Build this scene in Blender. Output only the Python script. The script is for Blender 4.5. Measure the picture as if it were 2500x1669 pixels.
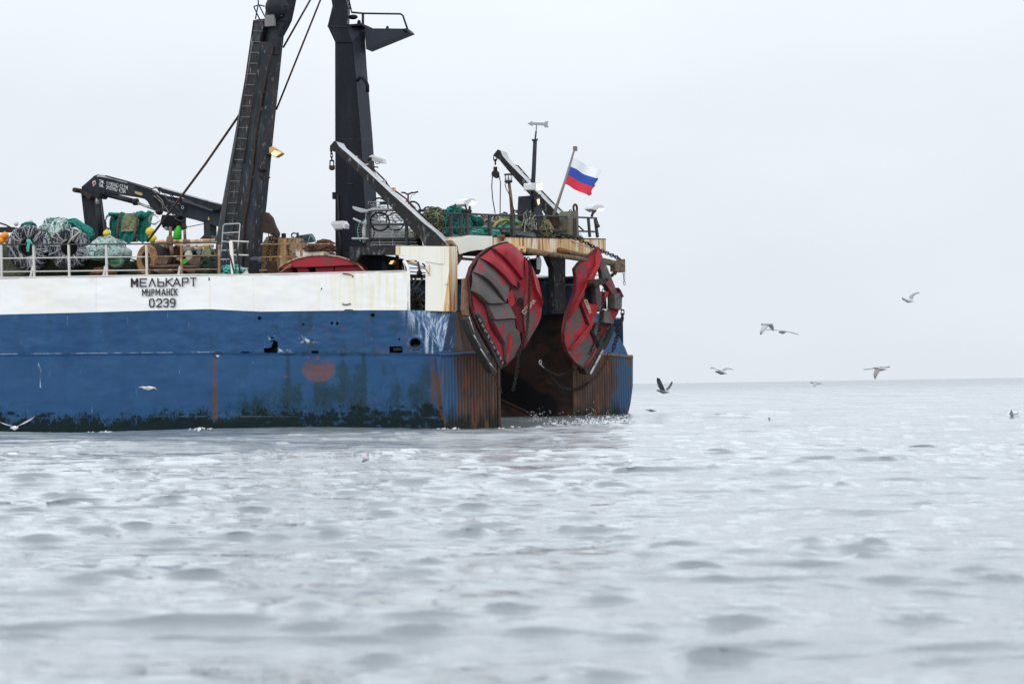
import bpy, math, random
import numpy as np
from mathutils import Vector as V, Matrix
rnd = random.Random(7)
for o in list(bpy.data.objects): bpy.data.objects.remove(o)
scene = bpy.context.scene
COL = scene.collection

# ---------------------------------------------------------------- camera
FPX = 4790.0                      # focal length in pixels of a 2500 px wide frame
CH = 1.22                         # eye height above the sea
PITCH = math.atan(106.5/FPX); ROLL = 0.0157
cf = V((0, math.cos(PITCH), math.sin(PITCH)))
r0 = V((1,0,0)); u0 = V((0, -math.sin(PITCH), math.cos(PITCH)))
cr = r0*math.cos(ROLL) - u0*math.sin(ROLL)
cu = u0*math.cos(ROLL) + r0*math.sin(ROLL)
CAM = V((0,0,CH))
cam = bpy.data.objects.new('camera', bpy.data.cameras.new('camera')); COL.objects.link(cam)
m = Matrix((cr, cu, -cf)).transposed().to_4x4(); m.translation = CAM
cam.matrix_world = m
cam.data.sensor_width = 36; cam.data.lens = 36*FPX/2500
cam.data.clip_start = 0.5; cam.data.clip_end = 40000
cam.data.dof.use_dof = True; cam.data.dof.focus_distance = 61; cam.data.dof.aperture_fstop = 2.5
scene.camera = cam

# ---------------------------------------------------------------- sky, sun, exposure
SUN_EL, SUN_AZ = math.radians(48), math.radians(-150)
world = bpy.data.worlds.new('World'); scene.world = world; world.use_nodes = True
nt = world.node_tree; nt.nodes.clear(); N = nt.nodes.new; Lk = nt.links.new
wo = N('ShaderNodeOutputWorld'); bg = N('ShaderNodeBackground'); Lk(bg.outputs[0], wo.inputs[0])
sky = N('ShaderNodeTexSky'); sky.sky_type = 'NISHITA'; sky.sun_disc = False
sky.sun_elevation = SUN_EL; sky.sun_rotation = -SUN_AZ; sky.dust_density = 4; sky.air_density = 1.5
hs = N('ShaderNodeHueSaturation'); hs.inputs['Saturation'].default_value = 0.3; Lk(sky.outputs[0], hs.inputs['Color'])
tc = N('ShaderNodeTexCoord'); sp = N('ShaderNodeSeparateXYZ'); Lk(tc.outputs['Generated'], sp.inputs[0])
cl = N('ShaderNodeValToRGB'); cl.color_ramp.interpolation = 'EASE'     # overcast ramp; bright band above the frame added to light sea and hull
e = cl.color_ramp.elements
e[0].position = 0.0; e[0].color = (0.845, 0.905, 0.975, 1)
e[1].position = 1.0; e[1].color = (1.0, 1.05, 1.12, 1)
for q, k in ((.05,.87), (.13,.90), (.198,.965), (.225,1.6), (.30,2.15), (.42,2.25), (.60,1.3)):
    x = cl.color_ramp.elements.new(q); x.color = (k*.995, k*1.065, k*1.15, 1)
Lk(sp.outputs[2], cl.inputs[0])
nz = N('ShaderNodeTexNoise'); nz.inputs['Scale'].default_value = 3.5; nz.inputs['Detail'].default_value = 5
mpn = N('ShaderNodeMapping'); mpn.inputs['Scale'].default_value = (1,1,2.4); Lk(tc.outputs['Generated'], mpn.inputs[0]); Lk(mpn.outputs[0], nz.inputs['Vector'])
mr = N('ShaderNodeMapRange'); mr.inputs[1].default_value = .35; mr.inputs[2].default_value = .65; mr.inputs[3].default_value = .955; mr.inputs[4].default_value = 1.03
Lk(nz.outputs[0], mr.inputs[0])
mu = N('ShaderNodeVectorMath'); mu.operation = 'SCALE'; Lk(cl.outputs[0], mu.inputs[0]); Lk(mr.outputs[0], mu.inputs['Scale'])
sc1 = N('ShaderNodeVectorMath'); sc1.operation = 'SCALE'; sc1.inputs['Scale'].default_value = 9.6   # cancels the 0.1 strength the sky needs
Lk(mu.outputs[0], sc1.inputs[0])
mx = N('ShaderNodeMixRGB'); mx.inputs[0].default_value = 0.94; Lk(hs.outputs[0], mx.inputs[1]); Lk(sc1.outputs[0], mx.inputs[2])
Lk(mx.outputs[0], bg.inputs[0]); bg.inputs[1].default_value = 0.1
sun = bpy.data.lights.new('sun', 'SUN'); sun.energy = 0.9; sun.angle = math.radians(25); sun.color = (1, .96, .9)
so = bpy.data.objects.new('sun', sun); COL.objects.link(so)
sd = V((math.sin(SUN_AZ)*math.cos(SUN_EL), math.cos(SUN_AZ)*math.cos(SUN_EL), math.sin(SUN_EL)))
so.rotation_euler = sd.to_track_quat('Z', 'Y').to_euler(); so.location = (0,-20,40)
vs = scene.view_settings; vs.view_transform = 'Standard'; vs.look = 'None'; vs.exposure = 0; vs.gamma = 1
scene.cycles.max_bounces = 6

# ---------------------------------------------------------------- where things stand: sight lines on to the ship's own planes
ZO = {1:(0,400,4.1946), 2:(440,0,3.915), 3:(440,340,3.915), 4:(780,340,4.355), 5:(1080,280,4.356), 6:(940,560,3.1355),
 'a':(0,640,3.564), 'b':(500,640,3.563), 'c':(1100,580,4.354), 'd':(1320,580,4.354), 'e':(1560,680,3.174),
 'f':(840,440,8.7125), 'g':(840,590,8.389), 'h':(520,540,6.182), 'i':(1200,780,5.808), 'j':(320,520,9.225), 'k':(0,520,9.225),
 'l':(1040,490,9.035), 'm':(1290,490,12.063), 'n':(1240,540,7.341), 'p':(840,1080,19.575), 'q':(1500,1080,22.4), 'r':(2400,960,22.4), 'S':(0,0,1.0)}
def px(z, x, y):
    a, b, s = ZO[z]; return a + x/s, b + y/s
def ray(x, y):
    return cf + cr*((x-1250)/FPX) + cu*((834.5-y)/FPX)
def on_plane(x, y, p, n):
    d = ray(x, y); return CAM + d*((p-CAM).dot(n)/d.dot(n))
def at_depth(z, x, y, dist):
    X, Y = px(z, x, y); return CAM + ray(X, Y)*dist
AL, TA = math.radians(18), math.radians(30)
FW = V((-math.cos(AL), math.sin(AL), 0))       # forward along the ship
IN = V((math.sin(AL), math.cos(AL), 0))        # inboard from the near side
TD = V((math.sin(TA), math.cos(TA), 0))        # along the transom, away from us
AF = V((math.cos(TA), -math.sin(TA), 0))       # aft, out of the transom
UP = V((0,0,1))
O = on_plane(1085, 1041, V((0,0,0)), UP)       # near corner of the stern at the waterline
def P(z, x, y, d=0.0):                         # on a fore-and-aft plane d metres inboard of the near side
    X, Y = px(z, x, y); return on_plane(X, Y, O+IN*d, IN)
def T(z, x, y, e=0.0):                         # on a thwartships plane e metres aft of the transom
    X, Y = px(z, x, y); return on_plane(X, Y, O+AF*e, AF)
def PS(z, pts, d=0.0): return [P(z, a, b, d) for a, b in pts]
def TS(z, pts, e=0.0): return [T(z, a, b, e) for a, b in pts]

# ---------------------------------------------------------------- mesh builder
class MB:
    def __init__(s): s.v=[]; s.f=[]; s.m=[]; s.s=[]
    def add(s, vs, fs, mat, smooth=False):
        b = len(s.v); s.v += [tuple(q) for q in vs]
        for f in fs: s.f.append(tuple(b+i for i in f)); s.m.append(mat); s.s.append(smooth)
    def prism(s, loop, vec, mat):
        n = len(loop); vs = list(loop)+[q+vec for q in loop]
        fs = [tuple(range(n)), tuple(range(2*n-1, n-1, -1))]
        fs += [(i, i+n, (i+1)%n+n, (i+1)%n) for i in range(n)]
        s.add(vs, fs, mat); return s
    def loft(s, loops, mat, cap=True, smooth=False, closed=True):
        n = len(loops[0]); vs = [q for l in loops for q in l]; fs = []
        for k in range(len(loops)-1):
            for i in range(n if closed else n-1):
                j = (i+1)%n; fs.append((k*n+i, k*n+j, (k+1)*n+j, (k+1)*n+i))
        if cap and closed:
            fs.append(tuple(range(n-1,-1,-1))); fs.append(tuple(range((len(loops)-1)*n, len(loops)*n)))
        s.add(vs, fs, mat, smooth); return s
    def tube(s, pts, r, mat, n=6, cap=True, flat=1.0):
        pts = [V(p) for p in pts]; m = len(pts)
        rs = r if isinstance(r, (list, tuple)) else [r]*m
        t = (pts[1]-pts[0]).normalized()
        a = t.cross(UP if abs(t.z) < .9 else V((1,0,0))).normalized(); loops = []
        for i in range(m):
            t = ((pts[min(i+1,m-1)]-pts[i]).normalized() + (pts[i]-pts[max(i-1,0)]).normalized())
            if t.length < 1e-6: t = pts[min(i+1,m-1)]-pts[max(i-1,0)]
            t.normalize(); a = (a - t*a.dot(t))
            if a.length < 1e-5: a = t.orthogonal()
            a.normalize(); b = t.cross(a)
            loops.append([pts[i] + (a*math.cos(2*math.pi*k/n) + b*math.sin(2*math.pi*k/n)*flat)*rs[i] for k in range(n)])
        s.loft(loops, mat, cap, n > 4); return s
    def box(s, c, ax, ay, az, mat):          # centre and three half axes
        q = [c+ax*i+ay*j+az*k for k in (-1,1) for j in (-1,1) for i in (-1,1)]
        s.add(q, [(0,2,3,1),(4,5,7,6),(0,1,5,4),(2,6,7,3),(0,4,6,2),(1,3,7,5)], mat); return s
    def bar(s, a, b, w, h, mat, up=UP):      # straight bar of rectangular section
        t = (b-a); t2 = t.normalized(); x = t2.cross(up)
        if x.length < 1e-4: x = t2.orthogonal()
        x.normalize(); y = t2.cross(x)
        s.box((a+b)/2, t/2, x*(w/2), y*(h/2), mat); return s
    def blob(s, c, ax, ay, az, mat, nu=16, nv=10, amp=0.0, seed=0, freq=2.2, low=1.0):
        r = random.Random(seed); ph = [(V((r.gauss(0,1), r.gauss(0,1), r.gauss(0,1)))*freq, r.uniform(0,6.3)) for _ in range(9)]
        vs = []
        for j in range(nv+1):
            th = math.pi*j/nv
            for i in range(nu):
                p = 2*math.pi*i/nu; d = V((math.sin(th)*math.cos(p), math.sin(th)*math.sin(p), math.cos(th)))
                k = 1+amp*sum(math.sin(d.dot(w)+f) for w, f in ph)/3
                vs.append(c + (ax*d.x+ay*d.y+az*(d.z if d.z > 0 else d.z*low))*k)
        fs = [(j*nu+i, j*nu+(i+1)%nu, (j+1)*nu+(i+1)%nu, (j+1)*nu+i) for j in range(nv) for i in range(nu)]
        s.add(vs, fs, mat, True); return s
    def torus(s, c, u, v, R, r, mat, n=20, k=6, Rv=None):
        u = u.normalized(); v = v.normalized(); w = u.cross(v); loops = []
        for i in range(n):
            a = 2*math.pi*i/n; d = u*math.cos(a)*R + v*math.sin(a)*(Rv or R); dn = d.normalized()
            loops.append([c+d+(dn*math.cos(2*math.pi*j/k)+w*math.sin(2*math.pi*j/k))*r for j in range(k)])
        s.loft(loops+[loops[0]], mat, False, True); return s
    def disc(s, c, u, v, R, h, mat, n=20):   # short cylinder, axis u x v
        w = u.cross(v).normalized(); lo = [c+(u*math.cos(2*math.pi*i/n)+v*math.sin(2*math.pi*i/n))*R-w*h/2 for i in range(n)]
        s.prism(lo, w*h, mat); return s
    def chain(s, pts, L, w, r, mat, seed=1):
        pts = [V(p) for p in pts]; rr = random.Random(seed)
        acc = [0]
        for i in range(1, len(pts)): acc.append(acc[-1]+(pts[i]-pts[i-1]).length)
        step = L-2.2*r; k = 0; q = 0.0
        def at(q):
            for i in range(1, len(acc)):
                if q <= acc[i] or i == len(acc)-1:
                    return pts[i-1].lerp(pts[i], (q-acc[i-1])/max(1e-6, acc[i]-acc[i-1]))
        while q+step <= acc[-1]+1e-3 or k == 0:
            a, b = at(q), at(min(q+step, acc[-1])); t = (b-a)
            t = t.normalized() if t.length > 1e-6 else UP
            s1 = t.cross(V((0,1,0)) if abs(t.y) < .9 else UP).normalized(); s2 = t.cross(s1)
            ang = rr.uniform(-.3,.3) + (k%2)*math.pi/2 + .25
            sd = s1*math.cos(ang)+s2*math.sin(ang); c = (a+b)/2; hl = L/2-w/2; loop = []
            for i in range(12):
                an = 2*math.pi*i/12; loop.append(c + sd*math.cos(an)*(w/2) + t*(math.sin(an)*(w/2) + (hl if math.sin(an) >= 0 else -hl)))
            nrm = t.cross(sd); loops = []
            for p in loop:
                dn = (p-c).normalized(); loops.append([p+dn*r, p+nrm*r, p-dn*r, p-nrm*r])
            s.loft(loops+[loops[0]], mat, False, True)
            q += step; k += 1
        return s
    def build(s, name, parent=None, origin=None):
        me = bpy.data.meshes.new(name); vs = np.array(s.v, dtype=np.float64)
        if parent is not None: org = np.array(parent.matrix_world.translation if parent.parent is None else GL[parent.name])
        else:
            org = np.array(origin) if origin is not None else np.array([(vs[:,0].min()+vs[:,0].max())/2, (vs[:,1].min()+vs[:,1].max())/2, vs[:,2].min()])
        me.from_pydata((vs-org).tolist(), [], s.f)
        names = list(dict.fromkeys(s.m))
        for n_ in names: me.materials.append(M[n_])
        ix = {n_: i for i, n_ in enumerate(names)}
        me.polygons.foreach_set('material_index', [ix[q] for q in s.m])
        me.polygons.foreach_set('use_smooth', s.s); me.update()
        import bmesh
        bm = bmesh.new(); bm.from_mesh(me); bmesh.ops.recalc_face_normals(bm, faces=bm.faces); bm.to_mesh(me); bm.free()
        o = bpy.data.objects.new(name, me); COL.objects.link(o)
        if parent is not None:
            o.parent = parent; GL[o.name] = tuple(org)
        else: o.location = org; GL[o.name] = tuple(org)
        bpy.context.view_layer.update() if parent is None else None
        return o
GL = {}
def tag(o, label=None, cat=None, group=None, kind=None):
    if label: o['label'] = label
    if cat: o['category'] = cat
    if group: o['group'] = group
    if kind: o['kind'] = kind
    return o
def thing(name, label, cat, loc, group=None):
    o = bpy.data.objects.new(name, None); COL.objects.link(o); o.location = loc; o.empty_display_size = .2
    bpy.context.view_layer.update(); GL[o.name] = tuple(loc)
    return tag(o, label, cat, group)

# ---------------------------------------------------------------- materials
M = {}
def new_mat(name):
    m = bpy.data.materials.new(name); m.use_nodes = True; M[name] = m
    t = m.node_tree; b = t.nodes['Principled BSDF']; return m, t, b
def noise_mask(t, co, sc, lo, hi, detail=4, rough=.6):
    mp = t.nodes.new('ShaderNodeMapping'); mp.inputs['Scale'].default_value = sc; t.links.new(co, mp.inputs[0])
    n = t.nodes.new('ShaderNodeTexNoise'); n.inputs['Scale'].default_value = 1; n.inputs['Detail'].default_value = detail; n.inputs['Roughness'].default_value = rough
    t.links.new(mp.outputs[0], n.inputs['Vector'])
    r = t.nodes.new('ShaderNodeMapRange'); r.interpolation_type = 'SMOOTHSTEP'; r.inputs[1].default_value = lo; r.inputs[2].default_value = hi
    t.links.new(n.outputs[0], r.inputs[0]); return r.outputs[0]
def paint(name, col, rough=.5, layers=(), bump=0.0, bscale=20, metal=0, emit=None, attrs=(), coat=0):
    """base colour plus layers of wear: (colour, (sx,sy,sz), lo, hi, strength); attrs: (attribute, colour)"""
    m, t, b = new_mat(name)
    g = t.nodes.new('ShaderNodeNewGeometry'); co = g.outputs['Position']
    rg = t.nodes.new('ShaderNodeRGB'); rg.outputs[0].default_value = (*col, 1); cur = rg.outputs[0]
    for l in layers:
        c2, scl, lo, hi, st = l[:5]
        k = noise_mask(t, co, scl, lo, hi)
        mm = t.nodes.new('ShaderNodeMath'); mm.operation = 'MULTIPLY'; mm.inputs[1].default_value = st; t.links.new(k, mm.inputs[0])
        mix = t.nodes.new('ShaderNodeMixRGB'); t.links.new(mm.outputs[0], mix.inputs[0]); t.links.new(cur, mix.inputs[1]); mix.inputs[2].default_value = (*c2, 1); cur = mix.outputs[0]
    for an, c2, st in attrs:
        at = t.nodes.new('ShaderNodeAttribute'); at.attribute_name = an
        k = noise_mask(t, co, (26,26,14), .2, .8, 5)
        ad = t.nodes.new('ShaderNodeMath'); ad.operation = 'MULTIPLY_ADD'; ad.inputs[1].default_value = .7; ad.inputs[2].default_value = -.35; t.links.new(k, ad.inputs[0])
        a2 = t.nodes.new('ShaderNodeMath'); a2.operation = 'ADD'; t.links.new(ad.outputs[0], a2.inputs[0]); t.links.new(at.outputs['Fac'], a2.inputs[1])
        a3 = t.nodes.new('ShaderNodeMath'); a3.operation = 'MULTIPLY'; a3.use_clamp = True; t.links.new(a2.outputs[0], a3.inputs[0]); t.links.new(at.outputs['Fac'], a3.inputs[1])
        a4 = t.nodes.new('ShaderNodeMath'); a4.operation = 'MULTIPLY'; a4.inputs[1].default_value = st*1.6; a4.use_clamp = True; t.links.new(a3.outputs[0], a4.inputs[0])
        mix = t.nodes.new('ShaderNodeMixRGB'); t.links.new(a4.outputs[0], mix.inputs[0]); t.links.new(cur, mix.inputs[1]); mix.inputs[2].default_value = (*c2, 1); cur = mix.outputs[0]
    t.links.new(cur, b.inputs['Base Color'])
    b.inputs['Roughness'].default_value = rough; b.inputs['Metallic'].default_value = metal
    b.inputs['Specular IOR Level'].default_value = .22
    if name in ('hull_blue','mast_black','mast_salty','mast_dark','mast_grey','boom_side','iron','chain_iron','shade_black','rubber'): b.inputs['Specular IOR Level'].default_value = .12
    if coat: b.inputs['Coat Weight'].default_value = coat
    if emit: b.inputs['Emission Color'].default_value = (*emit[:3], 1); b.inputs['Emission Strength'].default_value = emit[3]
    if bump:
        k = noise_mask(t, co, (bscale,)*3, 0, 1, 5); bp = t.nodes.new('ShaderNodeBump'); bp.inputs['Strength'].default_value = bump; bp.inputs['Distance'].default_value = .03
        t.links.new(k, bp.inputs['Height']); t.links.new(bp.outputs[0], b.inputs['Normal'])
    return m
RUST = (.20,.075,.03); DRUST = (.06,.028,.018); SALT = (.55,.57,.6)
BLUE = (.025,.074,.170)
paint('hull_blue', BLUE, .42, [((.03,.095,.20),(1.2,1.2,.8),.42,.7,.55), ((.012,.05,.14),(.6,.6,2.5),.5,.75,.45), ((.16,.24,.36),(9,9,1.3),.66,.74,.55),
    ((.33,.40,.5),(22,22,4),.73,.78,.5)], .12, 3.5,
    attrs=[('grime',(.019,.047,.066),.58), ('rust',(.120,.056,.024),.85), ('scuff',(.16,.068,.036),.5), ('algae_dark',(.0045,.013,.014),1), ('salt',(.50,.57,.66),.85)])
paint('hull_white', (.83,.825,.81), .5, [((.80,.765,.66),(.7,.7,.35),.5,.75,.7), ((.66,.57,.38),(7,7,.25),.66,.82,.25), ((.7,.7,.69),(3,3,3),.55,.8,.3)], .10, 3,
    attrs=[('rust',(.52,.27,.09),.9), ('grime',(.80,.73,.55),.6)])
paint('cream', (.80,.77,.68), .5, [((.68,.52,.26),(5,5,.3),.55,.75,.55), ((.42,.2,.06),(9,9,.6),.69,.78,.6), ((.3,.28,.25),(20,20,20),.72,.8,.3)], .1, 8)
paint('rusty_cream', (.76,.68,.52), .55, [((.62,.34,.11),(4,4,.25),.40,.58,.85), ((.33,.11,.028),(6,6,.45),.51,.61,.9), ((.12,.05,.02),(14,14,3),.68,.76,.6)], .2, 12)
paint('mast_black', (.018,.0205,.027), .5, [((.045,.052,.055),(2,2,.6),.45,.7,.7), ((.25,.27,.28),(14,14,3),.68,.80,.55), ((.07,.045,.04),(6,6,1.2),.6,.75,.4)], .15, 12)
paint('mast_salty', (.027,.033,.039), .6, [((.055,.038,.038),(4,4,.8),.45,.65,.7), ((.34,.36,.37),(14,14,3),.58,.74,.6), ((.075,.09,.09),(3,3,1),.5,.7,.5)], .3, 14)
paint('mast_dark', (.010,.012,.018), .5, [((.020,.023,.030),(2,2,.4),.45,.7,.7), ((.08,.085,.09),(18,18,4),.70,.8,.4)], .1, 10)
paint('mast_grey', (.028,.032,.044), .5, [((.042,.047,.060),(2,2,.5),.45,.7,.6), ((.25,.26,.28),(16,16,3),.70,.8,.4)], .1, 10)
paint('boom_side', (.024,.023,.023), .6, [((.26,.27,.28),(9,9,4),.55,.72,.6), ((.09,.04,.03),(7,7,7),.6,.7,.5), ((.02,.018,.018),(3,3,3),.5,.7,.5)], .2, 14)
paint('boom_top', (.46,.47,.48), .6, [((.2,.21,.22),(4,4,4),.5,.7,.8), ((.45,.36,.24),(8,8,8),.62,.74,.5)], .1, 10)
paint('rust', RUST, .8, [((.33,.13,.045),(9,9,5),.5,.7,.8), (DRUST,(7,7,7),.52,.7,.8)], .4, 30)
paint('dark_rust', (.045,.028,.022), .8, [((.10,.045,.028),(10,10,10),.5,.7,.7), ((.016,.014,.014),(8,8,8),.55,.7,.7)], .4, 30)
paint('pipe_rust', (.17,.115,.075), .75, [((.055,.035,.025),(9,9,9),.48,.62,.85), ((.42,.40,.42),(6,6,6),.64,.75,.6), ((.25,.12,.05),(5,5,5),.6,.7,.5)], .4, 26)
paint('iron', (.028,.027,.027), .65, [((.085,.055,.04),(20,20,20),.55,.7,.7)], .2, 30)
paint('chain_iron', (.022,.020,.019), .6, [((.06,.045,.035),(18,18,18),.5,.7,.8)], .2, 30)
paint('rail_dark', (.045,.047,.05), .6, [((.18,.18,.18),(8,8,8),.6,.72,.6), ((.10,.05,.03),(5,5,5),.6,.7,.6)], .2, 30)
paint('rail_white', (.56,.55,.51), .55, [((.42,.22,.08),(6,6,6),.62,.72,.8), ((.45,.43,.38),(4,4,2),.55,.7,.5)], .2, 30)
paint('rail_rust', (.27,.15,.085), .7, [((.50,.42,.31),(5,5,5),.55,.66,.8), ((.14,.06,.03),(9,9,9),.6,.7,.7)], .2, 30)
paint('galv', (.42,.43,.44), .5, [((.25,.2,.16),(7,7,7),.6,.72,.6)], .1, 20)
paint('red', (.29,.020,.030), .42, [((.36,.036,.046),(2.2,2.2,2.2),.45,.65,.7), ((.16,.015,.02),(3,3,3),.58,.75,.7), ((.085,.075,.073),(1.6,1.6,1.1),.54,.62,.9), ((.10,.085,.08),(9,9,5),.62,.70,.7), ((.05,.02,.02),(5,5,2),.58,.7,.6)], .15, 12)
paint('red_bright', (.36,.025,.030), .42, [((.30,.02,.03),(3,3,3),.5,.7,.7), ((.13,.11,.105),(2,2,1.5),.60,.66,.85)], .12, 12)
paint('red_deep', (.13,.010,.016), .5, [((.06,.012,.014),(4,4,4),.5,.7,.7)], .12, 12)
paint('bare', (.092,.082,.080), .5, [((.26,.024,.034),(1.8,1.8,1.2),.53,.63,.85), ((.16,.12,.085),(3,3,2),.52,.7,.6), ((.06,.055,.055),(8,8,4),.6,.74,.5)], .15, 12)
paint('red_lying', (.32,.02,.035), .5, [((.13,.055,.045),(4,4,4),.5,.68,.8), ((.26,.12,.08),(14,14,14),.62,.72,.6)], .25, 16)
paint('shoe', (.035,.032,.03), .5, [((.10,.085,.07),(10,10,10),.55,.7,.7)], .3, 20)
paint('worn_steel', (.45,.45,.46), .35, [((.1,.09,.08),(8,8,8),.5,.65,.8)], .1, 20, metal=.5)
paint('stern_rust', (.088,.050,.036), .72, [((.135,.066,.038),(7,7,.5),.48,.7,.8), ((.075,.078,.085),(3,3,1.2),.52,.66,.7), ((.060,.034,.026),(5,5,.6),.5,.68,.85), ((.12,.12,.125),(12,12,.7),.68,.76,.5)], .3, 16,
    attrs=[('blue',(.035,.095,.19),1), ('algae_dark',(.016,.022,.016),1), ('rust',(.16,.062,.032),.9)])
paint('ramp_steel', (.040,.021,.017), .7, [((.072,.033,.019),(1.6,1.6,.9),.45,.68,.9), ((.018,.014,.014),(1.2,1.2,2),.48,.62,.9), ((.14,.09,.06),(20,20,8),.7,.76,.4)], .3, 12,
    attrs=[('algae_dark',(.007,.007,.009),1)])
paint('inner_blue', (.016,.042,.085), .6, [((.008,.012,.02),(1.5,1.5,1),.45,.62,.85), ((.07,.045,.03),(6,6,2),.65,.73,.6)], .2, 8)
paint('shade_black', (.010,.010,.012), .7, [((.03,.026,.024),(5,5,5),.5,.7,.7)], .2, 12)  # near black: dark gear, and shade painted into openings and deck recesses
paint('letters', (.022,.020,.026), .6, [((.12,.12,.13),(18,18,18),.66,.74,.6)])
paint('letters_white', (.60,.60,.60), .6, [((.2,.2,.2),(12,12,12),.55,.7,.7)])
paint('letters_cream', (.40,.32,.24), .6, [((.3,.05,.05),(14,14,14),.58,.68,.8)])
paint('net_white', (.60,.66,.65), .8)
paint('net_teal', (.018,.20,.165), .75, [((.03,.28,.24),(14,14,14),.5,.68,.8), ((.006,.06,.055),(9,9,9),.5,.66,.8)], .6, 50)
paint('net_teal_dark', (.006,.055,.048), .85, [((.003,.03,.03),(14,14,14),.42,.62,.9)], .8, 60)
paint('net_pale', (.30,.42,.38), .8, [((.58,.62,.61),(12,12,12),.46,.60,.95), ((.03,.10,.09),(11,11,11),.54,.64,.9)], .8, 60)
paint('net_khaki', (.29,.31,.17), .85, [((.14,.155,.08),(16,16,16),.46,.62,.8), ((.28,.26,.16),(7,7,7),.55,.7,.5)], .8, 60)
paint('net_olive', (.055,.066,.04), .85, [((.12,.125,.075),(14,14,14),.5,.66,.8), ((.018,.022,.018),(10,10,10),.5,.66,.8)], .8, 60)
paint('net_brown', (.13,.105,.075), .85, [((.06,.05,.04),(12,12,12),.46,.64,.8)], .8, 60)
paint('net_grey', (.20,.225,.23), .85, [((.06,.07,.075),(16,16,16),.46,.62,.9)], .8, 60)
paint('rope_green', (.12,.24,.15), .8, [((.05,.12,.08),(16,16,16),.5,.66,.8)], .6, 60)
paint('rope_yellow', (.35,.32,.13), .8, [((.16,.15,.07),(14,14,14),.5,.68,.8)], .6, 60)
paint('rope_grey', (.26,.24,.21), .8)
paint('rope_pale', (.42,.38,.31), .8)
paint('rubber', (.017,.018,.021), .7, [((.42,.42,.45),(11,11,2.0),.52,.66,.85), ((.30,.31,.34),(30,30,8),.52,.66,.7)], .4, 30)
paint('rubber_in', (.02,.021,.018), .8, [((.06,.062,.035),(5,5,5),.5,.7,.8)], .3, 20)
paint('salt_strand', (.50,.50,.52), .8)
paint('buoy_yellow', (.66,.50,.045), .45, [((.5,.36,.03),(6,6,6),.5,.7,.5)])
paint('buoy_orange', (.72,.27,.035), .45, [((.66,.38,.10),(5,5,5),.5,.7,.6)])
paint('buoy_white', (.62,.60,.62), .5)
paint('drum_brown', (.30,.165,.075), .7, [((.17,.075,.04),(4,4,4),.48,.66,.8), ((.28,.22,.12),(6,6,6),.58,.7,.6)], .2, 16)
paint('grey_steel', (.17,.17,.165), .6, [((.30,.27,.22),(6,6,6),.5,.68,.7), ((.14,.07,.035),(6,6,6),.6,.7,.7)], .2, 20)
paint('old_brown', (.21,.125,.075), .75, [((.12,.06,.035),(8,8,8),.48,.66,.8), ((.33,.24,.16),(11,11,11),.6,.7,.6)], .3, 24)
paint('anchor_brown', (.12,.07,.055), .75, [((.22,.15,.10),(10,10,10),.52,.68,.7), ((.06,.034,.03),(5,5,5),.5,.66,.6)], .3, 24)
paint('bright_green', (.045,.46,.03), .5, [((.02,.25,.02),(5,5,5),.5,.7,.7)])
paint('locker', (.66,.40,.16), .7, [((.76,.62,.38),(3,3,1),.48,.64,.8), ((.26,.10,.04),(6,6,2),.52,.66,.8)], .3, 16)
paint('locker_top', (.78,.70,.58), .6, [((.6,.38,.2),(4,4,4),.55,.7,.7)])
paint('flaky', (.42,.30,.20), .8, [((.16,.085,.05),(14,14,9),.48,.58,.9), ((.58,.52,.44),(9,9,5),.6,.68,.6)], .4, 24)
paint('hose_black', (.055,.065,.075), .5, [((.14,.16,.18),(7,7,7),.55,.7,.6)])
paint('tie_teal', (.10,.42,.36), .7)
paint('chain_heap', (.055,.028,.02), .8, [((.12,.055,.035),(12,12,12),.5,.66,.8)], .5, 40)
paint('bag', (.50,.51,.48), .75, [((.34,.36,.33),(4,4,4),.48,.68,.7)], .6, 14)
paint('bag_net', (.40,.42,.36), .8, [((.22,.24,.20),(9,9,14),.46,.64,.8), ((.55,.55,.5),(6,6,6),.6,.72,.6)], .8, 22)
paint('bike_black', (.012,.012,.014), .5)
paint('bike_white', (.72,.76,.74), .4)
paint('bike_steel', (.40,.41,.42), .35, metal=.6)
paint('orange_lens', (.85,.28,.02), .3)
paint('bike_red', (.4,.03,.05), .4)
paint('lamp_white', (.62,.62,.61), .45, [((.5,.48,.45),(6,6,6),.56,.7,.5)])
paint('lamp_rust', (.66,.36,.14), .6, [((.4,.16,.05),(9,9,9),.5,.66,.8)])
paint('lamp_glass', (.45,.46,.46), .25)
paint('lamp_lit', (.9,.75,.4), .4, emit=(1,.66,.24,1.15))
paint('lamp_lit_pale', (.9,.85,.65), .4, emit=(1,.88,.60,1.0))
paint('lens_white', (.70,.70,.70), .3, [((.35,.35,.36),(6,6,1),.5,.7,.6)])
paint('flag_white', (.85,.85,.88), .8); paint('flag_blue', (.035,.085,.40), .8, [((.025,.06,.30),(5,5,5),.5,.7,.6)]); paint('flag_red', (.72,.035,.06), .8, [((.6,.03,.05),(5,5,5),.5,.7,.6)])
paint('staff', (.20,.17,.15), .6)
paint('vane', (.34,.35,.37), .5)
paint('post_grey', (.13,.125,.10), .7, [((.22,.14,.07),(5,5,.8),.52,.66,.8), ((.05,.04,.035),(8,8,4),.55,.7,.7)], .3, 20)
paint('tarp_blue', (.02,.06,.20), .6)
paint('dark_cloth', (.03,.034,.06), .8)
paint('brass_box', (.45,.30,.14), .6)
def feather(name):
    m, t, b = new_mat(name); a = t.nodes.new('ShaderNodeAttribute'); a.attribute_name = 'col'; t.links.new(a.outputs['Color'], b.inputs['Base Color']); b.inputs['Roughness'].default_value = .8
feather('feather')
m, t, b = new_mat('foam'); b.inputs['Base Color'].default_value = (.86,.88,.9,1); b.inputs['Roughness'].default_value = .5; b.inputs['Subsurface Weight'].default_value = 0
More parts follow.
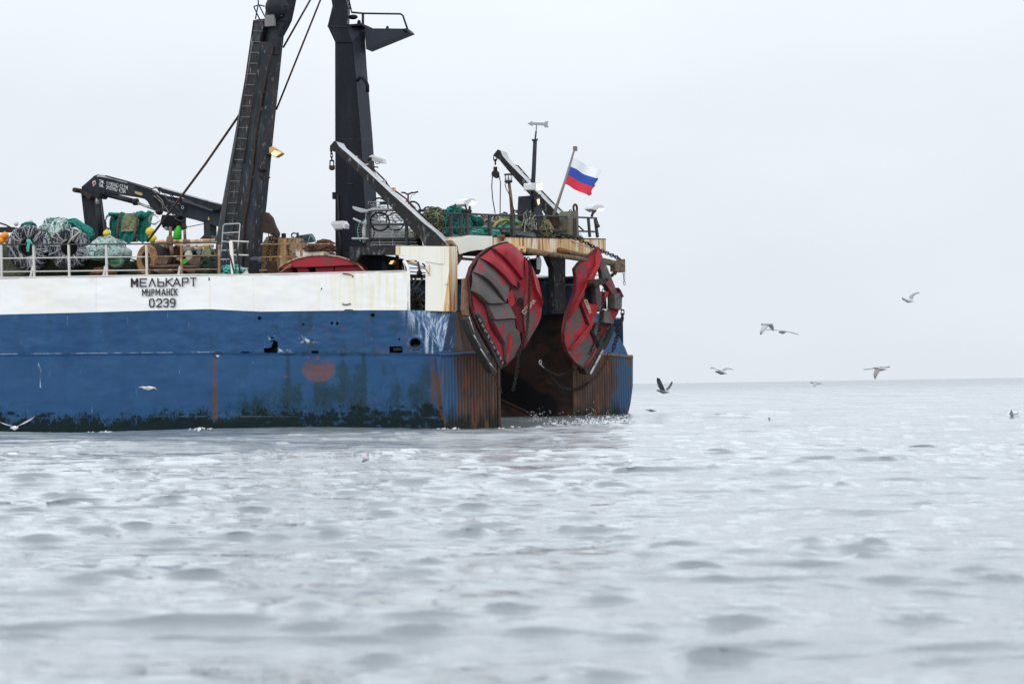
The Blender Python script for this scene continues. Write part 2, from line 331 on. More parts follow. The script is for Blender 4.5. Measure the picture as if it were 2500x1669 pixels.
# ---------------------------------------------------------------- the sea
rs = np.random.RandomState(3)
def vnoise(x, y, seed=0):
    g = np.random.RandomState(seed).rand(257, 257)
    xi = np.floor(x).astype(int); yi = np.floor(y).astype(int); fx = x-xi; fy = y-yi
    fx = fx*fx*(3-2*fx); fy = fy*fy*(3-2*fy); xi %= 256; yi %= 256
    return (g[xi,yi]*(1-fx)+g[xi+1,yi]*fx)*(1-fy) + (g[xi,yi+1]*(1-fx)+g[xi+1,yi+1]*fx)*fy
def fbm(x, y, seed=0, oct=4):
    s = 0; a = .5
    for k in range(oct): s = s + a*vnoise(x*2**k+17*k, y*2**k+31*k, seed+k); a *= .5
    return s/(1-.5**oct)
NC = 170
lam = 0.14*(12/0.14)**rs.rand(NC); wdir = math.radians(-82)+rs.normal(0, .30, NC); ph = rs.rand(NC)*6.283
kx = np.cos(wdir)*2*np.pi/lam; ky = np.sin(wdir)*2*np.pi/lam
amp = 0.0060*lam*np.exp(-(np.log(lam/.34)/.72)**2)+.0010*lam*np.where(lam > 3, (3/lam)**.5, 1)
l2 = np.array([5.5,6.6,7.9,9.2,10.8,12.5,14.5,17,21.]); lam = np.append(lam, l2); wdir = np.append(wdir, math.radians(-78)+rs.normal(0,.22,9)); ph = np.append(ph, rs.rand(9)*6.283)
amp = np.append(amp, .0032*l2); NC = len(lam); kx = np.cos(wdir)*2*np.pi/lam; ky = np.sin(wdir)*2*np.pi/lam
TR = P('S', 60, 1050, -1)
def sea_z(X, Y, sp, full=False):
    z = np.zeros_like(X); DX = np.zeros_like(X); DY = np.zeros_like(X); gust = .45+1.1*fbm(X/6+40, Y/9+40, 5, 4)
    for i in range(NC):
        w = np.clip(lam[i]/(2.4*sp)-.5, 0, 1)*(gust if lam[i] < 3 else 1)
        f = kx[i]*X+ky[i]*Y+ph[i]
        z += amp[i]*w*np.sin(f)
        if full: c = amp[i]*w*np.cos(f)*1.9; DX += math.cos(wdir[i])*c; DY += math.sin(wdir[i])*c
    z += .03*np.sin(X*.16+Y*.23+1.0)*np.clip((220-np.hypot(X,Y))/120, 0, 1)
    k = np.clip(np.hypot(X,Y)/5, .25, 1); z *= k
    z -= .16*np.exp(-(((X-TR.x)/8)**2+((Y-TR.y)/7)**2))
    return (z, DX*k, DY*k) if full else z
def sstep(a, b, x): t_ = np.clip((x-a)/(b-a), 0, 1); return t_*t_*(3-2*t_)
def build_sea():
    R = [2.0]
    while R[-1] < 170: R.append(R[-1]*1.003+.010)
    while R[-1] < 3500: R.append(R[-1]*1.006)
    while R[-1] < 16000: R.append(R[-1]*1.06)
    R = np.array(R); half = math.radians(25); fine = np.arange(-half, half+1e-6, .00125)
    coarse = np.linspace(half, 2*math.pi-half, 74)[1:-1]
    A = np.concatenate([fine, coarse]); na = len(A); nr = len(R)
    dA = np.abs(np.diff(np.append(A, A[0]+2*math.pi)))
    RR, AA = np.meshgrid(R, A, indexing='ij'); X = RR*np.sin(AA); Y = RR*np.cos(AA)-8
    sp = np.maximum(RR*np.maximum(dA, np.roll(dA, 1))[None,:], np.gradient(R)[:,None])
    Z, DX, DY = sea_z(X, Y, sp, True); X = X+DX; Y = Y+DY
    co = np.stack([X,Y,Z], -1).reshape(-1,3); co = np.vstack([co, [[0,-8,-.02]]])
    i = np.arange(nr-1)[:,None]*na; j = np.arange(na)[None,:]; j2 = (j+1)%na
    q = np.stack([i+j, i+j2, i+na+j2, i+na+j], -1)[..., ::-1].reshape(-1,4)
    c = nr*na; tri = np.stack([np.full(na,c), (np.arange(na)+1)%na, np.arange(na)], -1)[..., ::-1]
    me = bpy.data.meshes.new('sea'); nq = len(q)
    me.vertices.add(len(co)); me.vertices.foreach_set('co', co.ravel())
    me.loops.add(nq*4+na*3); me.loops.foreach_set('vertex_index', np.concatenate([q.ravel(), tri.ravel()]))
    me.polygons.add(nq+na); me.polygons.foreach_set('loop_start', np.concatenate([np.arange(nq)*4, nq*4+np.arange(na)*3]))
    me.polygons.foreach_set('use_smooth', np.ones(nq+na, bool)); me.update(calc_edges=True); me.validate()
    q_ = np.clip((np.append(RR.ravel(), 1)-45)/450, 0, 1); q_ = .26*q_*q_*(3-2*q_); at_ = me.attributes.new('far_dull', 'FLOAT', 'POINT'); at_.data.foreach_set('value', q_.astype(np.float32))
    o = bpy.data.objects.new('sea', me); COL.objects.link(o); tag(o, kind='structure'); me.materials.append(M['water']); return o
m, t, b = new_mat('water')
b.inputs['Base Color'].default_value = (.225,.252,.268,1); b.inputs['IOR'].default_value = 1.40; b.inputs['Roughness'].default_value = .055
b.inputs['Specular IOR Level'].default_value = .5
g = t.nodes.new('ShaderNodeNewGeometry'); mp = t.nodes.new('ShaderNodeMapping'); mp.inputs['Rotation'].default_value = (0,0,.12); mp.inputs['Scale'].default_value = (.75,2.4,1); t.links.new(g.outputs['Position'], mp.inputs[0])
n1 = t.nodes.new('ShaderNodeTexNoise'); n1.inputs['Scale'].default_value = 2.2; n1.inputs['Detail'].default_value = 6; n1.inputs['Roughness'].default_value = .62; t.links.new(mp.outputs[0], n1.inputs['Vector'])
bp = t.nodes.new('ShaderNodeBump'); bp.inputs['Strength'].default_value = .3; bp.inputs['Distance'].default_value = .13; t.links.new(n1.outputs[0], bp.inputs['Height'])
n2w = t.nodes.new('ShaderNodeTexNoise'); n2w.inputs['Scale'].default_value = .22; n2w.inputs['Detail'].default_value = 3; t.links.new(mp.outputs[0], n2w.inputs['Vector'])
bp2 = t.nodes.new('ShaderNodeBump'); bp2.inputs['Strength'].default_value = .5; bp2.inputs['Distance'].default_value = .6; t.links.new(n2w.outputs[0], bp2.inputs['Height']); t.links.new(bp.outputs[0], bp2.inputs['Normal'])
t.links.new(bp2.outputs[0], b.inputs['Normal'])
df = t.nodes.new('ShaderNodeBsdfDiffuse'); df.inputs['Color'].default_value = (.20,.23,.265,1)      # stands in for unresolved waves: far reflection dulled by distance to darken the sea
at = t.nodes.new('ShaderNodeAttribute'); at.attribute_name = 'far_dull'; ms = t.nodes.new('ShaderNodeMixShader'); t.links.new(at.outputs['Fac'], ms.inputs[0]); t.links.new(b.outputs[0], ms.inputs[1]); t.links.new(df.outputs[0], ms.inputs[2])
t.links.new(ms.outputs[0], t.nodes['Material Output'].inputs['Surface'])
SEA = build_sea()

# ---------------------------------------------------------------- the trawler
SHIP = thing('fishing_trawler', 'blue and white stern trawler with rust streaks, black masts and net covered decks', 'ship', tuple(O))
def inside(px_, py_, poly):
    r = np.zeros(px_.shape, bool); n = len(poly); j = n-1
    for i in range(n):
        xi, yi = poly[i]; xj, yj = poly[j]
        c = ((yi > py_) != (yj > py_)) & (px_ < (xj-xi)*(py_-yi)/(yj-yi+1e-12)+xi); r ^= c; j = i
    return r
def sstep(a, b, x): t_ = np.clip((x-a)/(b-a), 0, 1); return t_*t_*(3-2*t_)
def plate(name, X, Y, proj, mats, attrs, parent, holes=(), off=None, mat=None, label=None):
    """a sheet of hull plating; X, Y: grids of sight-line pixels, proj: sight line -> point; attrs: stains painted on the plate"""
    nu, nv = X.shape; co = np.array([[tuple(proj(X[i,j], Y[i,j])) for j in range(nv)] for i in range(nu)])
    if off is not None: co = co + off
    i = np.arange(nu-1)[:,None]*nv; j = np.arange(nv-1)[None,:]
    q = np.stack([i+j, i+j+1, i+nv+j+1, i+nv+j], -1)
    cx = (X[:-1,:-1]+X[1:,1:])/2; cy = (Y[:-1,:-1]+Y[1:,1:])/2; keep = np.ones(cx.shape, bool)
    for h in holes: keep &= ~inside(cx, cy, h)
    q = q[keep]
    org = np.array(GL[parent.name]); me = bpy.data.meshes.new(name)
    me.from_pydata((co.reshape(-1,3)-org).tolist(), [], q.tolist()); me.materials.append(M[mat])
    me.polygons.foreach_set('use_smooth', np.ones(len(q), bool))
    for an, a in attrs.items():
        at = me.attributes.new(an, 'FLOAT', 'POINT'); at.data.foreach_set('value', np.clip(a, 0, 1).ravel().astype(np.float32))
    me.update(); o = bpy.data.objects.new(name, me); COL.objects.link(o); o.parent = parent; GL[o.name] = tuple(org)
    if label: o['label'] = label
    return o
def poly(xs, pts): return np.interp(xs, [p[0] for p in pts], [p[1] for p in pts])
def zz(z, pts): return [px(z, *p) for p in pts]
# edges of the plating
TOPE = [(-320,684), (0,678.5), (300,673.5), (478,671), (560,671.5), (640,670), (720,668.5), (990,662)]
BAND = [(-320,776), (0,767.6), (200,763), (380,757.5), (515,754.6), (560,757), (640,760.5), (760,759), (900,757), (998,757)]
KNUK = [(-320,868.5), (0,865.3), (300,862.5), (520,860.5), (700,862), (1090,863.5)]
LOWX = [(863,1061), (893,1066), (921,1071), (980,1078), (1039,1085), (1075,1088)]   # aft edge of the lower side, y -> x
# lower side
nx, ny = 560, 130
u = np.linspace(0, 1, nx)[:,None]; v = np.linspace(0, 1, ny)[None,:]
Yr = 864+v*(1105-864)+0*u; xr = np.interp(Yr, [p[0] for p in LOWX], [p[1] for p in LOWX])
X = -320+u*(xr+320); Y = poly(X, KNUK)+v*(1105-poly(X, KNUK))
dent = (fbm(X/70, Y/45, 11, 3)-.5)*.05 + (fbm(X/240, Y/120, 12, 2)-.5)*.06
off = -np.array(IN)[None,None,:]*(dent+.03*np.exp(-((Y-poly(X,KNUK))/3.5)**2))[...,None]
n_ = fbm(X/9, Y/9, 21, 4); n2 = fbm(X/26, Y/60, 22, 4); ns = fbm(X/5, Y/90, 23, 3)
WL = poly(X, [(-320,1066), (0,1060), (520,1050), (1090,1040)])
nf = fbm(X/3.2, Y/7, 34, 4)
algae_dark = sstep(-66, -22, Y-WL+(n2-.5)*46+(n_-.5)*26+(nf-.5)*34+sstep(520,1060,X)*8)*(.70+.4*nf)
algae_dark = np.maximum(algae_dark, sstep(.55,.75,fbm(X/30,Y/14,31,3))*sstep(-90,-50,Y-WL)*(np.abs(X-80)<75)*1.1)
algae_dark *= 1-.65*sstep(.56,.72,fbm(X/16,Y/10,33,3)*.7+nf*.3)*(X>600)
algae_dark = np.maximum(algae_dark, .42*sstep(420,620,X)*sstep(-125,-50,Y-WL+(n2-.5)*60)*(.5+nf))
def streak(x0, w0, w1, y0, y1, k=1): 
    w = w0+(w1-w0)*np.clip((Y-y0)/(y1-y0), 0, 1); return k*np.exp(-((X-x0-(ns-.5)*3)/w)**2)*(Y > y0)*sstep(y1+30, y1-30, Y)
rust = streak(525, 5, 11, 866, 1060, .95)*(.45+.8*nf)+streak(1056, 4, 6, 866, 1000, .75)
edge = np.exp(-((X-(xr-6))/6)**2)*sstep(880,930,Y)*1.2; rust = np.maximum(rust, edge)
grime = streak(703, 5, 8, 866, 1000, .75)+streak(775, 12, 16, 930, 1020, .6)+streak(888, 6, 8, 864, 1020, .8)+streak(838, 4, 5, 864, 970, .4)
grime += .75*sstep(0,60,X-530)*sstep(150,-30,X-600)*sstep(930,1000,Y)*n2*1.6 + .62*sstep(540,720,X)*(.35+.65*sstep(.3,.7,n2))*sstep(866,900,Y) + .28*sstep(.45,.7,n2)
grime += 1.1*np.exp(-((Y-poly(X,KNUK)-3)/4)**2)*(np.abs(X-800) < 120)*sstep(.4,.6,fbm(X/14,Y/8,41,3))
dx = (X-777)/46; dy = (Y-899)/48; rr = np.hypot(dx, dy)
arc = np.sin((Y-.006*(X-777)**2*-1)/2.6+n_*6)
dx = (X-777)/47; dy = (Y-903)/37; rr = np.hypot(dx, dy)+(n_-.5)*.3
scuff = sstep(0,.3,1-rr)*(.6+.4*sstep(-.3,.5,arc))*sstep(.25,.55,nf+.16)*sstep(-.95,-.1,dy+.25*np.abs(dx))
scuff = np.maximum(scuff, (np.abs(X-774) < 24)*(Y > 866)*(Y < 905)*sstep(.45,.62,n_)*.7); scuff = np.maximum(scuff, np.exp(-((X-698)/6)**2-((Y-920)/2.2)**2)*1.2)
scr = np.exp(-((X-(93+6*sstep(886,905,Y)))/.9)**2)*(Y > 884)*(Y < 945)
for sx in (160,300,436,523,618,703,790,888,985): grime = np.maximum(grime, .55*np.exp(-((X-sx)/.8)**2)*(.4+.8*n_)); off = off+np.array(IN)[None,None,:]*(.012*np.exp(-((X-sx)/2)**2))[...,None]
scr = np.maximum(scr, .45*np.exp(-((Y-(poly(X,KNUK)+155))/.7)**2)*sstep(.35,.6,n2))
plate('hull_side', X, Y, lambda x,y: P('S',x,y,0), None, dict(algae_dark=algae_dark, rust=rust, grime=grime, scuff=scuff*1.3, salt=scr*.9), SHIP, off=off, mat='hull_blue', label='blue lower hull plating with rust streaks and dark weed along the waterline')
# upper blue side
nx, ny = 700, 66
u = np.linspace(0, 1, nx)[:,None]; v = np.linspace(0, 1, ny)[None,:]
xr = 1000.6+v*(1084-1000.6)+0*u; X = -320+u*(xr+320); yb = poly(X, BAND+[(1080,758)]); Y = yb+v*(poly(X, KNUK)-yb)
holes = [zz('b', [(512,745),(572,742),(590,700),(596,672),(632,690),(636,745),(630,798),(518,798)]), zz('b', [(928,768),(990,768),(990,797),(930,797)]),
 zz('b', [(80,782),(150,782),(156,808),(140,800),(108,800),(90,822),(74,818)]), zz('b', [(318,776),(384,778),(396,802),(308,802)]),
 zz('b', [(1602,740),(1612,732),(1712,732),(1724,742),(1718,788),(1606,788)]), [px('b',1833+50*math.cos(a*.4),700+44*math.sin(a*.4)) for a in range(16)],
 [px('b',476+19*math.cos(a*.4),486+13*math.sin(a*.4)) for a in range(16)], [px('b',858+15*math.cos(a*.4),541+7*math.sin(a*.4)) for a in range(16)],
 [px('b',1107+11*math.cos(a*.4),531+14*math.sin(a*.4)) for a in range(16)], [px('b',1154+11*math.cos(a*.4),531+15*math.sin(a*.4)) for a in range(16)],
 [px('b',1462+20*math.cos(a*.4),459+15*math.sin(a*.4)) for a in range(16)], [px('b',1691+8*math.cos(a*.4),669+10*math.sin(a*.4)) for a in range(16)],
 zz('b', [(572,650),(598,650),(598,664),(572,664)]), zz('b', [(568,676),(592,676),(588,690),(570,688)])]
dent = (fbm(X/60, Y/30, 13, 3)-.5)*.06+(fbm(X/22, Y/16, 14, 3)-.5)*.02*(X > 560)
off = -np.array(IN)[None,None,:]*(dent*sstep(0,30,xr-X))[...,None]
n_ = fbm(X/9, Y/9, 24, 4); ns = fbm(X/4, Y/60, 26, 3)
salt = 0*X
for (hx, hy, s1, s2) in [(664,826,9,9),(740,828,14,9),(752,832,20,7),(530,864,12,5),(1014,838,18,17),(682,856,30,6)]:
    salt = np.maximum(salt, np.exp(-((X-hx)/s1)**2-((Y-hy)/s2)**2)*sstep(.48,.68,fbm(X/5,Y/5,44,4))*1.0)
salt = np.maximum(salt, .85*np.exp(-((Y-poly(X,KNUK)+1.0)/1.0)**2)*sstep(.3,.6,fbm(X/18,Y*0,45,3))*(X < 540))
salt = np.maximum(salt, sstep(955,1015,X-(Y-757)*.45)*sstep(.40,.62,ns)*.8)
grime = .5*sstep(.50,.70,fbm(X/24,Y/40,27,3))+.30*sstep(560,820,X)+.8*np.exp(-((X-1015)/26)**2-((Y-850)/16)**2)*n_+ .5*np.exp(-((X-516)/7)**2)*ns
grime = grime + 1.2*np.exp(-((Y-poly(X,KNUK)+1)/2.5)**2)*(X > 560)*sstep(.45,.6,fbm(X/12,Y/9,46,3))
plate('hull_side', X, Y, lambda x,y: P('S',x,y,0), None, dict(salt=salt, grime=grime, rust=.5*sstep(.62,.72,n_)*sstep(700,760,X), scuff=0*X, algae_dark=0*X), SHIP, holes=holes, off=off, mat='hull_blue', label='blue upper hull plating with drain openings and salt scuffs')
# pockets behind the openings, coloured near black for shade
hm = [(0,'shade_black'),(1,'shade_black'),(2,'rubber_in'),(3,'rope_green'),(4,'shade_black'),(5,'rust')]+[(k,'shade_black') for k in range(6, len(holes))]
for k, mt in hm:
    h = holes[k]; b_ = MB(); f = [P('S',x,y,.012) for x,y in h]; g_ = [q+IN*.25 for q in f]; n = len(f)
    b_.add(f+g_, [(i,(i+1)%n,n+(i+1)%n,n+i) for i in range(n)]+[tuple(range(n,2*n))], 'shade_black' if k != 3 else 'net_teal_dark')
    if k in (5,): 
        b_.tube([P('S', *px('b',1833+54*math.cos(a*.3927),704+50*math.sin(a*.3927)), -.02) for a in range(17)], .03, 'hull_blue', 8)
        b_.box(P('b',1850,735,.15), FW*.15, UP*.05, IN*.05, 'dark_rust')
    if k == 4: b_.box(P('b',1680,755,.12), FW*.14, UP*.04, IN*.04, 'dark_rust')
    if k == 2: b_.disc(P('b',118,806,.05), FW, UP, .07, .05, 'lamp_white', 12)
    o = b_.build('drain_opening', SHIP)
# white bulwark band
nx, ny = 420, 42
u = np.linspace(0, 1, nx)[:,None]; v = np.linspace(0, 1, ny)[None,:]
X = -320+u*(1001+320)+0*v; yt = poly(X, TOPE); Y = yt+v*(poly(X, BAND)-yt)
dent = (fbm(X/80, Y/40, 15, 3)-.5)*.05; off = -np.array(IN)[None,None,:]*dent[...,None]
n_ = fbm(X/8, Y/8, 28, 4); ns = fbm(X/4, Y/80, 29, 3)
rust = .9*np.exp(-((Y-yt)/2.5)**2)*sstep(.42,.6,fbm(X/13,Y*0,47,3))+.45*np.exp(-((X-225)/7)**2)*sstep(30,0,Y-yt)+.3*np.exp(-((X-861)/3)**2)*sstep(90,0,Y-yt)
rust = rust+.35*sstep(800,990,X)*sstep(.5,.7,ns)+.4*sstep(.76,.82,n_)*(X > 560)
for sx in (235,420,620,760,905): grime_s = .35*np.exp(-((X-sx)/.8)**2); rust = rust+grime_s
grime = .9*np.exp(-((X-513)/3.5)**2)*sstep(690,700,Y)+.75*sstep(620,900,X)*(.35+.65*sstep(.3,.7,ns))+.2*sstep(.5,.7,ns)
wh = [zz('b', [(28,132),(46,132),(48,172),(38,160),(28,148)]), zz('b',[(995,222),(1003,222),(1003,242),(995,242)]), zz('b',[(1014,222),(1023,222),(1023,242),(1014,242)])]
BUL = plate('bulwark', X, Y, lambda x,y: P('S',x,y,0), None, dict(rust=rust, grime=grime), SHIP, holes=wh, off=off, mat='hull_white', label='white bulwark band along the side with rusty edge')
for h in wh: b_ = MB(); b_.prism([P('S',x,y,.06) for x,y in h], IN*.05, 'shade_black'); b_.build('drain_opening', SHIP)
b_ = MB()     # torn plate lip and rope end on the white band, capping rail
b_.tube(PS('b', [(1200,98),(1255,104),(1290,118),(1282,128)], -.03), .02, 'rust', 5)
b_.tube(PS('b', [(1195,364),(1230,370),(1268,360)], -.02), .016, 'iron', 4)
b_.tube(PS('b', [(1215,415),(1250,412),(1290,416)], -.02), .012, 'iron', 4)
b_.tube([P('S', x, y, .02) for x, y in TOPE], .035, 'rail_white', 6)
b_.tube(PS('g', [(1319,1400),(1317,800),(1319,560),(1300,500),(1262,440),(1225,385)], .05), .055, 'hull_white', 8)
b_.build('bulwark_edge', SHIP)
# inner skin of the bulwark and the decks
def dk(xp, yp, d): return P('S', xp, yp, 0)+IN*d
b_ = MB()
ins = [(x, poly(np.array([x]), TOPE)[0]+1.0) for x in (-320,0,300,478,640,720,990)]
for (x0,y0),(x1,y1) in zip(ins, ins[1:]):
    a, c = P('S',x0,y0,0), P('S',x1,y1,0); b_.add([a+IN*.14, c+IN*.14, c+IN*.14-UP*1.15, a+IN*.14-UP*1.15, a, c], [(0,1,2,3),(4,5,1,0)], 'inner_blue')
b_.build('bulwark_inner', SHIP)
zb = P('S',1000,757,0).z
b_ = MB(); a = P('S',-320,686,0); c = P('S',770,672,0); a = a-UP*.10; c = c-UP*.10
b_.add([a+IN*.14, c+IN*.14, c+IN*11.6, a+IN*11.6], [(0,1,2,3)], 'grey_steel')
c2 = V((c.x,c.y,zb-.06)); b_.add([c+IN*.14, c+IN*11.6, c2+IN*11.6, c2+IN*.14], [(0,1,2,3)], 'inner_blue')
b_.build('upper_deck', SHIP)
b_ = MB(); b_.prism([P(1,-300,1010,3.3), P(1,2260,985,3.3), P(1,2260,1170,3.3), P(1,-300,1190,3.3)], IN*.3, 'shade_black'); b_.build('dark_backing', SHIP)  # added dark panel: hides bright sky gaps behind the railing
print('deck z', zb, 'top', P('S',0,678,0).z, P('S',990,662,0).z, 'O', tuple(O))
# ---- stern
def Tp(X_, Y_, e=0): return on_plane(X_, Y_, O+AF*e, AF)
tn = lambda p: (V(p)-O).dot(TD)
tA, tB = tn(T(6,862,1200)), tn(T(6,1440,1200)); tE = tn(T(6,1900,975)); print('t ramp', tA, tB, 'far', tE)
zs = T(6,862,935).z; zs2 = T(6,1690,958).z; print('strake z', zs, zs2)
# near wing: from the corner curve to the ramp edge
def wing(name, t0f, t1f, ztop, zbot, nu, nv, flip, label):
    Z = np.linspace(ztop, zbot, nv)[None,:]; U = np.linspace(0,1,nu)[:,None]
    t0 = t0f(Z); t1 = t1f(Z); Tt = t0+(t1-t0)*U
    w = .185; frac = ((Tt-t0f(np.array([[0.]])))/w)%1.0; rib = np.sqrt(np.clip(1-((frac-.5)/.36)**2, 0, 1))*.075
    edge_ = np.minimum(Tt-t0, t1-Tt); rib = rib*sstep(.05,.2,edge_)
    bulge = -.13*np.exp(-(((Tt-t0) if not flip else (t1-Tt))/.35)**2)
    co = np.array(O)[None,None,:]*0+np.array([O.x,O.y,0])[None,None,:]+Tt[...,None]*np.array(TD)+rib[...,None]*np.array(AF)
    co[...,2] = Z+0*Tt
    q = [(i*nv+j, i*nv+j+1, (i+1)*nv+j+1, (i+1)*nv+j) for i in range(nu-1) for j in range(nv-1)]
    org = np.array(GL[SHIP.name]); me = bpy.data.meshes.new(name); me.from_pydata((co.reshape(-1,3)-org).tolist(), [], q); me.materials.append(M['stern_rust'])
    n_ = fbm(Tt*6, Z*1.5+5, 51, 4); out = (Tt-t0) if not flip else (t1-Tt); span = 3.1 if not flip else 3.6
    blue = sstep(span*.62, span*.2, out+(n_-.5)*.8+.25*np.sin(Tt*34))
    algae_dark = sstep(.75,.0,Z+(n_-.5)*.9); ri = np.floor(Tt/w); rc = np.random.RandomState(9).rand(64)[np.clip(ri.astype(int)+4,0,63)]; blue = np.clip(blue+(rc-.62)*.55*sstep(.3,.5,n_+.1),0,1)
    for an, a_ in (('blue', blue), ('algae_dark', algae_dark*.85), ('rust', sstep(.55,.7,n_)*.8)):
        at = me.attributes.new(an, 'FLOAT', 'POINT'); at.data.foreach_set('value', np.clip(a_,0,1).ravel().astype(np.float32))
    me.polygons.foreach_set('use_smooth', np.ones(len(q), bool)); me.update()
    o = bpy.data.objects.new(name, me); COL.objects.link(o); o.parent = SHIP; GL[o.name] = tuple(org); o['label'] = label; return o
cz = [(T('S',x,y,0).z, tn(T('S',x,y,0))) for y, x in LOWX][::-1]; cz = sorted(cz)
czi = lambda Z: np.interp(Z, [c[0] for c in cz], [c[1] for c in cz])
wing('transom_wing', czi, lambda Z: tA+0*Z, zs, -.9, 150, 50, False, 'ribbed stern plating on the near side of the ramp, blue turning to rust brown')
oz = sorted([(T(6,x,y).z, tn(T(6,x,y))) for x, y in [(1898,985),(1897,1200),(1880,1330),(1850,1455),(1830,1520)]])
wing('transom_wing', lambda Z: tB+0*Z, lambda Z: np.interp(Z, [c[0] for c in oz], [c[1] for c in oz]), zs2, -.9, 160, 50, True, 'ribbed stern plating on the far side of the ramp with a blue outer corner')
b_ = MB()
b_.tube(PS('b',[(1990,797),(2040,790)],-.03)+[T(6,x,y,.05) for x,y in [(410,957),(440,958),(520,955),(600,946),(700,942),(862,936)]], .05, 'hull_blue', 8)
b_.build('rubbing_strake', SHIP); b_ = MB(); b_.tube([T(6,x,y,.05) for x,y in [(1440,950),(1690,957),(1800,966),(1892,976)]], .05, 'pipe_rust', 8)
b_.build('rubbing_strake', SHIP); b_ = MB(); b_.tube([V((O.x,O.y,0))+TD*tA+AF*.03+UP*z for z in (-.9, .5, 1.9)], .06, 'stern_rust', 8)
b_.build('ramp_edge_pipe', SHIP)
# quarter plating above the strake
A1 = P('S',1000.6,757,0); A2 = P('S',1080,858,0); A3 = P('S',1099,760.5,.28); B2 = T(6,600,944,-.02); B3 = T(6,700,940,-.02); B1 = T(6,552,632,-.25)
def patch(name, quad, n, mat, attrf, label):
    a,b1,c,d = quad; nu = nv = n; co = []; UU = np.linspace(0,1,n)[:,None]+np.zeros((1,n)); VV = UU.T.copy()
    for i in range(n):
        for j in range(n): uu, vv = i/(n-1), j/(n-1); co.append(tuple((a*(1-uu)+b1*uu)*(1-vv)+(d*(1-uu)+c*uu)*vv-V(GL[SHIP.name])))
    q = [(i*n+j, i*n+j+1, (i+1)*n+j+1, (i+1)*n+j) for i in range(n-1) for j in range(n-1)]
    me = bpy.data.meshes.new(name); me.from_pydata(co, [], q); me.materials.append(M[mat])
    for an, a_ in attrf(UU, VV).items():
        at = me.attributes.new(an, 'FLOAT', 'POINT'); at.data.foreach_set('value', np.clip(a_,0,1).ravel().astype(np.float32))
    me.polygons.foreach_set('use_smooth', np.ones(len(q), bool)); me.update(); o = bpy.data.objects.new(name, me); COL.objects.link(o); o.parent = SHIP; GL[o.name] = GL[SHIP.name]; o['label'] = label
patch('quarter_plate', (A1,A3,A2,A2), 50, 'hull_blue', lambda u,v: dict(salt=.22+.5*sstep(.35,.7,fbm(u*26+v*14,u*5-v*4+9,61,4)), grime=0*u, rust=0*u, scuff=0*u, algae_dark=0*u), 'blue quarter plate scraped white')
patch('quarter_plate', (A3,B1,B2,A2), 50, 'hull_blue', lambda u,v: dict(salt=.75*sstep(.5,.7,fbm(u*12+v*6,v*3+9,62,4))*sstep(.75,.3,u), grime=.3+0*u, rust=1.3*sstep(.5,.95,u+(fbm(u*6,v*6+3,63,3)-.5)*.6), scuff=0*u, algae_dark=0*u), 'blue quarter plate turning rusty towards the ramp')
tI = tn(T(6,862,1200))
pt = lambda t_, f_, z_: V((O.x,O.y,0))+TD*t_+FW*f_+UP*z_
b_ = MB()
b_.add([B1, B3, B2], [(0,1,2)], 'stern_rust'); b_.add([B1, pt(tA,.2,zb), pt(tA,0,zs), B3], [(0,1,2,3)], 'stern_rust')
b_.add([B1, A3, pt(tA,.2,zb), pt(tA-.2,8,zb), A1+IN*.3], [(0,1,4,3,2)], 'grey_steel')
# far quarter
fq = [T(6,*p,-.03) for p in [(1440,952),(1690,958),(1862,968)]]+[T(6,*p,-.03) for p in [(1838,905),(1800,838),(1752,775),(1720,700),(1700,640),(1440,640)]]
b_.prism(fq, -AF*.3, 'hull_blue')
b_.build('quarter_deck', SHIP)
# ramp: floor and side walls, deck beyond
RL = 8.6
b_ = MB()
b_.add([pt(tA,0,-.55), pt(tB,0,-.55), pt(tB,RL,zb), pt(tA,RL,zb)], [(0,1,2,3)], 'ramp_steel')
b_.add([pt(tA,RL,zb), pt(tB,RL,zb), pt(tB,26,zb+.3), pt(tA,26,zb+.3)], [(0,1,2,3)], 'shade_black')
b_.tube([pt(tB-.9,-.1,-.30), pt(tB-.9,RL,zb+.12)], .06, 'ramp_steel', 6)
b_.build('stern_ramp', SHIP, )
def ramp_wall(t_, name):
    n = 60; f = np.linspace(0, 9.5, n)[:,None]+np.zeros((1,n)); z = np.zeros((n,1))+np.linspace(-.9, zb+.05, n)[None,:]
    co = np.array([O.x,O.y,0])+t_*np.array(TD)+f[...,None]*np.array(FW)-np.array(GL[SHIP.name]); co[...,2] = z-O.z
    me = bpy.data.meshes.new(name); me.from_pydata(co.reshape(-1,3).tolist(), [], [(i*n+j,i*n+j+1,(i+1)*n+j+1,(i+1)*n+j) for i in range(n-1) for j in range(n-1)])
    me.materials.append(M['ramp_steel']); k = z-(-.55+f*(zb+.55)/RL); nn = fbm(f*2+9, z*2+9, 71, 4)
    a_ = np.maximum(sstep(1.35,.9,k+(nn-.5)*.5), .9*sstep(2.5,3.2,z+(nn-.5))); a_ = np.maximum(a_*sstep(.5,1.3,f+nn*.6), .0)  # darker low along the floor, near the top and deeper in
    at = me.attributes.new('algae_dark','FLOAT','POINT'); at.data.foreach_set('value', np.clip(a_,0,1).ravel().astype(np.float32))
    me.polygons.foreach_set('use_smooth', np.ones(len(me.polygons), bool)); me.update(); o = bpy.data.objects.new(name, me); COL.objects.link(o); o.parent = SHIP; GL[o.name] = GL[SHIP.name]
ramp_wall(tB, 'ramp_wall'); ramp_wall(tA, 'ramp_wall')
